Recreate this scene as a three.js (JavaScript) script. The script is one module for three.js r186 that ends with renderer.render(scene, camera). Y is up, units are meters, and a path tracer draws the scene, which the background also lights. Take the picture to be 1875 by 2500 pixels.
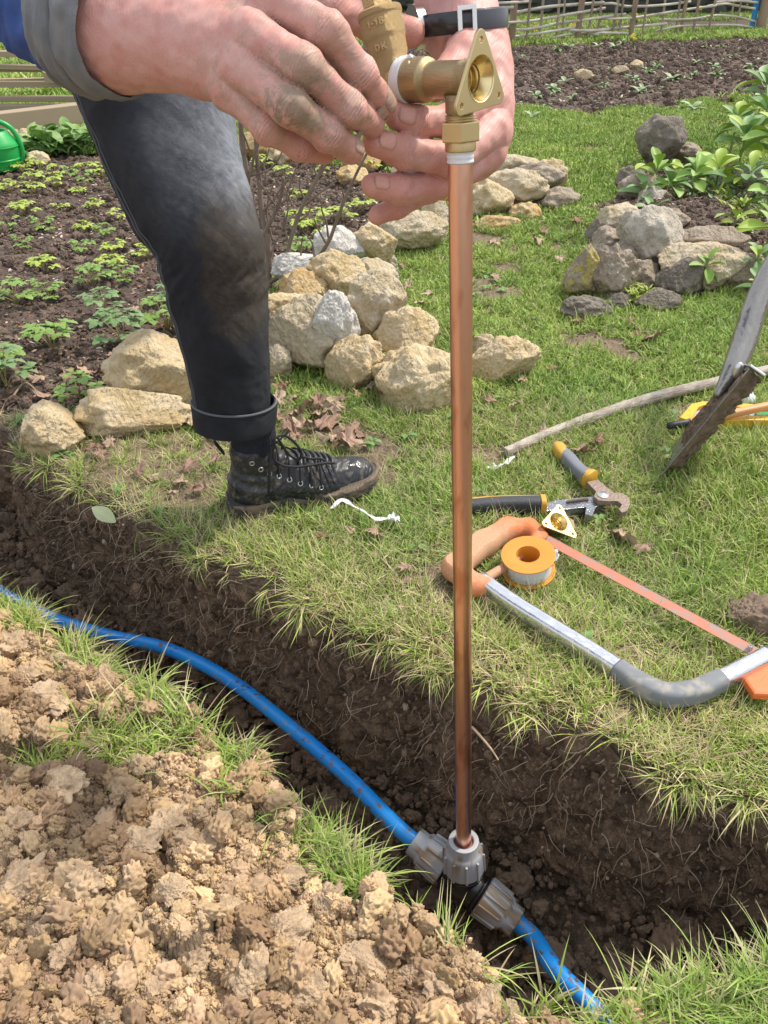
import * as THREE from 'three';
import { mergeGeometries, mergeVertices } from 'three/addons/utils/BufferGeometryUtils.js';
import { RoundedBoxGeometry } from 'three/addons/geometries/RoundedBoxGeometry.js';
import { FontLoader } from 'three/addons/loaders/FontLoader.js';
import { TextGeometry } from 'three/addons/geometries/TextGeometry.js';
import { createNoise3D } from 'simplex-noise';

// ---------------------------------------------------------------- camera
const PITCH = 35 * Math.PI / 180, EYE = 0.9, FPX = 1962, SP = Math.sin(PITCH), CP = Math.cos(PITCH);
const scene = new THREE.Scene();
const camera = new THREE.PerspectiveCamera(65, 0.75, 0.05, 500);
camera.position.set(0, EYE, 0);
camera.rotation.x = -PITCH;
const renderer = new THREE.WebGLRenderer({ antialias: true });
renderer.setSize(768, 1024);
renderer.toneMapping = THREE.LinearToneMapping;
renderer.toneMappingExposure = 1.48;
renderer.shadowMap.enabled = true;

// ---------------------------------------------------------------- random numbers and noise
function mulberry(a) { return () => { a |= 0; a = a + 0x6D2B79F5 | 0; let t = Math.imul(a ^ a >>> 15, 1 | a); t = t + Math.imul(t ^ t >>> 7, 61 | t) ^ t; return ((t ^ t >>> 14) >>> 0) / 4294967296; }; }
let rnd = mulberry(7);
const R = (a, b) => a + (b - a) * rnd(), pick = (a) => a[Math.floor(rnd() * a.length)];
const n3 = createNoise3D(mulberry(11)), n3b = createNoise3D(mulberry(29));
const fbm = (x, y, z, o = 4) => { let s = 0, a = 0.5; for (let i = 0; i < o; i++) { s += a * n3(x, y, z); x *= 2.03; y *= 2.03; z *= 2.03; a *= 0.5; } return s; };
const ridge = (x, y, z, o = 3) => { let s = 0, a = 0.5; for (let i = 0; i < o; i++) { s += a * (1 - Math.abs(n3(x, y, z)) * 2); x *= 2.1; y *= 2.1; z *= 2.1; a *= 0.5; } return s; };
const clamp = (x, a = 0, b = 1) => Math.min(b, Math.max(a, x)), lerp = (a, b, t) => a + (b - a) * t;
const sstep = (a, b, x) => { const t = clamp((x - a) / (b - a)); return t * t * (3 - 2 * t); };
const table = (t, x) => { if (x <= t[0][0]) return t[0][1]; for (let i = 1; i < t.length; i++) if (x <= t[i][0]) { const k = (x - t[i - 1][0]) / (t[i][0] - t[i - 1][0]); return lerp(t[i - 1][1], t[i][1], k); } return t[t.length - 1][1]; };
const hash2 = (i, j) => { let h = Math.imul(i, 374761393) + Math.imul(j, 668265263) | 0; h = Math.imul(h ^ h >>> 13, 1274126177); return ((h ^ h >>> 16) >>> 0) / 4294967296; };
function cells(x, y) { const i0 = Math.floor(x), j0 = Math.floor(y); let a = 9, b = 9, id = 0; for (let i = i0 - 1; i <= i0 + 1; i++) for (let j = j0 - 1; j <= j0 + 1; j++) { const dx = i + hash2(i, j) - x, dy = j + hash2(i + 91, j - 37) - y, d = dx * dx + dy * dy; if (d < a) { b = a; a = d; id = hash2(i + 7, j + 13); } else if (d < b) b = d; } return [Math.sqrt(a), Math.sqrt(b), id]; }

// ---------------------------------------------------------------- sky and sun: bright thin cloud, soft sun behind it
const SUN = new THREE.Vector3(1.25, 2.1, -0.75).normalize();
{
  const W = 512, H = 256, data = new Float32Array(W * H * 4);
  for (let j = 0; j < H; j++) for (let i = 0; i < W; i++) {
    const el = ((j + 0.5) / H - 0.5) * Math.PI, az = ((i + 0.5) / W - 0.5) * 2 * Math.PI;
    const x = Math.cos(az) * Math.cos(el), y = Math.sin(el), z = Math.sin(az) * Math.cos(el), o = (j * W + i) * 4;
    const c = clamp(0.5 + 0.9 * fbm(x * 2.2, y * 4.2, z * 2.2, 5)), s = Math.max(0, x * SUN.x + y * SUN.y + z * SUN.z);
    const k = 0.62 + 0.3 * c + 0.5 * Math.pow(s, 6), up = clamp(y);
    data[o] = k * lerp(0.86, 0.80 + 0.12 * c, up); data[o + 1] = k * lerp(0.91, 0.89 + 0.05 * c, up); data[o + 2] = k * lerp(0.98, 1.04, up); data[o + 3] = 1;
    if (y < 0) { const d = clamp(-y * 6); data[o] = lerp(data[o], 0.16, d); data[o + 1] = lerp(data[o + 1], 0.17, d); data[o + 2] = lerp(data[o + 2], 0.11, d); }
  }
  const t = new THREE.DataTexture(data, W, H, THREE.RGBAFormat, THREE.FloatType);
  t.mapping = THREE.EquirectangularReflectionMapping; t.magFilter = THREE.LinearFilter; t.minFilter = THREE.LinearFilter; t.needsUpdate = true;
  scene.background = t; scene.environment = t;
}
const sun = new THREE.DirectionalLight(0xfff3e2, 3.0);
sun.position.copy(SUN).multiplyScalar(12); sun.castShadow = true; sun.shadow.radius = 9; sun.shadow.mapSize.set(2048, 2048);
Object.assign(sun.shadow.camera, { left: -8, right: 8, top: 8, bottom: -8, near: 0.5, far: 40 });
scene.add(sun, sun.target);

// ---------------------------------------------------------------- helpers
const V = (x, y, z) => new THREE.Vector3(x, y, z);
// where the photograph's sight line through a pixel meets the height h / reaches the depth d (metres along the lens axis)
function ad(px, py, d) { const X = (px - 937.5) / FPX * d, Y = (1250 - py) / FPX * d; return V(X, EYE - d * SP + Y * CP, -(d * CP + Y * SP)); }
function at(px, py, h = 0) { const yn = (1250 - py) / FPX; return ad(px, py, (EYE - h) / (SP - yn * CP)); }
const depthOf = (p) => -p.z * CP + (EYE - p.y) * SP;
const used = {};
function numbered(n) { const k = used[n] = (used[n] ?? -1) + 1; return k ? n + '_' + String(k).padStart(3, '0') : n; }
function tag(o, label, category, group, kind) { if (label) o.userData.label = label; if (category) o.userData.category = category; if (group) o.userData.group = group; if (kind) o.userData.kind = kind; return o; }
function thing(name, label, category, group) { const g = new THREE.Group(); g.name = numbered(name); scene.add(g); return tag(g, label, category, group); }
function part(name, geo, mat, parent) { const m = new THREE.Mesh(geo, mat); m.name = name; m.castShadow = m.receiveShadow = true; parent.add(m); return m; }
function single(name, geo, mat, label, category, group, kind) { const m = new THREE.Mesh(geo, mat); m.name = numbered(name); m.castShadow = m.receiveShadow = true; scene.add(m); return tag(m, label, category, group, kind); }
function copyOf(o, label) { const c = o.clone(); c.name = numbered(o.name.replace(/_\d{3}$/, '')); c.userData = { ...o.userData }; if (label) c.userData.label = label; scene.add(c); return c; }
function stuff(name, geo, mat, mats, colors, label, category) {
  const m = new THREE.InstancedMesh(geo, mat, mats.length); m.name = numbered(name); m.castShadow = m.receiveShadow = true;
  for (let i = 0; i < mats.length; i++) { m.setMatrixAt(i, mats[i]); if (colors) m.setColorAt(i, colors[i]); }
  scene.add(m); return tag(m, label, category, null, 'stuff');
}
const C = (r, g, b) => new THREE.Color().setRGB(r, g, b);
const lin = (hex) => new THREE.Color(hex);
function colored(geo, f) { const p = geo.attributes.position, n = geo.attributes.normal, a = new Float32Array(p.count * 3), v = V(), w = V(); for (let i = 0; i < p.count; i++) { v.fromBufferAttribute(p, i); if (n) w.fromBufferAttribute(n, i); const c = f(v, w, i); a[i * 3] = c[0]; a[i * 3 + 1] = c[1]; a[i * 3 + 2] = c[2]; } geo.setAttribute('color', new THREE.BufferAttribute(a, 3)); return geo; }
const mixc = (a, b, t) => [lerp(a[0], b[0], t), lerp(a[1], b[1], t), lerp(a[2], b[2], t)];
const flat = (geo, c) => colored(geo, () => c);
function clean(g, keep = ['position', 'normal', 'uv', 'color']) { for (const k of Object.keys(g.attributes)) if (!keep.includes(k)) g.deleteAttribute(k); return g; }
function merge(list) { const idx = list.every((g) => g.index); return mergeGeometries(idx ? list : list.map((g) => g.index ? g.toNonIndexed() : g)); }
function skewUV(geo, k = 1) { const p = geo.attributes.position, a = new Float32Array(p.count * 2); for (let i = 0; i < p.count; i++) { const x = p.getX(i), y = p.getY(i), z = p.getZ(i); a[i * 2] = (x + 0.62 * z) * k; a[i * 2 + 1] = (y + 0.55 * z - 0.2 * x) * k; } geo.setAttribute('uv', new THREE.BufferAttribute(a, 2)); return geo; }
function boxUV(geo) { // metres, each triangle laid flat along its main axis; smooth normals and colours kept
  const g = geo.index ? geo.toNonIndexed() : geo, p = g.attributes.position, uv = new Float32Array(p.count * 2), a = V(), b = V(), c = V();
  for (let i = 0; i < p.count; i += 3) { a.fromBufferAttribute(p, i); b.fromBufferAttribute(p, i + 1).sub(a); c.fromBufferAttribute(p, i + 2).sub(a); b.cross(c); const x = Math.abs(b.x), y = Math.abs(b.y), z = Math.abs(b.z); for (let k = i; k < i + 3; k++) { const X = p.getX(k), Y = p.getY(k), Z = p.getZ(k); uv[k * 2] = x > y && x > z ? Z + 0.31 : X; uv[k * 2 + 1] = y >= x && y >= z ? Z + 0.17 : Y; } }
  g.setAttribute('uv', new THREE.BufferAttribute(uv, 2)); return g; }
function basis(pos, yAxis, xHint) { const y = yAxis.clone().normalize(), x = xHint.clone().addScaledVector(y, -xHint.dot(y)).normalize(), z = x.clone().cross(y); return new THREE.Matrix4().makeBasis(x, y, z).setPosition(pos); }
const M4 = (p, q, s) => new THREE.Matrix4().compose(p, q, typeof s === 'number' ? V(s, s, s) : s);
const euler = (x, y, z, o = 'YXZ') => new THREE.Quaternion().setFromEuler(new THREE.Euler(x, y, z, o));
function indexed(pos, idx, uv) { const g = new THREE.BufferGeometry(); g.setAttribute('position', new THREE.Float32BufferAttribute(pos, 3)); if (uv) g.setAttribute('uv', new THREE.Float32BufferAttribute(uv, 2)); g.setIndex(idx); g.computeVertexNormals(); return g; }

// a tube of changing radius along a smooth path; shape(t, angle) scales the radius; up fixes where angle 0 points
function sweep(pts, rad, { seg = 24, rs = 8, shape, up, caps = true, curve, flatness = 1, tension = 0.5 } = {}) {
  const c = curve ?? (pts.length === 2 ? new THREE.LineCurve3(pts[0], pts[1]) : new THREE.CatmullRomCurve3(pts, false, 'centripetal', tension));
  const L = c.getLength(), pos = [], idx = [], uv = [], n = V(), b = V(), prevT = V(), q = new THREE.Quaternion();
  const rr = Array.isArray(rad) ? (t) => { const x = t * (rad.length - 1), i = Math.min(rad.length - 2, Math.floor(x)); return lerp(rad[i], rad[i + 1], x - i); } : typeof rad === 'number' ? () => rad : rad;
  for (let i = 0; i <= seg; i++) {
    const t = i / seg, p = curve ? c.getPointAt(t) : c.getPoint(t), T = (curve ? c.getTangentAt(t) : c.getTangent(t)).normalize();
    if (i === 0) { n.copy(up ?? (Math.abs(T.y) < 0.9 ? V(0, 1, 0) : V(0, 0, 1))); } else { q.setFromUnitVectors(prevT, T); n.applyQuaternion(q); }
    n.addScaledVector(T, -n.dot(T)).normalize(); b.crossVectors(T, n); prevT.copy(T);
    for (let j = 0; j <= rs; j++) {
      const a = j / rs * Math.PI * 2, r = rr(t) * (shape ? shape(t, a === Math.PI * 2 ? 0 : a) : 1), ca = Math.cos(a) * r, sa = Math.sin(a) * r * flatness;
      pos.push(p.x + n.x * ca + b.x * sa, p.y + n.y * ca + b.y * sa, p.z + n.z * ca + b.z * sa); uv.push(j / rs * Math.PI * 2 * rr(0.5), t * L);
    }
  }
  const w = rs + 1;
  for (let i = 0; i < seg; i++) for (let j = 0; j < rs; j++) { const o = i * w + j; idx.push(o, o + 1, o + w, o + 1, o + w + 1, o + w); }
  if (caps) for (const e of [0, seg]) {
    const k = pos.length / 3, p = c.getPoint(e / seg); pos.push(p.x, p.y, p.z); uv.push(0, 0);
    for (let j = 0; j < rs; j++) { const o = e * w + j; if (e) idx.push(k, o, o + 1); else idx.push(k, o + 1, o); }
  }
  return fixSeam(indexed(pos, idx, uv), seg, w);
}
function fixSeam(g, seg, w) { const n = g.attributes.normal; for (let i = 0; i <= seg; i++) { const a = i * w, b = i * w + w - 1, x = n.getX(a) + n.getX(b), y = n.getY(a) + n.getY(b), z = n.getZ(a) + n.getZ(b), l = Math.hypot(x, y, z) || 1; n.setXYZ(a, x / l, y / l, z / l); n.setXYZ(b, x / l, y / l, z / l); } return g; }
function lathe(profile, seg = 48, m) { const g = new THREE.LatheGeometry(profile.map(([r, y]) => new THREE.Vector2(r, y)), seg); if (m) g.applyMatrix4(m); return g; }

// naive surface nets: a closed surface from a distance field
function surfaceNets(sdf, lo, hi, cell) {
  const nx = Math.ceil((hi.x - lo.x) / cell) + 1, ny = Math.ceil((hi.y - lo.y) / cell) + 1, nz = Math.ceil((hi.z - lo.z) / cell) + 1, f = new Float32Array(nx * ny * nz), B = 6, half = B * cell * 0.87 + 0.016;
  const I = (i, j, k) => (k * ny + j) * nx + i;
  for (let k0 = 0; k0 < nz; k0 += B) for (let j0 = 0; j0 < ny; j0 += B) for (let i0 = 0; i0 < nx; i0 += B) {
    const d = sdf(lo.x + (i0 + B / 2) * cell, lo.y + (j0 + B / 2) * cell, lo.z + (k0 + B / 2) * cell), skip = Math.abs(d) > half;
    for (let k = k0; k < Math.min(k0 + B, nz); k++) for (let j = j0; j < Math.min(j0 + B, ny); j++) for (let i = i0; i < Math.min(i0 + B, nx); i++) f[I(i, j, k)] = skip ? d : sdf(lo.x + i * cell, lo.y + j * cell, lo.z + k * cell);
  }
  const pos = [], nor = [], idx = [], vid = new Int32Array(nx * ny * nz).fill(-1), e = cell * 0.6;
  for (let k = 0; k < nz - 1; k++) for (let j = 0; j < ny - 1; j++) for (let i = 0; i < nx - 1; i++) {
    let mask = 0; const v = [];
    for (let c = 0; c < 8; c++) { const q = f[I(i + (c & 1), j + (c >> 1 & 1), k + (c >> 2))]; v.push(q); if (q < 0) mask |= 1 << c; }
    if (mask === 0 || mask === 255) continue;
    let x = 0, y = 0, z = 0, n = 0;
    for (let a = 0; a < 8; a++) for (const bit of [1, 2, 4]) { const b = a | bit; if (a === b || (v[a] < 0) === (v[b] < 0)) continue; const t = v[a] / (v[a] - v[b]); x += (a & 1) + (bit === 1 ? t : 0); y += (a >> 1 & 1) + (bit === 2 ? t : 0); z += (a >> 2) + (bit === 4 ? t : 0); n++; }
    const X = lo.x + (i + x / n) * cell, Y = lo.y + (j + y / n) * cell, Z = lo.z + (k + z / n) * cell;
    vid[I(i, j, k)] = pos.length / 3; pos.push(X, Y, Z);
    let gx = sdf(X + e, Y, Z) - sdf(X - e, Y, Z), gy = sdf(X, Y + e, Z) - sdf(X, Y - e, Z), gz = sdf(X, Y, Z + e) - sdf(X, Y, Z - e); const l = Math.hypot(gx, gy, gz) || 1; nor.push(gx / l, gy / l, gz / l);
  }
  const quad = (a, b, c, d, flip) => { if (a < 0 || b < 0 || c < 0 || d < 0) return; if (flip) idx.push(a, c, b, a, d, c); else idx.push(a, b, c, a, c, d); };
  for (let k = 1; k < nz - 1; k++) for (let j = 1; j < ny - 1; j++) for (let i = 1; i < nx - 1; i++) {
    const s = f[I(i, j, k)] < 0;
    if (s !== f[I(i + 1, j, k)] < 0) quad(vid[I(i, j - 1, k - 1)], vid[I(i, j, k - 1)], vid[I(i, j, k)], vid[I(i, j - 1, k)], !s);
    if (s !== f[I(i, j + 1, k)] < 0) quad(vid[I(i - 1, j, k - 1)], vid[I(i - 1, j, k)], vid[I(i, j, k)], vid[I(i, j, k - 1)], !s);
    if (s !== f[I(i, j, k + 1)] < 0) quad(vid[I(i - 1, j - 1, k)], vid[I(i, j - 1, k)], vid[I(i, j, k)], vid[I(i - 1, j, k)], !s);
  }
  const g = new THREE.BufferGeometry(); g.setAttribute('position', new THREE.Float32BufferAttribute(pos, 3)); g.setAttribute('normal', new THREE.Float32BufferAttribute(nor, 3)); g.setIndex(idx); return g;
}
// a tapered capsule from a to b
function bone(a, b, ra, rb) { const x = b.x - a.x, y = b.y - a.y, z = b.z - a.z, l2 = x * x + y * y + z * z || 1e-9; return (px, py, pz) => { const dx = px - a.x, dy = py - a.y, dz = pz - a.z, t = clamp((dx * x + dy * y + dz * z) / l2), ex = dx - x * t, ey = dy - y * t, ez = dz - z * t; return Math.sqrt(ex * ex + ey * ey + ez * ez) - lerp(ra, rb, t); }; }
const smin = (a, b, k) => { const h = Math.max(k - Math.abs(a - b), 0) / k; return Math.min(a, b) - h * h * k * 0.25; };

// ---------------------------------------------------------------- textures: tiling grain, patches, weave
function noiseTexture(size, f, srgb) { const d = new Uint8Array(size * size * 4); for (let j = 0; j < size; j++) for (let i = 0; i < size; i++) { const c = f(i / size, j / size), o = (j * size + i) * 4; d[o] = clamp(c[0]) * 255; d[o + 1] = clamp(c[1]) * 255; d[o + 2] = clamp(c[2]) * 255; d[o + 3] = 255; } const t = new THREE.DataTexture(d, size, size); t.wrapS = t.wrapT = THREE.RepeatWrapping; t.magFilter = THREE.LinearFilter; t.minFilter = THREE.LinearMipmapLinearFilter; t.generateMipmaps = true; if (srgb) t.colorSpace = THREE.SRGBColorSpace; t.needsUpdate = true; return t; }
// tiling noise: a torus in 4 numbers folded to 3
const ring = (u, v, f) => { const a = u * Math.PI * 2, b = v * Math.PI * 2; return [Math.cos(a) * f, Math.sin(a) * f + Math.cos(b) * f * 0.77, Math.sin(b) * f * 0.77]; };
const tile = (u, v, f, o = 5) => { const p = ring(u, v, f / 6.28), bx = 1 - Math.abs(0); return fbm(p[0] * bx, p[1], p[2] + 3.3, o); };
const grainTex = noiseTexture(512, (u, v) => { const a = 0.5 + 0.55 * tile(u, v, 24, 5) + 0.12 * n3b(u * 512 * 0.31, v * 512 * 0.31, 1); return [a, a, a]; });
const coarseTex = noiseTexture(512, (u, v) => { const a = 0.5 + 0.8 * tile(u, v, 9, 6); return [a, a, a]; });
const rep = (t, x, y = x) => { const c = t.clone(); c.repeat.set(x, y); c.needsUpdate = true; return c; };
const crumbTex = noiseTexture(1024, (u, v) => {    // soil crumbs: light and dark specks
  const [d, e, id] = cells((u * 90) % 90, (v * 90) % 90), [d2, , id2] = cells(u * 240, v * 240); let a = 0.86 + 0.22 * tile(u, v, 20, 5) + (id - 0.5) * 0.16 * sstep(0.6, 0.2, d) + (id2 - 0.5) * 0.2;
  if (id2 > 0.985 && d2 < 0.35) a += 0.35; return [a, a * 0.985, a * 0.96];
}, true);
const crumbBump = noiseTexture(1024, (u, v) => { const [d] = cells(u * 70, v * 70), [d2] = cells(u * 190, v * 190); const a = 0.5 + 0.3 * (0.6 - d) + 0.16 * (0.5 - d2) + 0.3 * tile(u, v, 16, 5); return [a, a, a]; });
const std = (o) => new THREE.MeshStandardMaterial(o), phy = (o) => new THREE.MeshPhysicalMaterial(o);

// ================================================================ the ground: lawn, beds, trench and spoil as one sheet
// the trench runs along T (s metres), N crosses it (n metres), both measured from below the camera
const TX = 0.826, TF = -0.563, NX = 0.563, NF = 0.826;
const toSN = (x, F) => [x * TX + F * TF, x * NX + F * NF], toXF = (s, n) => [s * TX + n * NX, s * TF + n * NF];
const farT = [[-4, 0.95], [-2.1, 0.98], [-1.75, 0.9], [-1.5, 0.79], [-1.2, 0.772], [-0.31, 0.775], [0.05, 0.80], [0.3, 0.82]];
const nearT = [[-4, 0.52], [-1.4, 0.50], [-1.05, 0.485], [-0.75, 0.49], [-0.5, 0.475], [-0.35, 0.45], [-0.2, 0.43], [-0.09, 0.405], [-0.03, 0.42], [0.03, 0.50], [0.1, 0.59], [0.2, 0.69], [0.3, 0.79], [0.34, 0.815]];
const depthT = [[-4.2, 0.02], [-3.8, 0.36], [-1.2, 0.345], [-0.5, 0.35], [-0.15, 0.36], [0.08, 0.33], [0.2, 0.24], [0.3, 0.05], [0.36, 0.001]];
const farEdge = (s) => table(farT, s) + (s > -4 && s < 0.4 ? 0.014 * n3(s * 7, 0, 3) + 0.008 * n3(s * 23, 1, 3) : 0);
const nearEdge = (s) => Math.min(farEdge(s) - 0.004, table(nearT, s) + (s > -4 && s < 0.3 ? 0.014 * n3(s * 8, 5, 3) + 0.008 * n3(s * 26, 9, 3) : 0));
const trenchDepth = (s) => table(depthT, s);
const poly = (pts, h = 0) => pts.map(([a, b]) => { const p = at(a, b, h); return [p.x, -p.z]; });
function inside(pg, x, y) { let c = false; for (let i = 0, j = pg.length - 1; i < pg.length; j = i++) { const [xi, yi] = pg[i], [xj, yj] = pg[j]; if ((yi > y) !== (yj > y) && x < (xj - xi) * (y - yi) / (yj - yi) + xi) c = !c; } return c; }
const bedLeft = [...poly([[-60, 1010], [110, 1030], [230, 1000], [420, 960], [480, 860], [640, 760], [700, 660], [840, 610], [960, 590], [1010, 500], [1010, 440], [930, 400], [560, 375], [200, 368], [-60, 372], [-900, 400], [-900, 1000]])];
const bedFar = poly([[700, 190], [1100, 262], [1260, 262], [1450, 285], [1560, 262], [1700, 258], [1890, 235], [2500, 225], [2500, 112], [1880, 95], [1500, 96], [1250, 116], [700, 116]]);
const bedRock = poly([[1430, 700], [1500, 740], [1900, 705], [2300, 700], [2300, 420], [1900, 400], [1560, 420], [1480, 520], [1440, 620]]);
const bedBeyond = poly([[1370, 78], [1890, 66], [2400, 60], [2400, 42], [1890, 45], [1600, 50]]);
function bedAt(x, F) { const w = 0.05 * F * 0.5, a = x + w * n3(x * 3, F * 3, 5), b = F + w * n3(x * 3, F * 3, 9); return inside(bedLeft, a, b) ? 1 : inside(bedRock, a, b) ? 2 : inside(bedFar, a, b) ? 3 : inside(bedBeyond, a, b) ? 4 : 0; }
// spoil: the heap of dug clay on the near bank
const nearTurf = [[60, 1470, 120, 60], [215, 1570, 110, 60], [420, 1650, 120, 62], [300, 1800, 210, 75], [90, 1850, 120, 50], [560, 1830, 70, 60], [780, 2050, 90, 60], [850, 2130, 70, 60], [640, 1990, 40, 30], [1070, 2270, 60, 24], [1260, 2350, 60, 24], [1600, 2420, 260, 140], [1800, 2300, 200, 160], [1900, 2450, 260, 200]].map(([a, b, rx, ry]) => { const p = at(a, b, 0.03), q = at(a + rx, b, 0.03), r = at(a, b - ry, 0.03); return [p.x, -p.z, q.x - p.x, p.z - r.z]; });
const turfAt = (x, F) => { let k = 0; for (const [a, b, rx, ry] of nearTurf) k = Math.max(k, sstep(1.15, 0.6, Math.hypot((x - a) / rx, (F - b) / ry) + 0.35 * fbm(x * 22, F * 22, 4, 2))); return k; };
function spoilAt(s, n) { const d = nearEdge(s) - n; if (d <= 0) return 0; return sstep(0.0, 0.04, d) * (1 - 0.85 * turfAt(...toXF(s, n))) * sstep(0.16, 0.05, s); }
function clodHeight(s, n) { const wx = s + 0.012 * n3(s * 30, n * 30, 1), wn = n + 0.012 * n3(s * 30, n * 30, 8); const [a, b, id] = cells(wx * 13, wn * 13), [c, e, id2] = cells(wx * 34 + 5, wn * 34), [g, h] = cells(wx * 95, wn * 95); return 0.032 * (id - 0.25) * sstep(0, 0.28, b - a) + 0.018 * (id2 - 0.2) * sstep(0, 0.35, e - c) + 0.005 * sstep(0, 0.4, h - g) + 0.012 * fbm(s * 12, n * 12, 4, 4); }
function lawnHeight(x, F) { return 0.012 * n3(x * 1.6, F * 1.6, 0) + 0.006 * n3(x * 6, F * 6, 2) + 0.003 * n3(x * 17, F * 17, 4); }
const moundP = at(1690, 545, 0.05);
function groundY(x, F) {
  const [s, n] = toSN(x, F), nE = nearEdge(s), fE = farEdge(s);
  if (n > nE && n < fE) return -trenchDepth(s) * sstep(0, 0.02, Math.min(n - nE, fE - n));
  let h = lawnHeight(x, F) + 0.11 * Math.exp(-(((x - moundP.x) / 0.42) ** 2) - ((F + moundP.z) / 0.38) ** 2);
  if (n <= nE) { const k = spoilAt(s, n); if (k > 0) h += k * (0.018 + 0.03 * sstep(0.05, 0.3, nE - n) + clodHeight(s, n)); }
  const b = bedAt(x, F); if (b) h += (b === 2 ? 0.0 : -0.012) + 0.012 * fbm(x * 11, F * 11, 7, 4) + 0.006 * ridge(x * 40, F * 40, 1, 2);
  return h;
}
const bare = (x, F) => { // trodden ground round the boot and worn patches on the lawn: 0 grass, 1 bare
  const [s, n] = toSN(x, F); let k = sstep(0.12, 0.5, fbm(x * 3.1 + 4, F * 3.1, 6, 4) + 0.06);
  const d = Math.hypot((x + 0.52) / 0.34, (F - 1.42) / 0.2); k = Math.max(k, sstep(1.35, 0.5, d) * (0.82 + 0.7 * fbm(x * 9, F * 9, 3, 3)));
  if (n > 0) k = Math.max(k, 0.75 * sstep(0.06, 0.0, n - farEdge(s) + 0.02 * n3(s * 9, 4, 4)) * sstep(-0.55, -0.75, s));
  return clamp(k);
};
const clayC = [0.545, 0.40, 0.25], clayD = [0.27, 0.18, 0.108], topC = [0.15, 0.107, 0.076], wallC = [0.25, 0.178, 0.118], lawnC = [0.15, 0.125, 0.06], bareC = [0.27, 0.205, 0.145], bedC = [0.115, 0.083, 0.066];
{
  const sList = [], grow = (a, b, st, k) => { const o = []; let x = a, d = st; while (x < b) { o.push(x); x += d; d *= k; } o.push(b); return o; };
  sList.push(...grow(2.2, 160, 0.02, 1.16).map((x) => -x).reverse()); sList.pop();
  for (let x = -2.2; x < -1.2; x += 0.011) sList.push(x); for (let x = -1.2; x < 0.3; x += 0.0046) sList.push(x); sList.push(...grow(0.3, 160, 0.008, 1.13));
  const rows = []; // [zone, value]
  for (const d of grow(0.6, 150, 0.02, 1.2).reverse()) rows.push(['near', d]); for (let d = 0.59; d > 0.0005; d -= 0.0048) rows.push(['near', d]);
  for (let i = 0; i <= 44; i++) rows.push(['nw', i / 44]); for (let i = 1; i < 40; i++) rows.push(['fl', i / 40]); for (let i = 0; i <= 66; i++) rows.push(['fw', i / 66]);
  for (let d = 0.005; d < 0.3; d += 0.006) rows.push(['far', d]); for (let d = 0.3; d < 1.6; d += 0.013) rows.push(['far', d]); for (const d of grow(1.6, 220, 0.016, 1.055)) rows.push(['far', d]);
  const pos = [], col = [], uv = [], idx = [], W = sList.length;
  for (const [zone, v] of rows) for (const s of sList) {
    const nE = nearEdge(s), fE = farEdge(s), D = trenchDepth(s), act = sstep(0.02, 0.12, D);
    let n, y, c, w, sx = s;
    if (zone === 'near') { n = nE - v; w = -v; } else if (zone === 'far') { n = fE + v; w = v; }
    if (n !== undefined) {
      const [x, F] = toXF(s, n); y = groundY(x, F); const b = Math.abs(s) < 60 && n < 60 && n > -20 ? bedAt(x, F) : 0, k = zone === 'near' ? spoilAt(s, n) : 0, q = 0.5 + fbm(x * 5, F * 5, 2, 4);
      y -= act * 0.022 * sstep(0.035, 0, v);
      c = b ? mixc(bedC, [0.16, 0.12, 0.095], clamp(q * q * 1.2)) : mixc(lawnC, bareC, clamp(bare(x, F) * 1.2));
      if (n > 16 + 0 && !b) c = mixc([0.075, 0.12, 0.03], [0.12, 0.16, 0.05], clamp(q));
      if (k > 0) { const [, , id] = cells(s * 13, n * 13); c = mixc(c, mixc(mixc(clayD, clayC, clamp(q * 1.1)), [0.44, 0.34, 0.24], id * 0.6), k); }
      if (act && v < 0.05) c = mixc(c, zone === 'near' ? clayD : topC, sstep(0.04, 0.004, v + 0.01 * n3(s * 30, n * 30, 0)));
      w += zone === 'near' ? 0 : 1.2;
    } else {
      const wall = (e, dir, t) => { // e lip, dir into the trench
        const lumps = 0.018 * fbm(s * 11, t * 4, dir * 3, 4) + 0.009 * ridge(s * 24, t * 9, dir * 5, 3) + 0.006 * ridge(s * 75, t * 26, 2, 2);
        const lean = dir > 0 ? 0.03 : 0.012; return e + dir * act * (lean * t + 0.016 * t * t * t + lumps * sstep(0, 0.12, t) - 0.012 * sstep(0.05, 0.3, t) * sstep(0.7, 0.3, t));
      };
      const lipN = groundY(...toXF(s, nE - 0.001)) - act * 0.022, lipF = groundY(...toXF(s, fE + 0.001)) - act * 0.022, fn = wall(nE, 1, 1), ff = wall(fE, -1, 1), fy = -D + act * (0.012 * fbm(s * 12, 3, 3, 3));
      if (zone === 'nw') { n = wall(nE, 1, v); y = lerp(lipN, fy, v); w = v * 0.3 + 0.1; }
      else if (zone === 'fw') { n = wall(fE, -1, 1 - v); y = lerp(fy, lipF, v); w = 0.7 + v * 0.3; }
      else { n = lerp(fn, ff, v); y = fy + act * (0.03 * fbm(s * 9, n * 14, 1, 4) + 0.02 * ridge(s * 26, n * 26, 6, 3) + 0.008 * ridge(s * 70, n * 70, 2, 2)) * Math.sin(v * Math.PI); w = 0.4 + v * 0.3; }
      const q = 0.5 + fbm(s * 16, y * 20, n * 9, 4), [, , id] = cells(s * 60, y * 60 + n * 40);
      c = mixc(topC, wallC, clamp(0.25 + 1.1 * q)); c = c.map((a) => a * (0.75 + 0.5 * id));
    }
    const [x, F] = toXF(sx, n); pos.push(x, y, -F); col.push(...c); uv.push(s, w);
  }
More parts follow.
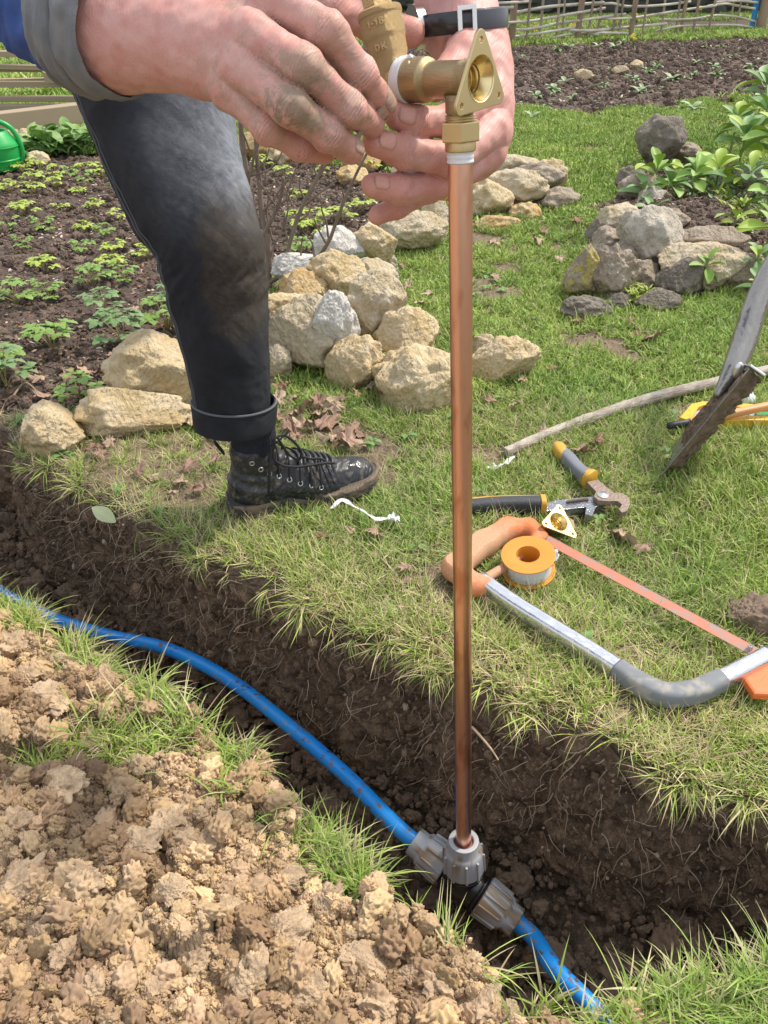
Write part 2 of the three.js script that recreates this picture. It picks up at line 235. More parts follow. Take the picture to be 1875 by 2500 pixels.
  for (let j = 0; j < rows.length - 1; j++) for (let i = 0; i < W - 1; i++) { const o = j * W + i; idx.push(o, o + 1, o + W, o + 1, o + W + 1, o + W); }
  const g = indexed(pos, idx, uv); g.setAttribute('color', new THREE.Float32BufferAttribute(col, 3));
  const m = std({ vertexColors: true, roughness: 0.95, map: rep(crumbTex, 3.1), bumpMap: rep(crumbBump, 3.1), bumpScale: 0.006 });
  const ground = single('ground', g, m, 'lawn, dark soil beds and the narrow trench cut through the turf', 'ground', null, 'structure'); void ground;
  console.log('ground', rows.length, W);
}
// icosphere-based rocks and clods: planar breaks plus rough noise
function rockGeo(seed, detail, size, { cuts = 7, flatCut = 0.62, rough = 0.1, fine = 0.03, crumb = 0, freq = 1.6 } = {}) {
  const r = mulberry(seed), g0 = new THREE.IcosahedronGeometry(1, detail); g0.deleteAttribute('uv'); g0.deleteAttribute('normal'); const g = mergeVertices(g0, 1e-5), p = g.attributes.position, planes = [], o = seed * 3.17;
  for (let i = 0; i < cuts; i++) { const v = V(r() * 2 - 1, r() * 2 - 1, r() * 2 - 1).normalize(); planes.push([v, flatCut + r() * (1 - flatCut) * 0.85]); }
  const v = V();
  for (let i = 0; i < p.count; i++) {
    v.fromBufferAttribute(p, i).normalize(); let k = 1 + rough * 1.4 * n3(v.x * freq + o, v.y * freq, v.z * freq);
    for (const [q, d] of planes) { const c = v.dot(q); if (c > 0.05 && k * c > d) k = lerp(k, d / c, 0.94); }
    k *= 1 + rough * 0.6 * fbm(v.x * freq * 2.2 + o, v.y * freq * 2.2, v.z * freq * 2.2, 3) + fine * ridge(v.x * freq * 4.5 + o, v.y * freq * 7, v.z * freq * 4.5, 3);
    if (crumb) k *= 1 + crumb * fbm(v.x * 9 + o, v.y * 9, v.z * 9, 3) + crumb * 0.5 * Math.abs(n3b(v.x * 22 + o, v.y * 22, v.z * 22));
    p.setXYZ(i, v.x * k * size.x, v.y * k * size.y, v.z * k * size.z);
  }
  g.computeVertexNormals(); return g;
}

// ================================================================ stones
const stoneMat = std({ vertexColors: true, roughness: 0.88, bumpMap: rep(coarseTex, 6), bumpScale: 0.006 });
const toneOf = {
  y: [[0.47, 0.36, 0.19], [0.56, 0.46, 0.30], [0.36, 0.24, 0.11]], o: [[0.46, 0.30, 0.12], [0.52, 0.40, 0.22], [0.30, 0.18, 0.07]], g: [[0.37, 0.33, 0.265], [0.47, 0.43, 0.36], [0.24, 0.205, 0.15]],
  w: [[0.55, 0.53, 0.48], [0.62, 0.60, 0.55], [0.38, 0.34, 0.27]], t: [[0.42, 0.345, 0.215], [0.50, 0.43, 0.31], [0.29, 0.21, 0.12]], d: [[0.15, 0.13, 0.10], [0.22, 0.19, 0.155], [0.09, 0.08, 0.055]], m: [[0.27, 0.215, 0.155], [0.37, 0.31, 0.24], [0.16, 0.12, 0.08]],
};
function stoneColors(g, tone, seed, lichen) {
  const [a, b, c] = toneOf[tone], o = seed * 1.7;
  return colored(g, (v) => { const x = v.x * 9 + o, y = v.y * 9, z = v.z * 9, q = fbm(x, y, z, 5), k = ridge(x * 1.3, y * 3.2, z * 1.3, 3); let w = mixc(a, b, clamp(0.5 + 1.3 * q)); w = mixc(w, c, sstep(0.62, 0.95, k) * 0.75 + sstep(0.1, 0.5, fbm(x * 3, y * 3, z * 3 + 4, 3)) * 0.35); const sp = n3b(v.x * 170 + o, v.y * 170, v.z * 170); w = w.map((e) => e * (1 + 0.13 * sp)); if (lichen) w = mixc(w, [0.40, 0.33, 0.07], 0.85 * sstep(0.12, 0.34, fbm(v.x * 26, v.y * 26, v.z * 26 + 5, 5) + 0.12 + 0.12 * n3b(v.x * 130, v.y * 130, v.z * 130))); return w; });
}
// cx, cy, w, h: place and size in the photograph (pixels of a 1659 x 2212 view); lift: height of its foot above the lawn
function stone(cx, cy, w, h, tone, label, group, { lift = 0, tilt = 0, deep = 0.85, seed, cuts = 8, lichen = false, rough = 0.1, turn = 0 } = {}) {
  const k = 1875 / 1659, base = at(cx * k, (cy + h * 0.40) * k, lift), d = depthOf(base), S = d / FPX * k, sx = w * S / 2 * 1.17, sy = h * S / 2 * 1.17, sz = Math.min(sx, sy * 1.5) * deep;
  const id = seed ?? Math.round(cx * 7 + cy * 13), g = rockGeo(id, d < 2.6 ? 22 : d < 3.6 ? 14 : 9, V(sx, sy, sz), { cuts, rough, fine: 0.035 });
  g.rotateZ(tilt); stoneColors(g, tone, id, lichen); skewUV(g); g.computeBoundingBox();
  const m = single('stone', boxUV(g), stoneMat, label, 'stone', group); m.rotation.y = turn; m.position.set(base.x, base.y - g.boundingBox.min.y - 0.012 - Math.min(0.03, sy * 0.18), base.z - sz * 0.55);
  return m;
}
const gRow = 'stones edging the vegetable bed', gPile = 'stones of the low pile', gEdge = 'stones along the path edge beyond the copper pipe', gRock = 'rockery stones', gBack = 'stones at the back of the bed';
stone(105, 937, 125, 96, 'y', 'small round yellow stone at the end of the bed edging', gRow, { cuts: 7 });
stone(285, 900, 210, 104, 'y', 'long low yellow sandstone between the small round stone and the big boulder', gRow, { cuts: 9, tilt: -0.06 });
stone(352, 832, 200, 158, 'y', 'big yellow boulder directly behind the rolled jeans cuff', gRow);
const pileLabel = 'yellowish sandstone lump in the low stone pile beside the leg';
stone(614, 700, 105, 112, 'y', 'tan stone of the pile touching the jeans leg', gPile, { lift: 0.0 });
stone(598, 790, 60, 70, 't', pileLabel, gPile);
stone(655, 632, 96, 78, 'o', 'golden orange stone of the pile below the bare shrub', gPile, { lift: 0.06 });
stone(650, 585, 110, 60, 'w', 'pale grey stone of the pile under the leaning twig', gPile, { lift: 0.04 });
stone(728, 612, 112, 92, 'y', pileLabel, gPile, { lift: 0.06 });
stone(737, 538, 104, 78, 'w', 'pale grey angular block at the top of the stone pile', gPile, { lift: 0.05, cuts: 10 });
stone(808, 540, 88, 78, 'y', 'square yellow stone next to the pale grey block', gPile, { lift: 0.04 });
stone(893, 507, 130, 70, 't', 'wide grey tan stone at the far end of the pile', gPile, { lift: 0.02 });
stone(838, 575, 45, 45, 't', pileLabel, gPile);
stone(800, 602, 92, 60, 't', pileLabel, gPile, { lift: 0.04 });
stone(842, 610, 36, 50, 'g', 'small grey stone wedged at the grassy side of the pile', gPile);
stone(700, 708, 80, 60, 'o', pileLabel, gPile, { lift: 0.02 });
stone(720, 684, 84, 122, 'w', 'upright whitish shard standing on the stone pile', gPile, { lift: 0.10, tilt: 0.35, cuts: 11, deep: 0.7 });
stone(816, 686, 120, 128, 't', 'big rounded pinkish tan stone in the middle of the pile', gPile, { lift: 0.05, cuts: 5 });
stone(672, 748, 180, 142, 't', 'large rough tan boulder at the front of the pile', gPile, { lift: 0.0 });
stone(878, 728, 122, 92, 'y', 'slanting yellow stone resting on the big front block', gPile, { lift: 0.06, tilt: 0.3 });
stone(768, 800, 114, 118, 'y', 'stubby orange topped stone between the two large front boulders', gPile, { cuts: 9 });
stone(908, 826, 172, 142, 'y', 'large square yellow block at the front of the pile behind the copper pipe', gPile, { cuts: 9 });
stone(806, 842, 30, 40, 'g', 'small grey stone gap filler between the front boulders', gPile);
stone(1040, 762, 62, 62, 't', 'brown tan stone behind the flat wedge stone', gPile);
stone(1088, 794, 142, 84, 'y', 'flat wedge of yellow stone lying alone on the grass', gPile, { tilt: 0.3, cuts: 10 });
stone(940, 480, 52, 84, 't', 'upright tan stone half behind the copper pipe', gEdge, { lift: 0.02 });
const edgeLabel = 'tan sandstone in the row along the grass path behind the hand';
for (const [x, y, w, h, t, lift] of [[1060, 442, 92, 86, 'y', 0], [1112, 412, 118, 62, 't', 0.05], [1165, 388, 100, 52, 'm', 0.05], [1202, 440, 90, 56, 'm', 0], [1076, 490, 84, 40, 'o', 0], [1135, 465, 60, 46, 'o', 0], [1040, 382, 66, 50, 'y', 0.02], [1110, 366, 112, 54, 't', 0.05], [1188, 390, 62, 62, 'y', 0.02], [985, 405, 60, 40, 't', 0], [1040, 420, 40, 30, 'o', 0]]) stone(x, y, w, h, t, edgeLabel, gEdge, { lift });
const backLabel = 'ochre stone at the back edge of the vegetable bed';
for (const [x, y, w, h, t] of [[785, 352, 74, 52, 'o'], [760, 380, 60, 40, 'o'], [690, 330, 80, 44, 't'], [620, 335, 70, 50, 'y'], [560, 325, 90, 52, 'o'], [730, 318, 60, 34, 'w'], [840, 350, 60, 42, 'y'], [880, 372, 60, 40, 'y'], [20, 296, 52, 28, 'y'], [58, 305, 50, 36, 'y'], [98, 302, 44, 34, 'y'], [80, 340, 44, 28, 'y'], [36, 322, 40, 26, 'y'], [1262, 165, 36, 22, 'y'], [1343, 152, 32, 18, 'y'], [1378, 142, 26, 18, 'y']]) stone(x, y, w, h, t, x < 900 ? (x < 130 ? 'yellow stone in the row behind the green watering can' : backLabel) : 'small tan stone on the far dark bed', x < 900 ? gBack : 'small stones on the far bed');
const rockLabel = 'weathered grey brown rock of the rockery edge';
stone(1432, 318, 96, 92, 'd', 'dark rounded rock behind the upright fleshy leaves', gRock, { lift: 0.03 });
stone(1490, 335, 60, 36, 'm', rockLabel, gRock, { lift: 0.03 });
stone(1385, 420, 90, 62, 'm', 'brown rock with a cleft at the rockery corner', gRock, { lift: 0.05, cuts: 10 });
stone(1408, 442, 72, 50, 'g', rockLabel, gRock, { lift: 0.04 });
stone(1402, 532, 128, 120, 'g', 'large grey angular rock leaning in the rockery front', gRock, { lift: 0.04, tilt: -0.25, cuts: 11, deep: 1 });
stone(1338, 486, 96, 62, 't', rockLabel, gRock, { lift: 0.03 });
stone(1318, 532, 84, 60, 'm', 'pinkish brown rock above the lichen covered one', gRock, { lift: 0.03 });
stone(1268, 600, 92, 110, 'm', 'rock with yellow lichen at the corner of the rockery', gRock, { lichen: true, cuts: 9, tilt: 0.2 });
stone(1322, 612, 86, 98, 'm', 'pitted brown rock beside the lichen covered rock', gRock, { rough: 0.16, cuts: 6 });
stone(1508, 588, 190, 84, 't', 'long brown slab at the foot of the rockery', gRock, { cuts: 9, lift: 0.01 });
stone(1535, 520, 140, 44, 'm', 'flat grey slab lying above the long brown slab', gRock, { lift: 0.09 });
stone(1450, 535, 60, 60, 'm', rockLabel, gRock, { lift: 0.06 });
stone(1264, 668, 100, 46, 'd', 'low mossy stone in the grass before the rockery', gRock);
stone(1340, 655, 50, 34, 'd', rockLabel, gRock);
stone(1420, 655, 90, 46, 'd', rockLabel, gRock, { lift: 0 });
stone(1610, 600, 110, 70, 'm', rockLabel, gRock);
for (const [x, y, w, h, t, lift] of [[1352, 566, 90, 76, 'm', 0.02], [1300, 572, 70, 62, 'd', 0.02], [1465, 612, 90, 74, 'd', 0], [1385, 606, 80, 60, 'm', 0], [1440, 488, 90, 50, 'm', 0.06], [1360, 392, 60, 46, 'd', 0.05], [1285, 512, 40, 60, 'd', 0.0], [1572, 560, 80, 50, 'm', 0.04]]) stone(x, y, w, h, t, rockLabel, gRock, { lift });
stone(1620, 385, 60, 46, 'd', rockLabel, gRock, { lift: 0.08 });
console.log('stones');

const trunkClear = []; // things that press the grass flat: [x, F, r]
// ================================================================ loose soil: clods, crumbs, bark
const clodMat = std({ vertexColors: true, roughness: 0.96, bumpMap: rep(crumbBump, 5), bumpScale: 0.0022 });
const clodTint = (g, k = 1) => { skewUV(g); return colored(g, (v) => { const q = fbm(v.x * 1.7 + 3, v.y * 1.7, v.z * 1.7, 3), sp = n3b(v.x * 14, v.y * 14, v.z * 14); return mixc([0.85 * k, 0.83 * k, 0.8 * k], [1.12 * k, 1.1 * k, 1.06 * k], clamp(0.5 + q)).map((e) => e * (1 + 0.08 * sp)); }); };
const unit = V(1, 1, 1);
const clods = []; for (let i = 0; i < 10; i++) clods.push(clodTint(rockGeo(100 + i, 8, V(R(0.9, 1.15), R(0.75, 1), R(0.9, 1.15)), { cuts: 5, flatCut: 0.68, rough: 0.24, fine: 0.03, crumb: 0.13, freq: 1.9 })));
const onPlane = (x, F) => V(x, groundY(x, F), -F);
const inView = (p, m = 620) => { const d = depthOf(p); if (d < 0.1) return false; const X = p.x / d * FPX + 937.5, Y = 1250 - ((-p.z) * SP + (p.y - EYE) * CP) / d * FPX; return X > -m && X < 1875 + m && Y > -m && Y < 2500 + m; };
const spun = () => euler(R(0, 6.3), R(0, 6.3), R(0, 6.3));
function clodColor(q) { const c = mixc(clayD, clayC, clamp(q)); const w = R(0.8, 1.15); return C(c[0] * w, c[1] * w * R(0.97, 1.03), c[2] * w * R(0.9, 1.05)); }
{
  const sets = clods.map(() => [[], []]);
  const put = (p, r, col) => { const k = Math.floor(rnd() * clods.length); sets[k][0].push(M4(p, spun(), V(r * R(0.8, 1.2), r * R(0.7, 1), r * R(0.8, 1.2)))); sets[k][1].push(col); };
  for (let i = 0; i < 64000; i++) {
    const s = R(-1.45, 0.15), n = R(-0.1, 0.52), k = spoilAt(s, n); if (rnd() > k * 0.95 + 0.03 || n > nearEdge(s)) continue;
    const u = rnd(), r = u < 0.84 ? R(0.0012, 0.0036) : u < 0.975 ? R(0.0036, 0.0085) : R(0.008, 0.017), [x, F] = toXF(s, n), p = onPlane(x, F); p.y += r * R(-0.1, 0.45); if (!inView(p)) continue;
    put(p, r, clodColor(0.45 + 1.6 * fbm(s * 6, n * 6, 3, 3) + R(-0.3, 0.4)));
  }
  for (let i = 0; i < 4200; i++) {  // trench floor and the foot of its walls
    const s = R(-2.1, 0.15), a = nearEdge(s) + 0.03, b = farEdge(s) - 0.03; if (b - a < 0.05) continue; const n = lerp(a, b, rnd()), u = rnd(), r = u < 0.75 ? R(0.002, 0.006) : u < 0.96 ? R(0.006, 0.014) : R(0.014, 0.03), [x, F] = toXF(s, n);
    put(V(x, -trenchDepth(s) + R(0, 0.02) + 0.03 * sstep(0.06, 0, Math.min(n - a, b - n)), -F), r, C(...mixc(topC, wallC, R(0.1, 1)))); 
  }
  for (let i = 0; i < 3000; i++) {  // crumbs and small stones sticking in the cut face
    const s = R(-1.6, 0.25), t = rnd(), y = -t * trenchDepth(s) * 0.95 - 0.02, n = farEdge(s) - 0.002 - 0.012 * t - 0.016 * t * t * t + R(-0.014, 0.008), [x, F] = toXF(s, n), u = rnd(), r = u < 0.93 ? R(0.001, 0.0032) : R(0.003, 0.008); put(V(x, y, -F), r, rnd() < 0.03 ? C(0.42, 0.36, 0.28) : C(...mixc(topC, wallC, rnd() * 1.2)));
  }
  for (let i = 0; i < 5200; i++) {  // bare patches and the edges of the lawn
    const x = R(-1.3, 0.9), F = R(0.5, 2.4), b = bare(x, F); if (rnd() > b * 0.8 + 0.05) continue; const [s, n] = toSN(x, F); if (n < farEdge(s) + 0.004) continue; if (bedAt(x, F)) continue;
    const r = R(0.0012, 0.004), p = onPlane(x, F); if (inView(p)) put(p, r, C(...mixc(bareC, [0.16, 0.11, 0.075], rnd())));
  }
  for (let i = 0; i < 60000; i++) {  // beds
    const far = rnd() < 0.45, F = far ? R(5.5, 13) : R(1.4, 4.8), x = far ? R(-1, 7) : R(-2.6, 1.4), b = bedAt(x, F); if (!b) continue; const p = onPlane(x, F); if (!inView(p)) continue;
    const r = (rnd() < 0.85 ? R(0.002, 0.006) : R(0.006, 0.016)) * (far ? 2.4 : 1.25); p.y += r * 0.2; put(p, r, C(...mixc(bedC, [0.19, 0.145, 0.115], rnd() ** 2)));
  }
  const crumbMat = std({ vertexColors: true, roughness: 0.96 });
  clods.forEach((g, i) => stuff('loose_soil_crumbs', g, crumbMat, sets[i][0], sets[i][1], 'loose crumbs and small clods of dug soil', 'soil'));
  // the large clods of the heap, one by one
  const spots = [[255, 1660, 40, 0.5], [640, 1740, 42, 0.6], [205, 1780, 60, 0.4], [120, 1705, 70, 1], [560, 1720, 36, 0.5], [380, 1960, 54, 0.8], [420, 2030, 70, 1], [350, 2100, 66, 0.9], [500, 2070, 48, 0.5], [660, 1960, 50, 0.3], [600, 2020, 46, 0.3], [230, 2190, 64, 0.8], [60, 2200, 80, 0.9], [320, 2290, 80, 0.8], [560, 2260, 84, 0.9], [700, 2290, 86, 1], [440, 2230, 52, 0.9], [180, 2360, 62, 0.8], [380, 2430, 56, 0.7], [620, 2400, 66, 0.9], [760, 2420, 60, 0.8], [880, 2340, 74, 0.9], [980, 2280, 56, 0.8], [920, 2450, 70, 0.9], [1080, 2400, 62, 0.9], [1180, 2440, 58, 0.8], [1250, 2470, 40, 0.8], [40, 2060, 66, 1], [160, 1950, 74, 1], [280, 1900, 40, 0.6], [700, 2110, 50, 0.7], [800, 2190, 58, 0.8], [520, 1830, 36, 0.7], [900, 2210, 44, 0.6], [1000, 2360, 48, 0.9], [110, 2300, 56, 0.6], [480, 2360, 60, 0.8], [850, 2110, 40, 0.7], [60, 1640, 46, 0.8], [130, 1580, 40, 0.8], [20, 1560, 48, 0.9], [250, 2450, 50, 0.8]];
  for (const [px, py, sz, q] of spots) {
    const p0 = at(px, py, 0.035), y = groundY(p0.x, -p0.z), p = V(p0.x, y, p0.z), r = sz * 0.6 * depthOf(p) / FPX, g = rockGeo(300 + px + py, 24, V(r * R(1.1, 1.6), r * R(0.65, 0.95), r * R(0.9, 1.3)), { cuts: 8, flatCut: 0.6, rough: 0.24, fine: 0.02, crumb: 0.07, freq: 1.7 });
    skewUV(g); const c0 = mixc(clayD, clayC, q); colored(g, (v) => { const k = 0.92 + 0.35 * fbm(v.x * 60 + px, v.y * 60, v.z * 60, 4) + 0.08 * n3b(v.x * 600, v.y * 600, v.z * 600); return mixc(c0, [0.40, 0.29, 0.19], clamp(0.4 + fbm(v.x * 25, v.y * 25 + py, v.z * 25, 2))).map((e) => e * k); });
    const m = single('soil_clod', boxUV(g), clodMat, q > 0.85 ? 'large pale dry clay clod on the spoil heap' : q > 0.55 ? 'large crumbly tan clay clod on the spoil heap' : 'large dark brown damp clod on the spoil heap', 'clod', 'clods on the spoil heap'); m.position.copy(p); m.position.y += r * 0.18; m.rotation.set(R(-0.3, 0.3), R(0, 6), R(-0.3, 0.3));
  }
  // sod of dug soil lying by the bow of the saw, and a clod on the lawn edge
  for (const [px, py, sz, lab] of [[1850, 1530, 130, 'dark brown sod of dug soil beside the saw blade tip'], [1835, 1265, 52, 'small dark clod in the long grass under the spade']]) {
    const p = at(px, py, 0), r = sz * 0.5 * depthOf(p) / FPX, g = rockGeo(px, 20, V(r * 1.2, r * 0.75, r), { cuts: 7, rough: 0.2, fine: 0.04, crumb: 0.09 }); skewUV(g); colored(g, (v) => mixc([0.17, 0.12, 0.085], [0.26, 0.19, 0.14], clamp(0.5 + fbm(v.x * 40, v.y * 40, v.z * 40, 4))));
    const m = single('soil_clod', boxUV(g), clodMat, lab, 'clod'); m.position.copy(p); m.position.y = r * 0.4;
  }
}
{ // bark chips and dead bits on the beds
  const chip = rockGeo(55, 2, V(1, 0.22, 0.45), { cuts: 6, rough: 0.3, fine: 0 }), mats = [], cols = []; flat(chip, [1, 1, 1]); skewUV(chip);
  for (let i = 0; i < 60000; i++) {
    const far = rnd() < 0.4, F = far ? R(5.5, 13) : R(1.4, 4.8), x = far ? R(-1, 7) : R(-2.6, 1.8); if (!bedAt(x, F)) continue; const p = onPlane(x, F); if (!inView(p)) continue; p.y += 0.003;
    const k = R(0.003, 0.011) * (far ? 2 : 1); mats.push(M4(p, euler(R(-0.5, 0.5), R(0, 6.3), R(-0.5, 0.5)), k)); const u = rnd(); cols.push(u < 0.1 ? C(R(0.42, 0.6), R(0.36, 0.5), R(0.28, 0.42)) : u < 0.4 ? C(R(0.2, 0.32), R(0.13, 0.2), R(0.09, 0.14)) : C(R(0.1, 0.17), R(0.07, 0.12), R(0.05, 0.09)));
  }
  stuff('bark_chips', chip, std({ vertexColors: true, roughness: 0.9 }), mats, cols, 'scattered bark chips and plant bits on the dark beds', 'bark');
}
console.log('soil');

// ================================================================ the standpipe: copper pipe, brass elbow, check valve
const camDir = (r, u, b) => V(r, u * CP + b * SP, -u * SP + b * CP).normalize(); // right, up and towards the lens
const copperMat = std({ color: C(0.88, 0.52, 0.38), vertexColors: true, metalness: 1, roughness: 0.3 });
const brassMat = std({ color: C(0.64, 0.50, 0.26), metalness: 1, roughness: 0.36, bumpMap: rep(grainTex, 40), bumpScale: 0.00008 });
const brassOld = std({ color: C(0.40, 0.315, 0.175), metalness: 0.92, roughness: 0.36, bumpMap: rep(grainTex, 3), bumpScale: 0.0003 });
const castMat = std({ color: C(0.66, 0.48, 0.24), metalness: 0.55, roughness: 0.52, bumpMap: rep(grainTex, 22), bumpScale: 0.0012 });
const ptfe = phy({ color: C(0.82, 0.84, 0.86), roughness: 0.5, side: THREE.DoubleSide, transmission: 0.15 });
const P0 = ad(1124, 398, 0.707), P1 = ad(1132, 2051, 1.17), U = P0.clone().sub(P1).normalize();
const font = await new FontLoader().loadAsync('fonts/droid/droid_sans_bold.typeface.json');
function letters(str, size, depth, r) { // raised lettering bent round a cylinder of radius r, axis y, facing +z
  const g = new TextGeometry(str, { font, size, depth, curveSegments: 3, bevelEnabled: true, bevelThickness: 0.0002, bevelSize: 0.0002, bevelSegments: 1 }); g.computeBoundingBox(); const w = g.boundingBox.max.x, p = g.attributes.position;
  for (let i = 0; i < p.count; i++) { const a = (p.getX(i) - w / 2) / r, R2 = r - 0.0004 + p.getZ(i); p.setXYZ(i, Math.sin(a) * R2, p.getY(i) - size / 2, Math.cos(a) * R2); } g.computeVertexNormals(); return g;
}
function hexNut(af, h, bevel = 0.0012) { const s = new THREE.Shape(), r = af / 2 / Math.cos(Math.PI / 6) - bevel; for (let i = 0; i < 6; i++) { const a = i * Math.PI / 3 + 0.2; if (i) s.lineTo(Math.cos(a) * r, Math.sin(a) * r); else s.moveTo(Math.cos(a) * r, Math.sin(a) * r); } s.closePath(); const g = new THREE.ExtrudeGeometry(s, { depth: h - 2 * bevel, bevelThickness: bevel, bevelSize: bevel, bevelSegments: 2 }); g.translate(0, 0, bevel); g.rotateX(-Math.PI / 2); return g; }
// wall plate elbow: y up the pipe, x out of the wall plate, arm towards -x
function elbowParts(root, withNut = true) {
  const sx = new THREE.Matrix4().makeRotationZ(-Math.PI / 2), toX = (x) => new THREE.Matrix4().makeTranslation(x, 0, 0).multiply(sx); // lathe y -> +x
  const body = merge([lathe([[0.0001, -0.072], [0.0148, -0.072], [0.0152, -0.070], [0.0204, -0.069], [0.0208, -0.067], [0.0208, -0.042], [0.0198, -0.039], [0.0162, -0.0375], [0.0158, -0.034], [0.0166, -0.03], [0.0166, 0.014], [0.0125, 0.014], [0.0125, -0.0125], [0.0001, -0.0125]], 48, toX(0)), lathe([[0.0001, -0.04], [0.0128, -0.04], [0.0128, -0.03], [0.0146, -0.028], [0.0146, -0.018], [0.0158, -0.0128], [0.0001, -0.0128]], 40)].map((g) => g)); 
  part('elbow_body', body, brassOld, root);
  const sh = new THREE.Shape(), tri = [[0, 0.0335], [0.0300, -0.0165], [-0.0310, -0.0215]], rr = 0.0068, n = 3; // z (sideways), y
  for (let i = 0; i < n; i++) { const [ax, ay] = tri[i], [bx, by] = tri[(i + 1) % n], [cx, cy] = tri[(i + 2) % n], d1 = Math.atan2(by - ay, bx - ax), d2 = Math.atan2(cy - by, cx - bx), o1 = d1 + Math.PI / 2, o2 = d2 + Math.PI / 2; const p = [ax + Math.cos(o1) * rr, ay + Math.sin(o1) * rr], q = [bx + Math.cos(o1) * rr, by + Math.sin(o1) * rr]; if (i) sh.lineTo(...p); else sh.moveTo(...p); sh.lineTo(...q); sh.absarc(bx, by, rr, o1, o2, true); } sh.closePath();
  const hole = (x, y, r) => { const h = new THREE.Path(); h.absarc(x, y, r, 0, Math.PI * 2); sh.holes.push(h); }; hole(0, 0, 0.0192); for (const [x, y] of tri) hole(x * 0.96, y * 0.96, 0.003);
  const pl = new THREE.ExtrudeGeometry(sh, { depth: 0.0022, bevelThickness: 0.0006, bevelSize: 0.0006, bevelSegments: 2, curveSegments: 20 }); pl.rotateY(Math.PI / 2); pl.translate(0.0226, 0, 0);
  part('wall_plate', pl, brassMat, root);
  part('funnel', lathe([[0.0202, 0.0258], [0.0190, 0.0254], [0.0118, 0.011]], 48, toX(0)), std({ color: C(0.80, 0.64, 0.33), metalness: 1, roughness: 0.24, side: THREE.DoubleSide }), root);
  part('bore', lathe([[0.0118, 0.011], [0.0112, 0.0095], [0.0112, 0.007], [0.0122, 0.0065], [0.0122, 0.005], [0.0104, 0.004], [0.0104, -0.012], [0.0001, -0.012]], 40, toX(0)), std({ color: C(0.80, 0.64, 0.33), metalness: 1, roughness: 0.3, side: THREE.DoubleSide }), root);
  part('funnel_back', lathe([[0.0200, 0.0226], [0.0182, 0.016], [0.0172, 0.004]], 40, toX(0)), brassOld, root);
  if (withNut) {
    const th = []; for (let i = 0; i < 3; i++) th.push([0.0132, -0.0305 - i * 0.0022], [0.0152, -0.0314 - i * 0.0022], [0.0152, -0.0318 - i * 0.0022]); part('thread', lathe([...th, [0.0132, -0.038]], 36), brassMat, root);
    const nut = hexNut(0.036, 0.018); nut.translate(0, -0.0545, 0); part('compression_nut', nut, brassMat, root); part('nut_collar', lathe([[0.0116, -0.064], [0.0152, -0.0635], [0.0156, -0.0625], [0.0156, -0.0535], [0.0138, -0.053]], 40), brassMat, root);
    const mk = letters('YYS', 0.0052, 0.0006, 0.0158); mk.rotateY(0.35); mk.translate(0, -0.004, 0); part('cast_lettering', mk, brassOld, root);
  }
}
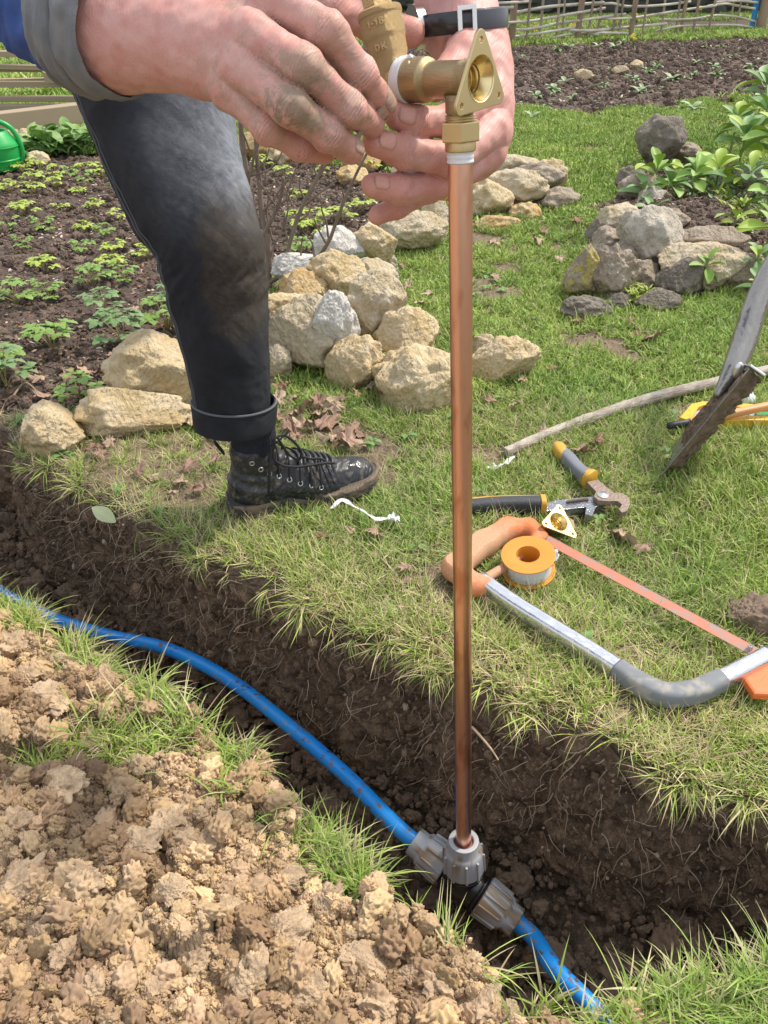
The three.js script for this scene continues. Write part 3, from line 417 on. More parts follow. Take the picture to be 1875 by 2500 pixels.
{
  const root = thing('standpipe', 'copper standpipe with brass wall plate elbow and check valve, held upright in both hands', 'pipe');
  const tube = sweep([P1.clone().addScaledVector(U, -0.035), P0.clone().addScaledVector(U, 0.02)], 0.011, { seg: 400, rs: 48 }); part('copper_tube', colored(tube, (v) => { const q = fbm(v.x * 30, v.y * 9, v.z * 30, 4), s = n3b(v.x * 300, v.y * 60, v.z * 300); return mixc([1, 1, 1], [0.72, 0.62, 0.55], clamp(sstep(0.0, 0.5, q) + 0.12 * s)); }), copperMat, root);
  const tape = (a, b, r, nm) => part(nm, sweep([P0.clone().addScaledVector(U, a), P0.clone().addScaledVector(U, b)], (t) => r + 0.0004 * Math.sin(t * 26), { seg: 14, rs: 40, shape: (t, an) => 1 + 0.012 * n3(Math.cos(an) * 2, t * 6, Math.sin(an) * 2) }), ptfe, root);
  tape(0.0, 0.018, 0.0117, 'thread_tape');
  const Bc = P0.clone().addScaledVector(U, 0.065), Np = camDir(0.72, -0.2, 0.66), em = basis(Bc, U, Np);
  const elbow = new THREE.Group(); elbow.name = 'brass_elbow'; root.add(elbow); elbow.applyMatrix4(em); elbow.scale.setScalar(0.87); elbowParts(elbow);
  const A = V(-1, 0, 0).transformDirection(em), J = Bc.clone().addScaledVector(A, 0.074), Vd = camDir(-0.245, 0.92, 0.30), ringTape = Bc.clone().addScaledVector(A, 0.0545);
  part('joint_tape', sweep([ringTape, ringTape.clone().addScaledVector(A, 0.011)], (t) => 0.0196 - 0.0012 * t, { seg: 12, rs: 40, shape: (t, an) => 1 + 0.03 * n3(Math.cos(an) * 2.5, t * 5, Math.sin(an) * 2.5) }), ptfe, root);
  // wisp of tape
  const wp = [ringTape.clone().addScaledVector(camDir(0, 0.6, 0.8), 0.02), ad(985, 168, 0.70), ad(972, 152, 0.70), ad(958, 138, 0.70)]; part('tape_wisp', sweep(wp, (t) => 0.0034 * (1 - t * 0.72), { seg: 20, rs: 7, flatness: 0.35, shape: (t, a) => 1 + 0.35 * n3(t * 9, Math.cos(a), Math.sin(a)) }), ptfe, root);
  part('tape_wisp', sweep([ringTape.clone().addScaledVector(camDir(0, 0.1, 1), 0.0195), ad(982, 190, 0.70), ad(975, 180, 0.70)], [0.005, 0.004, 0.0015], { seg: 12, rs: 7, flatness: 0.4 }), ptfe, root);
  const valve = new THREE.Group(); valve.name = 'check_valve'; root.add(valve); const vm = basis(J, Vd, camDir(1, 0.2, 0)); valve.applyMatrix4(vm); valve.scale.set(0.92, 0.8, 0.92);
  part('valve_body', lathe([[0.0001, -0.021], [0.010, -0.0195], [0.0155, -0.0135], [0.0172, -0.005], [0.0176, 0.012], [0.0172, 0.022], [0.0188, 0.027], [0.0192, 0.040], [0.0202, 0.0425], [0.0206, 0.045], [0.0206, 0.0635], [0.0215, 0.0645], [0.0215, 0.069], [0.0208, 0.0705], [0.0150, 0.0715], [0.0142, 0.0735], [0.0001, 0.0735]], 52), castMat, valve);
  const vh = hexNut(0.0245, 0.013); vh.translate(0, 0.072, 0); part('valve_hex', vh, castMat, valve); part('valve_stem', lathe([[0.0118, 0.083], [0.0122, 0.084], [0.0126, 0.112], [0.0112, 0.114], [0.0001, 0.114]], 36), castMat, valve);
  const stub = new THREE.Mesh(sweep([J, J.clone().addScaledVector(A, -0.016)], 0.0162, { seg: 3, rs: 40 }), castMat); stub.name = 'valve_branch'; root.add(stub);
  // lettering faces the camera side of the valve
  const face = new THREE.Matrix4().copy(vm).invert(), toCam = camDir(-0.42, 0, 0.9).transformDirection(face), ya = Math.atan2(toCam.x, toCam.z);
  for (const [str, y, r] of [['1-18', 0.0555, 0.0206], ['DK', 0.032, 0.019]]) { const l = letters(str, 0.0066, 0.0009, r); l.rotateY(ya); l.translate(0, y, 0); part('cast_lettering', l, castMat, valve); }
}
// ================================================================ tee and blue water pipe in the trench
const T = P1.clone().addScaledVector(U, -0.094), Wd = V(TX, -0.27, -TF).normalize();
{
  const root = thing('pipe_tee', 'black compression tee with three grey ribbed nuts in the trench', 'fitting');
  const black = phy({ color: C(0.012, 0.012, 0.014), roughness: 0.3, clearcoat: 0.3, clearcoatRoughness: 0.35 });
  const seg = (d, r, l) => sweep([T.clone().addScaledVector(d, -0.004), T.clone().addScaledVector(d, l)], r, { seg: 2, rs: 32 }); const nW = Wd.clone().negate();
  const ball = new THREE.SphereGeometry(0.03, 28, 20); ball.translate(T.x, T.y, T.z); part('tee_body', merge([seg(U, 0.026, 0.04), seg(Wd, 0.026, 0.04), seg(nW, 0.026, 0.04), ball]), black, root);
  const flange = (d) => part('body_flange', sweep([T.clone().addScaledVector(d, 0.026), T.clone().addScaledVector(d, 0.030)], 0.0305, { seg: 2, rs: 36 }), black, root); flange(U); flange(Wd); flange(nW);
  const nutMat = std({ vertexColors: true, roughness: 0.42 });
  const nut = (d, mud, hole, seed) => {
    const prof = [[hole, 0.045], [hole, 0.0595], [0.0158, 0.0612], [0.0212, 0.0612], [0.0222, 0.060], [0.0226, 0.0455], [0.0262, 0.0425], [0.0284, 0.036], [0.0304, 0.003], [0.0300, 0.0], [0.024, 0.0]], parts = [lathe(prof, 56)];
    for (let i = 0; i < 10; i++) { const a = i / 10 * Math.PI * 2, b = new RoundedBoxGeometry(0.0034, 0.036, 0.0046, 2, 0.0008); b.rotateX(-0.055); b.translate(0, 0.0195, 0.0298); b.rotateY(a); clean(b, ['position', 'normal', 'uv']); parts.push(b); }
    const g = merge(parts), m = basis(T.clone().addScaledVector(d, 0.033), d, V(0.3, 0.5, 0.8)); g.applyMatrix4(m);
    colored(g, (v) => { const q = fbm(v.x * 40 + seed, v.y * 40, v.z * 40, 4), s = n3b(v.x * 240, v.y * 240, v.z * 240); return mixc([0.40, 0.42, 0.45], mixc([0.10, 0.065, 0.04], [0.34, 0.26, 0.17], clamp(0.4 + q)), sstep(0.02, 0.1, q + s * 0.07 - 0.28 + mud)); });
    part('compression_nut', g, nutMat, root);
  };
  nut(U, 0.06, 0.0142, 1); nut(nW, 0.27, 0.0128, 5); nut(Wd, 0.33, 0.0128, 9);
  // dark seal ring round the copper
  part('seal_ring', sweep([P1.clone().addScaledVector(U, -0.012), P1.clone().addScaledVector(U, -0.004)], 0.014, { seg: 2, rs: 32 }), std({ color: C(0.10, 0.03, 0.025), roughness: 0.5 }), root);
  const blueMat = phy({ vertexColors: true, roughness: 0.38 }), blue = (g, amt) => colored(g, (v) => { const q = fbm(v.x * 55, v.y * 55, v.z * 55, 3) + 0.5 * n3b(v.x * 210, v.y * 210, v.z * 210) * 0.35, w = fbm(v.x * 8, v.y * 8, v.z * 8 + 9, 2); return mixc(mixc([0.006, 0.27, 0.82], [0.02, 0.32, 0.84], clamp(0.5 + w)), mixc([0.09, 0.06, 0.04], [0.3, 0.24, 0.17], clamp(0.5 + w * 2)), sstep(0.3, 0.42, q + amt)); });
  const L = T.clone().addScaledVector(nW, 0.07), pl = [ad(-40, 1420, 1.86), at(60, 1478, -0.27), at(150, 1517, -0.262), at(260, 1550, -0.25), at(410, 1585, -0.235), at(560, 1660, -0.225), at(700, 1768, -0.222), at(850, 1898, -0.222), L.clone().addScaledVector(nW, 0.05), L];
  single('water_pipe', blue(sweep(pl, 0.0128, { seg: 260, rs: 40 }), 0.0), blueMat, 'long bright blue plastic water pipe curving along the trench floor to the tee', 'pipe');
  const Rr = T.clone().addScaledVector(Wd, 0.07), pr = [Rr, Rr.clone().addScaledVector(Wd, 0.05), at(1352, 2362, -0.268), at(1440, 2452, -0.268), at(1600, 2630, -0.285)];
  single('water_pipe', blue(sweep(pr, 0.0128, { seg: 120, rs: 40 }), 0.07), blueMat, 'muddy short blue pipe end leaving the tee under the turf', 'pipe');
}
// ================================================================ tools on the lawn
const plateAt = (pts, h, thick, bevel = 0.001) => { // a flat piece whose outline is given on the height h, thickness below it
  const q = pts.map(([a, b]) => at(a, b, h)), s = new THREE.Shape(); q.forEach((p, i) => i ? s.lineTo(p.x, -p.z) : s.moveTo(p.x, -p.z)); s.closePath();
  const g = new THREE.ExtrudeGeometry(s, { depth: thick - 2 * bevel, bevelThickness: bevel, bevelSize: bevel, bevelSegments: 2, steps: 1 }); g.rotateX(-Math.PI / 2); g.translate(0, h - thick + bevel, 0); return g; };
const squarish = (k = 0.28) => (t, a) => { const c = Math.abs(Math.cos(a)), s = Math.abs(Math.sin(a)); return 1 / Math.pow(c ** 4 + s ** 4, k); };
{
  const root = thing('hacksaw', 'hacksaw with orange handle and bow of bright metal tube lying on the grass', 'saw');
  const H = 0.034, chrome = std({ color: C(0.62, 0.63, 0.65), metalness: 0.85, roughness: 0.36, roughnessMap: rep(coarseTex, 6), bumpMap: rep(coarseTex, 5), bumpScale: 0.0006 });
  const fr = [[1170, 1415], [1250, 1472], [1350, 1535], [1440, 1590], [1505, 1632], [1565, 1672], [1620, 1695], [1690, 1690], [1760, 1660], [1830, 1625], [1876, 1600]].map(([a, b]) => at(a, b, H));
  part('bow_tube', sweep(fr, 0.0125, { seg: 90, rs: 24, shape: squarish(), up: V(0, 1, 0), flatness: 1.05 }), chrome, root);
  const rub = sweep(fr.slice(4, 9), (t) => 0.0150 + 0.001 * Math.sin(t * 3.14), { seg: 60, rs: 32, shape: squarish(0.2), up: V(0, 1, 0) }); colored(rub, (v) => mixc([0.17, 0.185, 0.20], [0.40, 0.36, 0.29], sstep(-0.1, 0.5, fbm(v.x * 30, v.y * 40, v.z * 30, 5) + 0.1 * n3b(v.x * 240, v.y * 240, v.z * 240)) * 0.6));
  part('corner_sleeve', rub, std({ vertexColors: true, roughness: 0.7 }), root);
  const b0 = at(1322, 1311, 0.032), b1 = at(1846, 1592, 0.034), bl = b1.clone().sub(b0), bm = new RoundedBoxGeometry(bl.length(), 0.0026, 0.017, 2, 0.0008, 90); 
  const nseg = 120, bp = []; void nseg; const blade = new THREE.BoxGeometry(bl.length(), 0.0016, 0.0165, 110, 1, 6); void bm; void bp;
  colored(blade, (v) => { const q = fbm(v.x * 30, v.z * 90, 3, 4); return mixc([0.56, 0.22, 0.14], [0.33, 0.28, 0.26], sstep(-0.05, 0.35, q + 0.16 * n3b(v.x * 9, 1, 1)) * 0.8); });
  const bladeMesh = part('blade', blade, std({ vertexColors: true, roughness: 0.5 }), root); bladeMesh.position.copy(b0).addScaledVector(bl, 0.5); bladeMesh.quaternion.setFromRotationMatrix(basis(V(0, 0, 0), V(0, 1, 0), bl)); bladeMesh.rotateX(0.35);
  const tg = []; for (let i = 0; i < 130; i++) { const t = new THREE.ConeGeometry(0.0016, 0.0026, 3); t.rotateX(-Math.PI / 2); t.translate(lerp(-0.47, 0.47, i / 129) * bl.length(), 0, -0.0092); tg.push(t); } const teeth = part('teeth', merge(tg), std({ color: C(0.28, 0.22, 0.18), metalness: 0.5, roughness: 0.6 }), bladeMesh); teeth.userData.kind = 'stuff';
  for (const k of [0.02, 0.975]) { const pg = new THREE.CylinderGeometry(0.004, 0.004, 0.008, 16); const m = part('blade_pin', pg, chrome, root); m.position.copy(b0).addScaledVector(bl, k); m.position.y += 0.002; }
  const lug = part('blade_holder', new RoundedBoxGeometry(0.03, 0.012, 0.016, 2, 0.002), chrome, root); lug.position.copy(b1).add(V(0.008, -0.002, 0.004)); lug.rotation.y = 0.8;
  const o = (a, b, h = 0.032) => at(a, b, h), bones = [[o(1112, 1385), o(1180, 1328), 0.0225, 0.0235], [o(1180, 1328), o(1240, 1292), 0.0235, 0.0215], [o(1240, 1292), o(1290, 1288), 0.0205, 0.0165], [o(1290, 1288), o(1322, 1310), 0.016, 0.0125], [o(1112, 1385), o(1148, 1428), 0.0225, 0.02], [o(1148, 1428), o(1186, 1432), 0.019, 0.0165], [o(1172, 1420), o(1250, 1374), 0.0085, 0.008], [o(1250, 1374), o(1308, 1318), 0.008, 0.0105]].map((b) => bone(...b)), bb = new THREE.Box3(); for (const [a, b] of [[1080, 1400], [1340, 1270], [1200, 1460]]) bb.expandByPoint(o(a, b, 0.032)); bb.expandByScalar(0.045);
  const hg = surfaceNets((x, y, z) => { let d = 1; for (const f of bones) d = smin(d, f(x, y, z), 0.012); return Math.max(d, Math.abs(y - 0.032) - 0.0185 + 0.002 * 0); }, bb.min, bb.max, 0.0022);
  colored(hg, (v) => { const q = fbm(v.x * 25, v.y * 25, v.z * 25, 4), e = at(1165, 1350, 0.04), k = sstep(0.11, 0.02, v.distanceTo(e) * 0.8 + 0.03 * q); return mixc([0.68, 0.19, 0.055], [0.52, 0.30, 0.17], clamp(k * 1.1 + sstep(0.1, 0.35, q) * 0.5)); });
  part('handle', skewUV(hg), std({ vertexColors: true, roughness: 0.55, bumpMap: rep(grainTex, 20), bumpScale: 0.0008 }), root);
  const wn = plateAt([[1822, 1655], [1850, 1628], [1880, 1605], [1900, 1640], [1880, 1690], [1845, 1688]], 0.034, 0.014, 0.004); part('wing_nut', wn, std({ color: C(0.72, 0.16, 0.04), roughness: 0.45 }), root);
}
{
  const root = thing('tape_spool', 'orange spool of white thread tape lying by the saw handle', 'tape'), plastic = phy({ color: C(0.72, 0.30, 0.035), roughness: 0.4, transmission: 0.12 });
  const disc = (y, nm) => { const d = lathe([[0.0182, y], [0.0405, y], [0.0412, y + 0.0006], [0.0412, y + 0.002], [0.0405, y + 0.0026], [0.0182, y + 0.0026], [0.0182, y]], 64); part(nm, d, plastic, root); }; disc(0, 'flange'); disc(0.033, 'flange');
  part('core', lathe([[0.0182, 0], [0.0182, 0.0356], [0.0172, 0.0356], [0.0172, 0], [0.0182, 0]], 48), plastic, root);
  part('tape_roll', lathe([[0.019, 0.0026], [0.0342, 0.0028], [0.0348, 0.004], [0.0346, 0.03], [0.034, 0.0325], [0.019, 0.0328]], 64), std({ color: C(0.80, 0.81, 0.83), roughness: 0.6, bumpMap: rep(coarseTex, 30, 2), bumpScale: 0.001 }), root);
  const end = sweep([V(0.034, 0.026, 0.004), V(0.041, 0.024, 0.002), V(0.045, 0.018, 0.0), V(0.043, 0.010, 0.003)], [0.008, 0.007, 0.005, 0.003], { seg: 18, rs: 8, flatness: 0.18, shape: (t, a) => 1 + 0.4 * n3(t * 6, Math.cos(a) * 2, Math.sin(a) * 2) }); part('tape_end', end, ptfe, root);
  root.position.copy(at(1292, 1408, 0.012)).add(V(0, 0.004, -0.012)); root.rotation.set(0.08, 0.2, 0.13); root.scale.setScalar(1.12);
}
{
  const root = thing('pliers', 'open water pump pliers with black and yellow handles on the grass', 'pliers'), steel = std({ color: C(0.30, 0.31, 0.33), metalness: 0.8, roughness: 0.42, roughnessMap: rep(coarseTex, 10), bumpMap: rep(coarseTex, 14), bumpScale: 0.0008 }), rust = std({ color: C(0.27, 0.21, 0.17), metalness: 0.6, roughness: 0.6, bumpMap: rep(coarseTex, 14), bumpScale: 0.001 });
  const grip = std({ color: C(0.035, 0.038, 0.045), roughness: 0.55, bumpMap: rep(grainTex, 16), bumpScale: 0.0006 }), yel = std({ color: C(0.55, 0.31, 0.035), roughness: 0.5 }), z = ([a, b]) => [1100 + a * 0.3014, 1150 + b * 0.3014];
  part('grip', sweep([at(1140, 1238, 0.026), at(1230, 1232, 0.027), at(1318, 1231, 0.028)], [0.0155, 0.0165, 0.0165, 0.0168], { seg: 30, rs: 24, shape: squarish(0.2), up: V(0, 1, 0) }), grip, root);
  part('grip_inlay', sweep([at(1150, 1224, 0.034), at(1230, 1219, 0.035), at(1318, 1218, 0.036)], 0.0085, { seg: 20, rs: 14, up: V(0, 1, 0), flatness: 0.7 }), yel, root);
  part('grip_collar', sweep([at(1317, 1231, 0.028), at(1331, 1231, 0.028)], 0.0172, { seg: 4, rs: 24, shape: squarish(0.2), up: V(0, 1, 0) }), yel, root);
  part('grip', sweep([at(1366, 1100, 0.026), at(1388, 1122, 0.027), at(1412, 1148, 0.028), at(1436, 1168, 0.029)], [0.0125, 0.0145, 0.0135, 0.0165], { seg: 30, rs: 24, shape: squarish(0.2), up: V(0, 1, 0) }), std({ color: C(0.17, 0.18, 0.21), roughness: 0.55 }), root);
  part('grip_end', sweep([at(1362, 1088, 0.026), at(1368, 1102, 0.028), at(1384, 1122, 0.031)], [0.0105, 0.0142, 0.0118, 0.006], { seg: 16, rs: 20, shape: squarish(0.2), up: V(0, 1, 0) }), yel, root);
  part('grip_collar', sweep([at(1427, 1163, 0.028), at(1446, 1172, 0.028)], [0.016, 0.0185, 0.0185], { seg: 4, rs: 24, shape: squarish(0.2), up: V(0, 1, 0) }), yel, root);
  part('upper_jaw', plateAt([[1108, 88], [1195, 72], [1275, 140], [1320, 175], [1395, 180], [1442, 215], [1452, 262], [1425, 318], [1388, 332], [1368, 310], [1392, 268], [1350, 238], [1290, 240], [1200, 235], [1165, 205], [1182, 165]].map(z), 0.036, 0.011), rust, root);
  part('lower_jaw', plateAt([[775, 262], [860, 236], [940, 228], [1090, 212], [1165, 205], [1245, 178], [1300, 208], [1248, 246], [1172, 290], [1142, 358], [1095, 345], [1102, 288], [950, 304], [780, 318]].map(z), 0.025, 0.013), steel, root);
  const pv = at(1472, 1208, 0.037), piv = part('pivot', lathe([[0.0001, 0.0035], [0.0055, 0.003], [0.0065, 0.0012], [0.0105, 0.001], [0.0112, 0], [0.0112, -0.012]], 36), std({ color: C(0.6, 0.6, 0.6), metalness: 1, roughness: 0.25 }), root); piv.position.copy(pv);
  for (let i = 0; i < 14; i++) { const t = part('adjusting_tooth', new RoundedBoxGeometry(0.0022, 0.005, 0.006, 1, 0.0006), rust, root); t.position.copy(at(...z([945 + i * 12.5, 250 - i * 1.6]), 0.027)); t.rotation.y = 0.2; }
}
{
  const root = thing('brass_fitting', 'spare brass wall plate elbow lying between the pliers and the saw handle', 'fitting'); elbowParts(root, false);
  const n2 = hexNut(0.029, 0.016); n2.translate(0, -0.046, 0); part('compression_nut', n2, brassMat, root);
  const pl = at(1348, 1288, 0.03); root.applyMatrix4(basis(pl, camDir(-0.86, -0.1, 0.45), camDir(-0.25, 0.30, 0.9))); root.scale.setScalar(0.92);
}
{
  const g = sweep([at(1232, 1106, 0.012), at(1330, 1064, 0.016), at(1480, 1008, 0.02), at(1620, 964, 0.02), at(1740, 935, 0.02), at(1880, 902, 0.02), at(2050, 870, 0.02)], [0.0115, 0.0125, 0.0135, 0.0132, 0.0128, 0.012, 0.011], { seg: 160, rs: 22, shape: (t, a) => 1 + 0.05 * n3(t * 14, Math.cos(a), Math.sin(a)) + 0.1 * Math.exp(-(((t * 9) % 1 - 0.5) ** 2) * 160) });
  colored(g, (v) => { const q = fbm(v.x * 14, v.y * 60, v.z * 14, 4); return mixc([0.30, 0.25, 0.20], [0.48, 0.43, 0.37], clamp(0.5 + 1.3 * q)).map((e) => e * (1 + 0.2 * sstep(0.2, 0.5, n3b(v.x * 90, v.y * 90, v.z * 90)) - 0.1)); });
  single('stick', g, std({ vertexColors: true, roughness: 0.8, bumpMap: rep(coarseTex, 18, 4), bumpScale: 0.0015 }), 'long peeled grey stick lying on the grass behind the pliers', 'stick');
}
{ // spade: blade nearly edge-on, stuck in the lawn
  const root = thing('spade', 'muddy steel spade standing in the lawn with its blade edge on', 'spade');
  const tip = ad(1615, 1142, 1.68), top = ad(1816, 896, 1.60), ax = top.clone().sub(tip), Lb = ax.length(), wv = camDir(-0.37, -0.34, 0.86), m = basis(tip, ax, wv); // local: y up the blade, x across it
  const nw = 14, nl = 26, pos = [], idx = [], uv = []; const w = (t) => 0.078 * (0.86 + 0.14 * t), pt = (i, j, off) => { const u = i / nw * 2 - 1, t = j / nl; return [u * w(t), t * Lb - 0.012 * (1 - t) * u * u, off - 0.016 * (1 - u * u) * (0.4 + t)]; };
  for (const off of [0.0016, -0.0016]) for (let j = 0; j <= nl; j++) for (let i = 0; i <= nw; i++) { pos.push(...pt(i, j, off)); uv.push(i / nw * 0.16, j / nl * Lb); }
  const N = (nw + 1) * (nl + 1); for (let j = 0; j < nl; j++) for (let i = 0; i < nw; i++) { const a = j * (nw + 1) + i, b = a + nw + 1; idx.push(a, a + 1, b, a + 1, b + 1, b, N + a, N + b, N + a + 1, N + a + 1, N + b, N + b + 1); }
  const edge = (a, b) => idx.push(a, N + a, b, b, N + a, N + b); for (let j = 0; j < nl; j++) { edge(j * (nw + 1) + nw, (j + 1) * (nw + 1) + nw); edge((j + 1) * (nw + 1), j * (nw + 1)); } for (let i = 0; i < nw; i++) { edge(nl * (nw + 1) + i + 1, nl * (nw + 1) + i); edge(i, i + 1); }
  const bg = indexed(pos, idx, uv); bg.applyMatrix4(m); const steel = std({ color: C(0.30, 0.285, 0.265), metalness: 0.7, roughness: 0.45, roughnessMap: rep(coarseTex, 4), bumpMap: rep(coarseTex, 5), bumpScale: 0.0006 }); part('blade', bg, steel, root);
  // caked soil on both faces
  for (const [sd, th, from] of [[1, 0.017, 0.2], [-1, 0.013, 0.42]]) { const a = 40, b = 60, q = [], ix = []; for (let j = 0; j <= b; j++) for (let i = 0; i <= a; i++) { const t = lerp(from - 0.12 + 0.1 * n3(i * 0.2, sd, 3), 0.99, j / b), u = i / a * 2 - 1, [x, y, zz] = [u * w(t) * 0.99, t * Lb, -0.016 * (1 - u * u) * (0.4 + t)], k = Math.sin(Math.PI * clamp(i / a)) ** 0.35 * sstep(0, 0.12, j / b), h = k * th * (0.45 + 0.9 * clamp(0.5 + fbm(x * 40 + sd * 9, y * 40, 2, 4)) + 0.3 * ridge(x * 130, y * 130, 3, 2)) - 0.001; q.push(x, y, zz - sd * (0.0012 + Math.max(-0.002, h))); } for (let j = 0; j < b; j++) for (let i = 0; i < a; i++) { const o = j * (a + 1) + i; ix.push(o, o + 1, o + a + 1, o + 1, o + a + 2, o + a + 1); } const g = indexed(q, ix); g.applyMatrix4(m); skewUV(g); colored(g, (v) => mixc([0.11, 0.075, 0.05], [0.22, 0.155, 0.10], clamp(0.5 + fbm(v.x * 45, v.y * 45, v.z * 45, 4)))); part('caked_soil', g, std({ vertexColors: true, roughness: 0.95, side: THREE.DoubleSide, bumpMap: rep(crumbBump, 8), bumpScale: 0.004 }), root); }
  const bright = std({ color: C(0.72, 0.72, 0.74), metalness: 0.9, roughness: 0.28 });
  for (const s of [-1, 1]) { const t = new RoundedBoxGeometry(0.062, 0.005, 0.034, 2, 0.0018); t.translate(s * 0.05, Lb + 0.004, -0.014); t.applyMatrix4(m); part('tread', t, bright, root); }
  const sh = [ad(1748, 968, 1.575), ad(1788, 905, 1.585), ad(1818, 830, 1.6), ad(1838, 765, 1.6), ad(1868, 690, 1.6), ad(1905, 620, 1.6), ad(1960, 520, 1.62), ad(2080, 300, 1.68), ad(2170, 130, 1.72)];
  part('socket', sweep(sh.slice(0, 7), [0.008, 0.026, 0.031, 0.030, 0.0275, 0.026, 0.024], { seg: 60, rs: 32, flatness: 0.8, shape: (t, a) => 1 - 0.1 * Math.exp(-(((a - 3.14) / 0.5) ** 2)) }), steel, root);
  part('shaft', sweep(sh.slice(5), 0.0195, { seg: 40, rs: 24 }), std({ color: C(0.36, 0.24, 0.13), roughness: 0.55 }), root);
  part('grip', sweep([ad(2120, 105, 1.72), ad(2222, 150, 1.72)], 0.018, { seg: 6, rs: 18 }), std({ color: C(0.03, 0.03, 0.035), roughness: 0.6 }), root);
  const weld = new THREE.SphereGeometry(0.012, 20, 14); weld.scale(0.8, 1.5, 0.5); const wm = part('rivet_plate', weld, bright, root); wm.position.copy(ad(1802, 905, 1.555));
}
{ // yellow tool tray and the bar lying over it
  const root = thing('tool_tray', 'yellow plastic tool tray with grey lining on the grass behind the spade', 'tray'), yl = std({ color: C(0.72, 0.41, 0.02), roughness: 0.45 });
  const outer = [[1662, 1018], [1690, 986], [1716, 980], [1800, 984], [1900, 992], [2080, 1004], [2100, 1030], [1880, 1024], [1760, 1024], [1684, 1026]], innerP = [[1692, 1014], [1706, 993], [1722, 988], [1880, 997], [2060, 1010], [2068, 1020], [1880, 1014], [1740, 1016]];
  const q = outer.map(([a, b]) => at(a, b, 0.034)), s = new THREE.Shape(q.map((p) => new THREE.Vector2(p.x, -p.z))), hl = new THREE.Path(innerP.map(([a, b]) => { const p = at(a, b, 0.034); return new THREE.Vector2(p.x, -p.z); })); s.holes.push(hl);
  const g = new THREE.ExtrudeGeometry(s, { depth: 0.026, bevelThickness: 0.002, bevelSize: 0.002, bevelSegments: 2 }); g.rotateX(-Math.PI / 2); g.translate(0, 0.006, 0); part('rim', g, yl, root);
  { const q2 = innerP.map(([a, b]) => at(a, b, 0.024)), s2 = new THREE.Shape(q2.map((p) => new THREE.Vector2(p.x, -p.z))), c2 = at(1783, 1001, 0.024), h2 = new THREE.Path(); h2.absellipse(c2.x, -c2.z, 0.02, 0.013, 0, Math.PI * 2); s2.holes.push(h2); const g2 = new THREE.ExtrudeGeometry(s2, { depth: 0.018, bevelEnabled: false, curveSegments: 24 }); g2.rotateX(-Math.PI / 2); g2.translate(0, 0.006, 0); part('lining', g2, std({ color: C(0.42, 0.43, 0.50), roughness: 0.6 }), root); }
  part('green_strip', plateAt([[1845, 1006], [1900, 1003], [1990, 1008], [1990, 1016], [1880, 1013], [1848, 1012]], 0.031, 0.008, 0.001), std({ color: C(0.03, 0.26, 0.06), roughness: 0.5 }), root);
  part('base', plateAt([[1780, 1030], [1880, 1028], [2090, 1034], [2090, 1052], [1880, 1044], [1790, 1040]], 0.012, 0.012, 0.002), std({ color: C(0.02, 0.02, 0.02), roughness: 0.6 }), root);
  const bar = thing('marking_bar', 'orange bar with a black end leaning across the yellow tray', 'bar'); const a = at(1684, 1031, 0.036), b = at(1900, 986, 0.058), c = at(1632, 1040, 0.032);
  part('bar_body', sweep([a, b, b.clone().add(b.clone().sub(a))], 0.0085, { seg: 12, rs: 16, shape: squarish(0.25), up: V(0, 1, 0) }), std({ color: C(0.66, 0.31, 0.13), roughness: 0.5 }), bar); part('bar_end', sweep([c, a], 0.0092, { seg: 4, rs: 6, up: V(0, 1, 0) }), std({ color: C(0.02, 0.022, 0.027), roughness: 0.5 }), bar);
}
{ // white ribbed plastic cap
  const pr = []; for (let i = 0; i <= 12; i++) { const a = i / 12 * Math.PI / 2; pr.push([Math.max(0.0001, Math.sin(a) * 0.022), Math.cos(a) * 0.024]); } const g = lathe(pr, 48), p = g.attributes.position; for (let i = 0; i < p.count; i++) { const x = p.getX(i), z = p.getZ(i), a = Math.atan2(z, x), k = 1 + 0.05 * Math.cos(a * 12); p.setX(i, x * k); p.setZ(i, z * k); } g.computeVertexNormals();
  const m = single('plastic_cap', g, std({ color: C(0.66, 0.73, 0.76), roughness: 0.4, side: THREE.DoubleSide }), 'small white domed plastic cap on the grass behind the spade', 'cap'); m.position.copy(at(1820, 976, 0.012)); m.rotation.set(0.5, 0, 0.2);
}
{ // torn strips of thread tape on the grass
  const strip = (pts, w, lab) => { const c = new THREE.CatmullRomCurve3(pts), n = 50, pos = [], idx = []; for (let i = 0; i <= n; i++) { const t = i / n, p = c.getPoint(t), T2 = c.getTangent(t), sd = V(0, 1, 0).cross(T2).normalize(), tw = 0.9 * n3(t * 4, 2, w * 90), a = sd.clone().multiplyScalar(Math.cos(tw)).add(V(0, Math.sin(tw), 0)), ww = w * (0.75 + 0.35 * n3(t * 7, 5, 5)); for (const k of [-1, -0.3, 0.4, 1]) { const q = p.clone().addScaledVector(a, k * ww / 2); pos.push(q.x, q.y + 0.0022 * Math.cos(k * 3 + t * 20), q.z); } } for (let i = 0; i < n; i++) for (let j = 0; j < 3; j++) { const o = i * 4 + j; idx.push(o, o + 1, o + 4, o + 1, o + 5, o + 4); } return single('tape_strip', indexed(pos, idx), ptfe, lab, 'tape'); };
  strip([at(806, 1240, 0.02), at(838, 1222, 0.028), at(872, 1240, 0.026), at(910, 1262, 0.026), at(945, 1268, 0.024), at(975, 1262, 0.026)], 0.014, 'long torn strip of white tape on the grass before the boot toe');
  strip([at(950, 1258, 0.03), at(962, 1264, 0.03), at(976, 1272, 0.022)], 0.017, 'crumpled end of white tape next to the long torn strip');
  strip([at(1188, 1140, 0.016), at(1215, 1138, 0.02), at(1238, 1128, 0.024), at(1252, 1114, 0.026)], 0.016, 'small white tape scrap at the cut end of the stick');
}
console.log('tools');

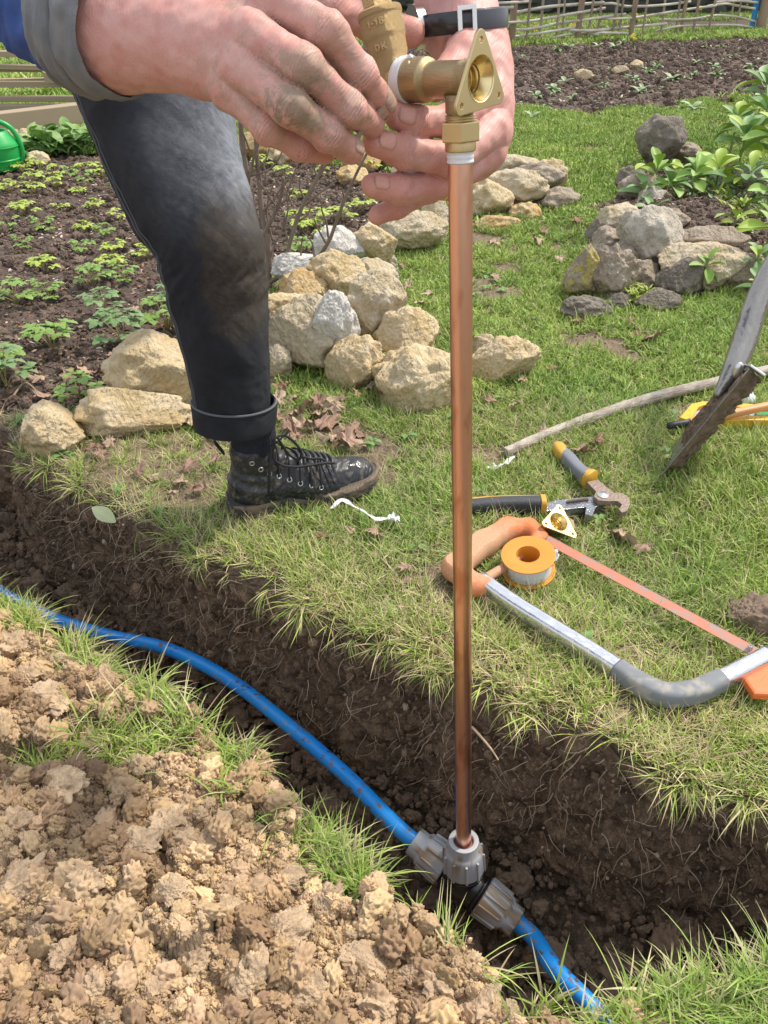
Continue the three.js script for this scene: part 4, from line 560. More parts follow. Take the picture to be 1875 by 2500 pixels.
// ================================================================ the person: arms and hands, jacket, jeans, boot
const person = thing('person', 'person in jeans and blue jacket bending over, holding the brass fitting in both hands', 'person');
{
  const wrinkle = (a, b, k) => { const ax = b.clone().sub(a), L = ax.length(); ax.normalize(); return (x, y, z) => { const t = (x - a.x) * ax.x + (y - a.y) * ax.y + (z - a.z) * ax.z - L, g = Math.exp(-t * t / 0.00005); return g < 0.02 ? 0 : g * k * Math.sin(t * 2300 + 1.2 * n3(x * 140, y * 140, z * 140)) * (0.15 + 0.9 * Math.abs(n3(x * 85, y * 85, z * 85 + 7))); }; };
  // palm: bones blended together; fingers: chains of [point, radius] each blended to the palm only, so that they stay apart
  function handField(palm, fingers) {
    const pb = palm.map((b) => bone(...b)), fb = fingers.map((f) => ({ bones: f.slice(1).map(([p, r], i) => bone(f[i][0], p, f[i][1], r)), wr: f.slice(1, -1).map(([p], i) => wrinkle(f[i][0], p, 0.0007)), balls: f.slice(1, -1).map(([p, r]) => bone(p, p, r * 1.05, r * 1.05)) }));
    return (x, y, z) => {
      let p = 1; for (const f of pb) p = smin(p, f(x, y, z), 0.016);
      let out = p;
      for (const f of fb) { let d = 1; for (const b of f.bones) d = smin(d, b(x, y, z), 0.004); for (const b of f.balls) d = smin(d, b(x, y, z), 0.006); if (d < 0.006) for (const w of f.wr) d += w(x, y, z); out = Math.min(out, smin(p, d, 0.014)); }
      if (Math.abs(out) < 0.006) out += 0.0006 * n3(x * 60, y * 60, z * 60);
      return out;
    };
  }
  const boxOf = (list, m) => { const b = new THREE.Box3(); for (const p of list) b.expandByPoint(p); return b.expandByScalar(m); };
  // right hand: back of the hand towards us, fingers pointing right
  const rF = [
    [[ad(672, 2, 0.638), 0.0169], [ad(802, 80, 0.628), 0.0141], [ad(880, 182, 0.655), 0.0129], [ad(936, 258, 0.688), 0.0115]],
    [[ad(618, 85, 0.634), 0.0169], [ad(742, 162, 0.622), 0.0145], [ad(850, 264, 0.655), 0.0131], [ad(908, 304, 0.690), 0.0113]],
    [[ad(588, 165, 0.640), 0.0160], [ad(708, 260, 0.628), 0.0138], [ad(800, 326, 0.658), 0.0127], [ad(858, 368, 0.684), 0.0113]],
    [[ad(566, 222, 0.655), 0.0147], [ad(655, 312, 0.655), 0.0122], [ad(732, 356, 0.680), 0.0111], [ad(790, 374, 0.70), 0.0099]],
    [[ad(640, -70, 0.70), 0.0192], [ad(800, 20, 0.735), 0.0158], [ad(905, 55, 0.775), 0.0147], [ad(1004, 80, 0.772), 0.0133]],
  ], rW = ad(500, 112, 0.685), rE = ad(-140, -160, 0.80), rM = ad(250, 72, 0.735);
  const rPalm = [[rE, rM, 0.054, 0.052], [rM, rW, 0.052, 0.037], [rW, ad(640, 5, 0.655), 0.032, 0.018], [rW, ad(605, 88, 0.645), 0.033, 0.018], [rW, ad(575, 165, 0.65), 0.032, 0.017], [rW, ad(560, 220, 0.665), 0.030, 0.015], [rW, ad(640, -60, 0.70), 0.03, 0.018]];
  const rSdf = handField(rPalm, rF), rb = boxOf([rE, rM, rW, ...rF.flat().map((e) => e[0])], 0.06); rb.min.x = Math.max(rb.min.x, -0.36);
  const rG = surfaceNets(rSdf, rb.min, rb.max, 0.0016);
  // left hand: reaches round behind the fitting, fingers pointing left
  const lF = [
    [[ad(1188, 245, 0.772), 0.0155], [ad(1098, 296, 0.738), 0.0138], [ad(1016, 300, 0.722), 0.0128], [ad(972, 286, 0.716), 0.0118]],
    [[ad(1200, 318, 0.768), 0.0160], [ad(1105, 390, 0.738), 0.0150], [ad(990, 372, 0.725), 0.0140], [ad(918, 348, 0.708), 0.0122]],
    [[ad(1188, 372, 0.778), 0.0150], [ad(1092, 446, 0.762), 0.0138], [ad(980, 462, 0.745), 0.0130], [ad(912, 454, 0.734), 0.0114]],
    [[ad(1160, 400, 0.80), 0.0130], [ad(1050, 462, 0.80), 0.0114], [ad(968, 505, 0.79), 0.0106], [ad(922, 526, 0.785), 0.0094]],
    [[ad(1165, 90, 0.80), 0.0200], [ad(1135, 130, 0.768), 0.0170], [ad(1085, 190, 0.752), 0.0140], [ad(1062, 215, 0.752), 0.012]],
  ], lW0 = ad(1112, 30, 0.82), lW = lW0, lE = lW0.clone().add(V(-0.035, 0.27, -0.03)), lM = lW0.clone().add(V(-0.012, 0.12, -0.01));
  const lPalm = [[lE, lM, 0.05, 0.044], [lM, lW, 0.044, 0.035], [lW, ad(1178, 170, 0.79), 0.034, 0.026], [lW, ad(1196, 250, 0.785), 0.034, 0.0215], [lW, ad(1198, 320, 0.785), 0.034, 0.020], [ad(1170, 150, 0.80), ad(1188, 372, 0.79), 0.028, 0.018], [ad(1150, 150, 0.81), ad(1155, 398, 0.805), 0.028, 0.015], [lW, ad(1165, 95, 0.795), 0.034, 0.024]];
  const lSdf = handField(lPalm, lF), lb = boxOf([lE, lM, lW, ...lF.flat().map((e) => e[0])], 0.06);
  const lG = surfaceNets(lSdf, lb.min, lb.max, 0.0018);
  // nails: thin curved plates lying on the fingertips
  const nails = [];
  function nail(f, nrm, w, l, back, dirt, sdf) {
    const [tip, r] = f[f.length - 1], [prev] = f[f.length - 2], d = tip.clone().sub(prev).normalize(), n = nrm.clone().addScaledVector(d, -nrm.dot(d)).normalize(), s = d.clone().cross(n), pos = [], idx = [], col = [], A = 10, B = 12, o = tip.clone().addScaledVector(d, -back);
    for (let j = 0; j <= B; j++) for (let i = 0; i <= A; i++) { const u = i / A * 2 - 1, v = j / B * 2 - 1, ww = Math.sqrt(Math.max(0, 1 - Math.max(0, Math.abs(v) - 0.35) ** 2 / 0.55)), a = u * ww * w / 2 / r, ca = o.clone().addScaledVector(d, v * l / 2), dir = n.clone().multiplyScalar(Math.cos(a)).addScaledVector(s, Math.sin(a)); let q0 = r * 1.5; for (let it = 0; it < 14; it++) { const e = sdf(ca.x + dir.x * q0, ca.y + dir.y * q0, ca.z + dir.z * q0); q0 -= e * 0.8; } const lift = q0 + 0.0008 - 0.0012 * Math.max(Math.abs(u), v < 0 ? Math.abs(v) : 0) ** 8, p = ca.addScaledVector(dir, lift); pos.push(p.x, p.y, p.z); const rim = Math.max(Math.abs(u) ** 6, Math.abs(v) ** 6), c = mixc(mixc([0.64, 0.33, 0.265], [0.34, 0.26, 0.20], dirt), [0.16, 0.09, 0.06], rim * (0.6 + 0.3 * dirt)); col.push(...c); }
    for (let j = 0; j < B; j++) for (let i = 0; i < A; i++) { const q = j * (A + 1) + i; idx.push(q, q + 1, q + A + 1, q + 1, q + A + 2, q + A + 1); }
    const g = indexed(pos, idx); g.setAttribute('color', new THREE.Float32BufferAttribute(col, 3)); nails.push(g);
  }
  nail(rF[0], camDir(0.1, 0.05, 1), 0.0165, 0.0165, 0.004, 0.75, rSdf); nail(rF[1], camDir(-0.1, 0.25, 1), 0.015, 0.0155, 0.003, 0.7, rSdf); nail(rF[2], camDir(0.0, 0.1, 1), 0.015, 0.0155, 0.002, 0.7, rSdf);
  nail(lF[0], camDir(0.1, -0.12, 1), 0.0165, 0.0165, 0.005, 0.12, lSdf); nail(lF[1], camDir(0.0, -0.05, 1), 0.0175, 0.0175, 0.005, 0.1, lSdf); nail(lF[2], camDir(0.0, 0.0, 1), 0.0155, 0.0155, 0.004, 0.08, lSdf);
  // head, neck (bowed over the work, above the picture)
  const hc = V(-0.08, 1.52, -1.12), fwd = V(0.75, -0.55, 0.35).normalize(), upH = V(0.5, 0.83, 0.2).addScaledVector(fwd, -V(0.5, 0.83, 0.2).dot(fwd)).normalize(), sd = fwd.clone().cross(upH), loc = (a, b, c) => hc.clone().addScaledVector(fwd, a).addScaledVector(upH, b).addScaledVector(sd, c);
  const hb = [bone(loc(-0.015, 0.03, 0), loc(0.015, 0.02, 0), 0.088, 0.085), bone(loc(0.03, -0.03, 0), loc(0.05, -0.08, 0), 0.062, 0.045), bone(loc(0.09, 0.0, 0), loc(0.112, -0.03, 0), 0.012, 0.016), bone(loc(-0.02, -0.05, 0), loc(-0.07, -0.19, 0), 0.06, 0.066), bone(loc(0, 0, 0.08), loc(-0.005, -0.03, 0.086), 0.02, 0.012), bone(loc(0, 0, -0.08), loc(-0.005, -0.03, -0.086), 0.02, 0.012), bone(loc(0.082, -0.068, 0.018), loc(0.082, -0.068, -0.018), 0.012, 0.012)], sockets = [bone(loc(0.105, 0.008, 0.032), loc(0.105, 0.008, 0.032), 0.02, 0.02), bone(loc(0.105, 0.008, -0.032), loc(0.105, 0.008, -0.032), 0.02, 0.02)];
  const bbx = new THREE.Box3().setFromCenterAndSize(hc.clone().addScaledVector(upH, -0.06), V(0.46, 0.5, 0.46)), hG = surfaceNets((x, y, z) => { let d = 1; for (const b of hb) d = smin(d, b(x, y, z), 0.03); for (const s of sockets) d = -smin(-d, s(x, y, z), 0.012); return d; }, bbx.min, bbx.max, 0.006);
  const tips = [...rF, ...lF].map((f) => f[f.length - 1][0]), pips = [...rF.slice(0, 4), ...lF.slice(0, 4)].map((f) => f[1][0]);
  const dirt = [[728, 262, 0.62, 0.020, 1], [745, 165, 0.61, 0.026, 0.62], [720, 225, 0.62, 0.03, 0.4], [590, 45, 0.65, 0.017, 0.6], [560, 175, 0.66, 0.03, 0.38], [765, 315, 0.63, 0.02, 0.5], [820, 100, 0.62, 0.024, 0.35], [860, 190, 0.64, 0.02, 0.35], [545, 290, 0.67, 0.022, 0.4], [690, 300, 0.64, 0.02, 0.35], [835, 330, 0.66, 0.02, 0.35], [1130, 415, 0.74, 0.02, 0.25], [650, 110, 0.63, 0.01, 0.5], [700, 60, 0.64, 0.03, 0.22], [800, 250, 0.65, 0.03, 0.3], [880, 250, 0.67, 0.02, 0.35], [640, 200, 0.64, 0.03, 0.25], [600, 260, 0.66, 0.03, 0.3], [1000, 380, 0.72, 0.02, 0.18], [940, 300, 0.71, 0.012, 0.2]].map(([a, b, c, r, k]) => [ad(a, b, c), r, k]);
  const skinPaint = (v) => {
    const q = fbm(v.x * 34, v.y * 34, v.z * 34, 3), q2 = fbm(v.x * 90, v.y * 90, v.z * 90 + 5, 3); let c = mixc([0.62, 0.345, 0.30], [0.56, 0.265, 0.225], clamp(0.5 + 1.1 * q)); let td = 1, pd = 1; for (const t of tips) td = Math.min(td, t.distanceTo(v)); for (const t of pips) pd = Math.min(pd, t.distanceTo(v));
    c = mixc(c, [0.56, 0.25, 0.185], 0.6 * sstep(0.04, 0.012, td + 0.006 * q2)); c = mixc(c, [0.58, 0.29, 0.22], 0.4 * sstep(0.03, 0.012, pd + 0.006 * q2));
    for (const [p, r, k] of dirt) { const d = p.distanceTo(v) / r; if (d < 1.5) { const m = sstep(1.2, 0.55, d + 0.8 * q2 + 0.35 * q + 0.35 * n3b(v.x * 420, v.y * 420, v.z * 420)); c = mixc(c, k > 0.9 ? mixc([0.10, 0.06, 0.04], [0.30, 0.2, 0.13], clamp(0.45 + 1.6 * q2)) : [0.33, 0.235, 0.165], m * k); } }
    return c;
  };
  const parts = [rG, lG, hG].map((g) => colored(g, skinPaint)); const all = merge([...parts, ...nails].map((g) => clean(skewUV(g))));
  part('body', all, phy({ vertexColors: true, roughness: 0.52, bumpMap: rep(grainTex, 14), bumpScale: 0.00042, sheen: 0.25, sheenColor: C(0.9, 0.5, 0.4), sheenRoughness: 0.5, side: THREE.DoubleSide }), person);
  const hair = surfaceNets((x, y, z) => { let d = bone(loc(-0.025, 0.045, 0), loc(0.0, 0.04, 0), 0.096, 0.092)(x, y, z) + 0.005 * n3(x * 60, y * 60, z * 60); const q = V(x, y, z).sub(hc); return Math.max(d, q.dot(fwd) * 0.9 - q.dot(upH) * 0.8 - 0.02); }, bbx.min, bbx.max, 0.006); part('hair', hair, std({ color: C(0.10, 0.06, 0.035), roughness: 0.7 }), person);

  // ---- wrist watch and ring
  const wdir = lW.clone().sub(lM).normalize(), wc = ad(1118, 56, 0.796), wm = basis(wc, wdir, camDir(0.25, 0, 1)), watch = new THREE.Group(); watch.name = 'wrist_watch'; person.add(watch); watch.applyMatrix4(wm);
  part('strap', lathe([[0.0420, -0.0095], [0.0467, -0.009], [0.0475, 0], [0.0467, 0.009], [0.0420, 0.0095], [0.0420, -0.0095]], 72), phy({ color: C(0.012, 0.013, 0.018), roughness: 0.32, clearcoat: 0.4 }), watch);
  const steelW = std({ color: C(0.72, 0.70, 0.68), metalness: 1, roughness: 0.25 });
  const ring = (r0, h, w, t) => { const s = new THREE.Shape(); s.moveTo(-w, -h); s.lineTo(w, -h); s.lineTo(w, h); s.lineTo(-w, h); s.closePath(); const p = new THREE.Path(); p.moveTo(-w + t, -h + t); p.lineTo(-w + t, h - t); p.lineTo(w - t, h - t); p.lineTo(w - t, -h + t); p.closePath(); s.holes.push(p); const g = new THREE.ExtrudeGeometry(s, { depth: 0.0022, bevelThickness: 0.0008, bevelSize: 0.0008, bevelSegments: 2 }); g.translate(0, 0, r0); return g; };
  const bk = ring(0.0465, 0.0125, 0.0085, 0.003); bk.rotateY(1.8); part('buckle', bk, steelW, watch);
  const keeper = lathe([[0.0428, -0.008], [0.0448, -0.0075], [0.0448, 0.0075], [0.0428, 0.008]], 20); const kp = new THREE.LatheGeometry([[0.0472, -0.0082], [0.0494, -0.0078], [0.0494, 0.0078], [0.0472, 0.0082]].map(([a, b]) => new THREE.Vector2(a, b)), 24, 0.35, 1.35); void keeper; part('strap_tail', kp, std({ color: C(0.07, 0.075, 0.09), roughness: 0.32, side: THREE.DoubleSide }), watch);  // strap end coloured paler grey-blue to stand for light reflected off it
  const casing = new THREE.CylinderGeometry(0.019, 0.02, 0.009, 40); casing.rotateX(Math.PI / 2); casing.translate(0, 0, -0.044); part('casing', casing, steelW, watch);
  const rp = lF[2][1][0].clone().lerp(lF[2][2][0], 0.12), rd = lF[2][2][0].clone().sub(lF[2][1][0]).normalize(); part('finger_ring', lathe([[0.0142, -0.0022], [0.0151, -0.0018], [0.0153, 0], [0.0151, 0.0018], [0.0142, 0.0022]], 48, basis(rp, rd, V(0, 1, 0.2))), std({ color: C(0.78, 0.58, 0.26), metalness: 1, roughness: 0.28 }), person);

  // ---- jacket: body and sleeves, grey turned-back lining at the right cuff
  const blueC = std({ vertexColors: true, roughness: 0.62, bumpMap: rep(grainTex, 30), bumpScale: 0.0006, side: THREE.DoubleSide });
  const cloth = (g) => colored(g, (v) => mixc([0.012, 0.06, 0.27], [0.03, 0.10, 0.36], clamp(0.5 + 1.4 * fbm(v.x * 9, v.y * 9, v.z * 9, 3))));
  const folds = (k, f) => (t, a) => 1 + k * n3(Math.cos(a) * 1.3 + t * f * 0.35, t * f, Math.sin(a) * 1.3) + k * 0.6 * ridge(Math.cos(a) * 1.1, t * f * 1.4 + Math.sin(a) * 0.8, 4, 2);
  const jacket = new THREE.Group(); jacket.name = 'jacket'; person.add(jacket);
  part('jacket_body', skewUV(cloth(sweep([V(-0.5, 0.93, -1.62), V(-0.46, 1.08, -1.55), V(-0.36, 1.25, -1.44), V(-0.24, 1.38, -1.32), V(-0.17, 1.45, -1.24)], [0.16, 0.185, 0.2, 0.2, 0.09], { seg: 50, rs: 48, shape: folds(0.06, 7), flatness: 0.78 }))), blueC, jacket);
  part('sleeve', skewUV(cloth(sweep([V(-0.36, 1.34, -1.2), V(-0.5, 1.18, -1.05), ad(-330, -300, 0.88), ad(-140, -185, 0.82), ad(60, -46, 0.77), ad(222, 50, 0.738)], [0.085, 0.08, 0.071, 0.063, 0.060, 0.058], { seg: 110, rs: 64, shape: folds(0.075, 13) }))), blueC, jacket);
  part('sleeve', skewUV(cloth(sweep([V(-0.06, 1.36, -1.22), V(0.03, 1.27, -1.12), lE.clone().add(V(-0.005, 0.02, -0.02)), lE.clone().lerp(lM, 0.35)], [0.085, 0.078, 0.068, 0.06], { seg: 60, rs: 40, shape: folds(0.07, 8) }))), blueC, jacket);
  const grey = (g) => colored(g, (v) => { const q = fbm(v.x * 30, v.y * 30, v.z * 30, 3); return mixc([0.20, 0.215, 0.235], [0.28, 0.285, 0.29], clamp(0.5 + q)).map((e, i) => e * (1 - 0.3 * sstep(0.2, 0.5, fbm(v.x * 14, v.y * 14, v.z * 14 + 4, 3)) * [0.7, 0.8, 1][i])); }), greyM = std({ vertexColors: true, roughness: 0.85, bumpMap: rep(grainTex, 40), bumpScale: 0.0009, side: THREE.DoubleSide });
  const cy = (x) => 74 + (x - 290) * 0.3, roll = (x0, x1, r0, bulge, ph) => part('cuff_roll', skewUV(grey(sweep([ad(x0, cy(x0), 0.758 - 0.00022 * (x0 - 100)), ad((x0 + x1) / 2, cy((x0 + x1) / 2), 0.758 - 0.00022 * ((x0 + x1) / 2 - 100)), ad(x1, cy(x1), 0.758 - 0.00022 * (x1 - 100))], (t) => r0 + bulge * Math.sin(Math.PI * clamp(t * 1.0)) ** 0.5, { seg: 34, rs: 72, caps: false, shape: (t, a) => 1 + 0.035 * n3(Math.cos(a) * 1.6 + ph, t * 2, Math.sin(a) * 1.6) + 0.02 * ridge(Math.cos(a) * 2, t * 1.5 + ph, Math.sin(a) * 2, 2) }))), greyM, jacket);
  roll(190, 220, 0.0550, 0.006, 1); roll(210, 250, 0.0545, 0.007, 4); roll(238, 304, 0.0510, 0.0075, 8);

  // ---- jeans
  const jeans = new THREE.Group(); jeans.name = 'jeans'; person.add(jeans);
  const rings = [[290, -160, 1.36, 205], [330, 60, 1.33, 195], [370, 210, 1.31, 184], [398, 300, 1.305, 174], [446, 450, 1.30, 155], [506, 588, 1.31, 134], [527, 690, 1.335, 124], [545, 800, 1.365, 110], [558, 900, 1.405, 98], [569, 1000, 1.45, 88]];
  const jc = rings.map(([a, b, d]) => ad(a, b, d)), jr = rings.map(([, , d, h]) => h * d / FPX);
  const kneeP = ad(585, 660, 1.24), denim = (g, fadeAndSun) => colored(g, (v) => {
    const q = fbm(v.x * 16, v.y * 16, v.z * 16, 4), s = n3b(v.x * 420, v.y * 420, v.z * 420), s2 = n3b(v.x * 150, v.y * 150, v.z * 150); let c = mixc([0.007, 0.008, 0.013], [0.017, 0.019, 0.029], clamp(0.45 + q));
    if (fadeAndSun) { for (const [x, y, d, rx, ry, k] of [[480, 320, 1.2, 0.13, 0.16, 0.5], [430, 520, 1.22, 0.06, 0.06, 0.25], [600, 800, 1.3, 0.04, 0.06, 0.22], [585, 330, 1.2, 0.085, 0.14, 0.6], [612, 460, 1.2, 0.062, 0.085, 0.95], [600, 260, 1.22, 0.06, 0.1, 0.7], [655, 640, 1.26, 0.016, 0.11, 0.4], [640, 540, 1.23, 0.03, 0.03, 0.5], [630, 900, 1.32, 0.03, 0.14, 0.16]]) { const p = ad(x, y, d), dx = (v.x - p.x) / rx, dy = (v.y - p.y) / ry, m = sstep(1.3, 0.25, Math.hypot(dx, dy) + 0.16 * q) * k; c = mixc(c, [0.36, 0.395, 0.455], m * m * (0.85 + 0.2 * s + 0.1 * s2)); }  // dye fade, plus the sun highlight painted paler along the right side
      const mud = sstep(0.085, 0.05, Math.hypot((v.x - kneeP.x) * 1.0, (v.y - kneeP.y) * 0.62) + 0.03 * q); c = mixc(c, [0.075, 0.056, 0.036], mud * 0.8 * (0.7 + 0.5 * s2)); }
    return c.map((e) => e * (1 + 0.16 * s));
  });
  const denimMat = std({ vertexColors: true, roughness: 0.85, bumpMap: rep(grainTex, 34), bumpScale: 0.0012, side: THREE.DoubleSide });
  const bump = (t, a, t0, a0, wt, wa) => { let da = Math.abs(a - a0); da = Math.min(da, Math.PI * 2 - da); return Math.exp(-(((t - t0) / wt) ** 2) - (da / wa) ** 2); };
  const legShape = (t, a) => { // angle 0 faces the lens, +90 degrees is the seam side
    const c = Math.cos(a), s = Math.sin(a); let k = 1 + 0.026 * n3(c * 1.4, t * 9, s * 1.4) + 0.02 * ridge(c * 1.8 + t * 3, t * 9 + s * 1.1, 2, 2) + 0.022 * sstep(0.8, 0.9, t) * ridge(c * 1.0, t * 26 + s * 0.9, 7, 1) + 0.02 * Math.exp(-(((t - 0.47) / 0.06) ** 2)) * ridge(c * 1.3, t * 34 - s * 1.6 + c, 9, 1);
    const knee = Math.exp(-(((t - 0.63) / 0.13) ** 2)); k += knee * 0.05 * ridge(c * 1.2 + 3, t * 17 - s * 2.2, 5, 2); k += 0.05 * bump(t, a, 0.60, 5.5, 0.05, 0.5) - 0.045 * bump(t, a, 0.545, 5.3, 0.012, 0.8) + 0.03 * bump(t, a, 0.69, 5.2, 0.02, 0.9) - 0.035 * bump(t, a, 0.72, 5.4, 0.02, 0.9) + 0.03 * bump(t, a, 0.5, 1.4, 0.02, 0.8) - 0.04 * bump(t, a, 0.66, 1.9, 0.02, 0.9) + 0.03 * bump(t, a, 0.7, 1.6, 0.02, 0.7) + 0.022 * bump(t + 0.05 * Math.sin(a), a, 0.36, 0.2, 0.02, 1.0) - 0.02 * bump(t + 0.05 * Math.sin(a), a, 0.4, 0.1, 0.02, 1.0);
    return k; };
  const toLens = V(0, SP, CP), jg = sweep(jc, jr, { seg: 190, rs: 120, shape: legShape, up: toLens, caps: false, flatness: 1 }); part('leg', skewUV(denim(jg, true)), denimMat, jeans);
  const seamPts = (deg, off) => { const j = Math.round(deg / 360 * 120), o = []; const p = jg.attributes.position, n = jg.attributes.normal; for (let i = 0; i <= 190; i += 2) { const k = i * 121 + j; o.push(V(p.getX(k) + n.getX(k) * off, p.getY(k) + n.getY(k) * off, p.getZ(k) + n.getZ(k) * off)); } return o; };
  const seamMat = std({ color: C(0.075, 0.078, 0.085), roughness: 0.8 }); for (const [dg, r] of [[63, 0.0016], [69, 0.0022]]) part('side_seam', sweep(seamPts(dg, 0.0004), r, { seg: 190, rs: 6, caps: false }), seamMat, jeans);
  const cf = [ad(571, 975, 1.443), ad(572, 1000, 1.453), ad(574, 1042, 1.468)]; part('turn_up', skewUV(denim(sweep(cf, (t) => 0.0715 + 0.0045 * Math.sin(Math.PI * Math.min(1, t * 1.02)) ** 0.4, { seg: 30, rs: 90, up: toLens, caps: false, shape: (t, a) => 1 + 0.02 * n3(Math.cos(a) * 1.5, t, Math.sin(a) * 1.5) }), false)), denimMat, jeans);
  part('turn_up_edge', sweep(Array.from({ length: 41 }, (_, i) => { const a = i / 40 * Math.PI * 2, ax = cf[2].clone().sub(cf[0]).normalize(), n = toLens.clone().addScaledVector(ax, -toLens.dot(ax)).normalize(), b = ax.clone().cross(n); return cf[0].clone().addScaledVector(ax, 0.004).addScaledVector(n, Math.cos(a) * 0.0745).addScaledVector(b, Math.sin(a) * 0.0745); }), 0.0024, { seg: 80, rs: 6, caps: false }), std({ color: C(0.10, 0.105, 0.115), roughness: 0.85 }), jeans);
  // the other leg stands straight behind this one
  part('leg', skewUV(denim(sweep([V(-0.54, 0.9, -1.72), V(-0.48, 0.7, -1.8), V(-0.44, 0.48, -1.86), V(-0.425, 0.25, -1.93), V(-0.42, 0.12, -1.98)], [0.1, 0.085, 0.075, 0.066, 0.064], { seg: 50, rs: 40, caps: false, shape: folds(0.03, 8) }), false)), denimMat, jeans);
  part('seat', skewUV(denim(sweep([V(-0.42, 0.88, -1.5), V(-0.56, 0.93, -1.74)], [0.135, 0.16, 0.13], { seg: 20, rs: 40 }), false)), denimMat, jeans);

  // ---- sock and boots
  const heel = at(566, 1246, 0.0), toe = at(925, 1176, 0.0), fv = toe.clone().sub(heel).setY(0).normalize(), bootM = new THREE.Matrix4().makeBasis(fv, V(0, 1, 0), fv.clone().cross(V(0, 1, 0))).setPosition(heel.x, 0.004, heel.z); // local z points to the lens
  const inv = bootM.clone().invert(), sockTop = cf[2].clone().applyMatrix4(inv);
  const ub = [[0.052, 0.05, 0, 0.050, 0.122, 0, 0.0385, 0.0405], [0.055, 0.045, 0.0, 0.15, 0.040, 0.004, 0.0415, 0.0415], [0.15, 0.036, 0.004, 0.25, 0.026, 0.003, 0.043, 0.036], [0.165, 0.03, 0.012, 0.258, 0.022, 0.004, 0.036, 0.032], [0.07, 0.098, 0, 0.185, 0.046, 0.0, 0.027, 0.024], [0.045, 0.05, 0, 0.042, 0.05, 0, 0.042, 0.042]].map(([a, b, c, d, e, f, r, s]) => bone(V(a, b, c), V(d, e, f), r, s));
  const crease = (x, y) => 0.0016 * sstep(0.13, 0.16, x) * sstep(0.215, 0.19, x) * Math.sin(x * 620 + y * 160) * sstep(0.025, 0.05, y) + 0.0012 * sstep(0.1, 0.05, x) * Math.sin(y * 260 + x * 60) * sstep(0.03, 0.05, y) * sstep(0.10, 0.08, y);
  const upSdf = (x, y, z) => { let d = 1; for (const b of ub) d = smin(d, b(x, y, z), 0.022); d += crease(x, y) + 0.0006 * n3(x * 60, y * 60, z * 60); d = Math.max(d, y - (0.137 - 0.35 * Math.max(0, x - 0.06) - 0.10 * Math.max(0, 0.05 - Math.abs(x - 0.045)) + 0.004)); return Math.max(d, 0.014 - y); };
  const leather = (g) => colored(g, (v) => { const q = fbm(v.x * 22, v.y * 22, v.z * 22, 4), m = fbm(v.x * 40 + 7, v.y * 40, v.z * 40, 3); let c = mixc([0.014, 0.015, 0.018], [0.035, 0.036, 0.04], clamp(0.5 + q)); c = mixc(c, [0.20, 0.165, 0.12], 0.42 * sstep(0.16, 0.5, m + 0.1 * sstep(0.06, 0.02, v.y))); return c; });
  const leatherMat = phy({ vertexColors: true, roughness: 0.7, roughnessMap: rep(coarseTex, 7), bumpMap: rep(coarseTex, 14), bumpScale: 0.0012 });
  const uG = surfaceNets(upSdf, V(-0.02, 0.005, -0.07), V(0.30, 0.16, 0.08), 0.0023);
  const boot = new THREE.Group(); boot.name = 'boot'; person.add(boot); boot.applyMatrix4(bootM);
  part('upper', skewUV(leather(uG.clone())), leatherMat, boot);
  const sub = (pg, off) => { const p = uG.attributes.position, n = uG.attributes.normal, keep = [], mapI = new Map(), pos = [], ix = uG.index.array, ids = []; for (let i = 0; i < ix.length; i += 3) { const a = [ix[i], ix[i + 1], ix[i + 2]]; if (a.every((k) => p.getZ(k) > 0.008 && inside(pg, p.getX(k), p.getY(k)))) keep.push(...a); } for (const k of keep) { if (!mapI.has(k)) { mapI.set(k, pos.length / 3); pos.push(p.getX(k) + n.getX(k) * off, p.getY(k) + n.getY(k) * off, p.getZ(k) + n.getZ(k) * off); } ids.push(mapI.get(k)); } return indexed(pos, ids); };
  part('eyelet_panel', skewUV(leather(sub([[0.016, 0.134], [0.05, 0.140], [0.076, 0.112], [0.10, 0.088], [0.15, 0.066], [0.182, 0.056], [0.205, 0.042], [0.211, 0.018], [0.196, 0.018], [0.176, 0.034], [0.125, 0.045], [0.082, 0.054], [0.055, 0.082], [0.03, 0.118]], 0.0018))), leatherMat, boot);
  part('side_panel', skewUV(leather(sub([[0.118, 0.012], [0.12, 0.04], [0.15, 0.038], [0.178, 0.030], [0.19, 0.012]], 0.0012))), leatherMat, boot);
  const solePts = [[-0.004, 0], [0.0, 0.028], [0.03, 0.042], [0.09, 0.041], [0.14, 0.047], [0.2, 0.056], [0.25, 0.052], [0.285, 0.034], [0.296, 0.008], [0.292, -0.018], [0.265, -0.04], [0.2, -0.047], [0.13, -0.04], [0.06, -0.041], [0.02, -0.038], [0.0, -0.024]], sc = new THREE.CatmullRomCurve3(solePts.map(([a, b]) => V(a, 0, b)), true), sshape = new THREE.Shape(sc.getPoints(90).map((p) => new THREE.Vector2(p.x, -p.z)));
  const soleG = new THREE.ExtrudeGeometry(sshape, { depth: 0.017, bevelThickness: 0.005, bevelSize: 0.004, bevelSegments: 4, steps: 3 }); soleG.rotateX(-Math.PI / 2); soleG.translate(0, 0.004, 0); { const p = soleG.attributes.position; for (let i = 0; i < p.count; i++) { const x = p.getX(i); p.setY(i, p.getY(i) + 0.014 * sstep(0.2, 0.3, x) + 0.002 * n3(x * 40, p.getY(i) * 40, p.getZ(i) * 40)); } soleG.computeVertexNormals(); }
  part('sole', skewUV(colored(clean(soleG), (v) => mixc([0.045, 0.042, 0.04], [0.19, 0.145, 0.10], sstep(-0.05, 0.3, fbm(v.x * 26, v.y * 60, v.z * 26, 4) + 0.12)))), std({ vertexColors: true, roughness: 0.8, bumpMap: rep(coarseTex, 20), bumpScale: 0.0015 }), boot);
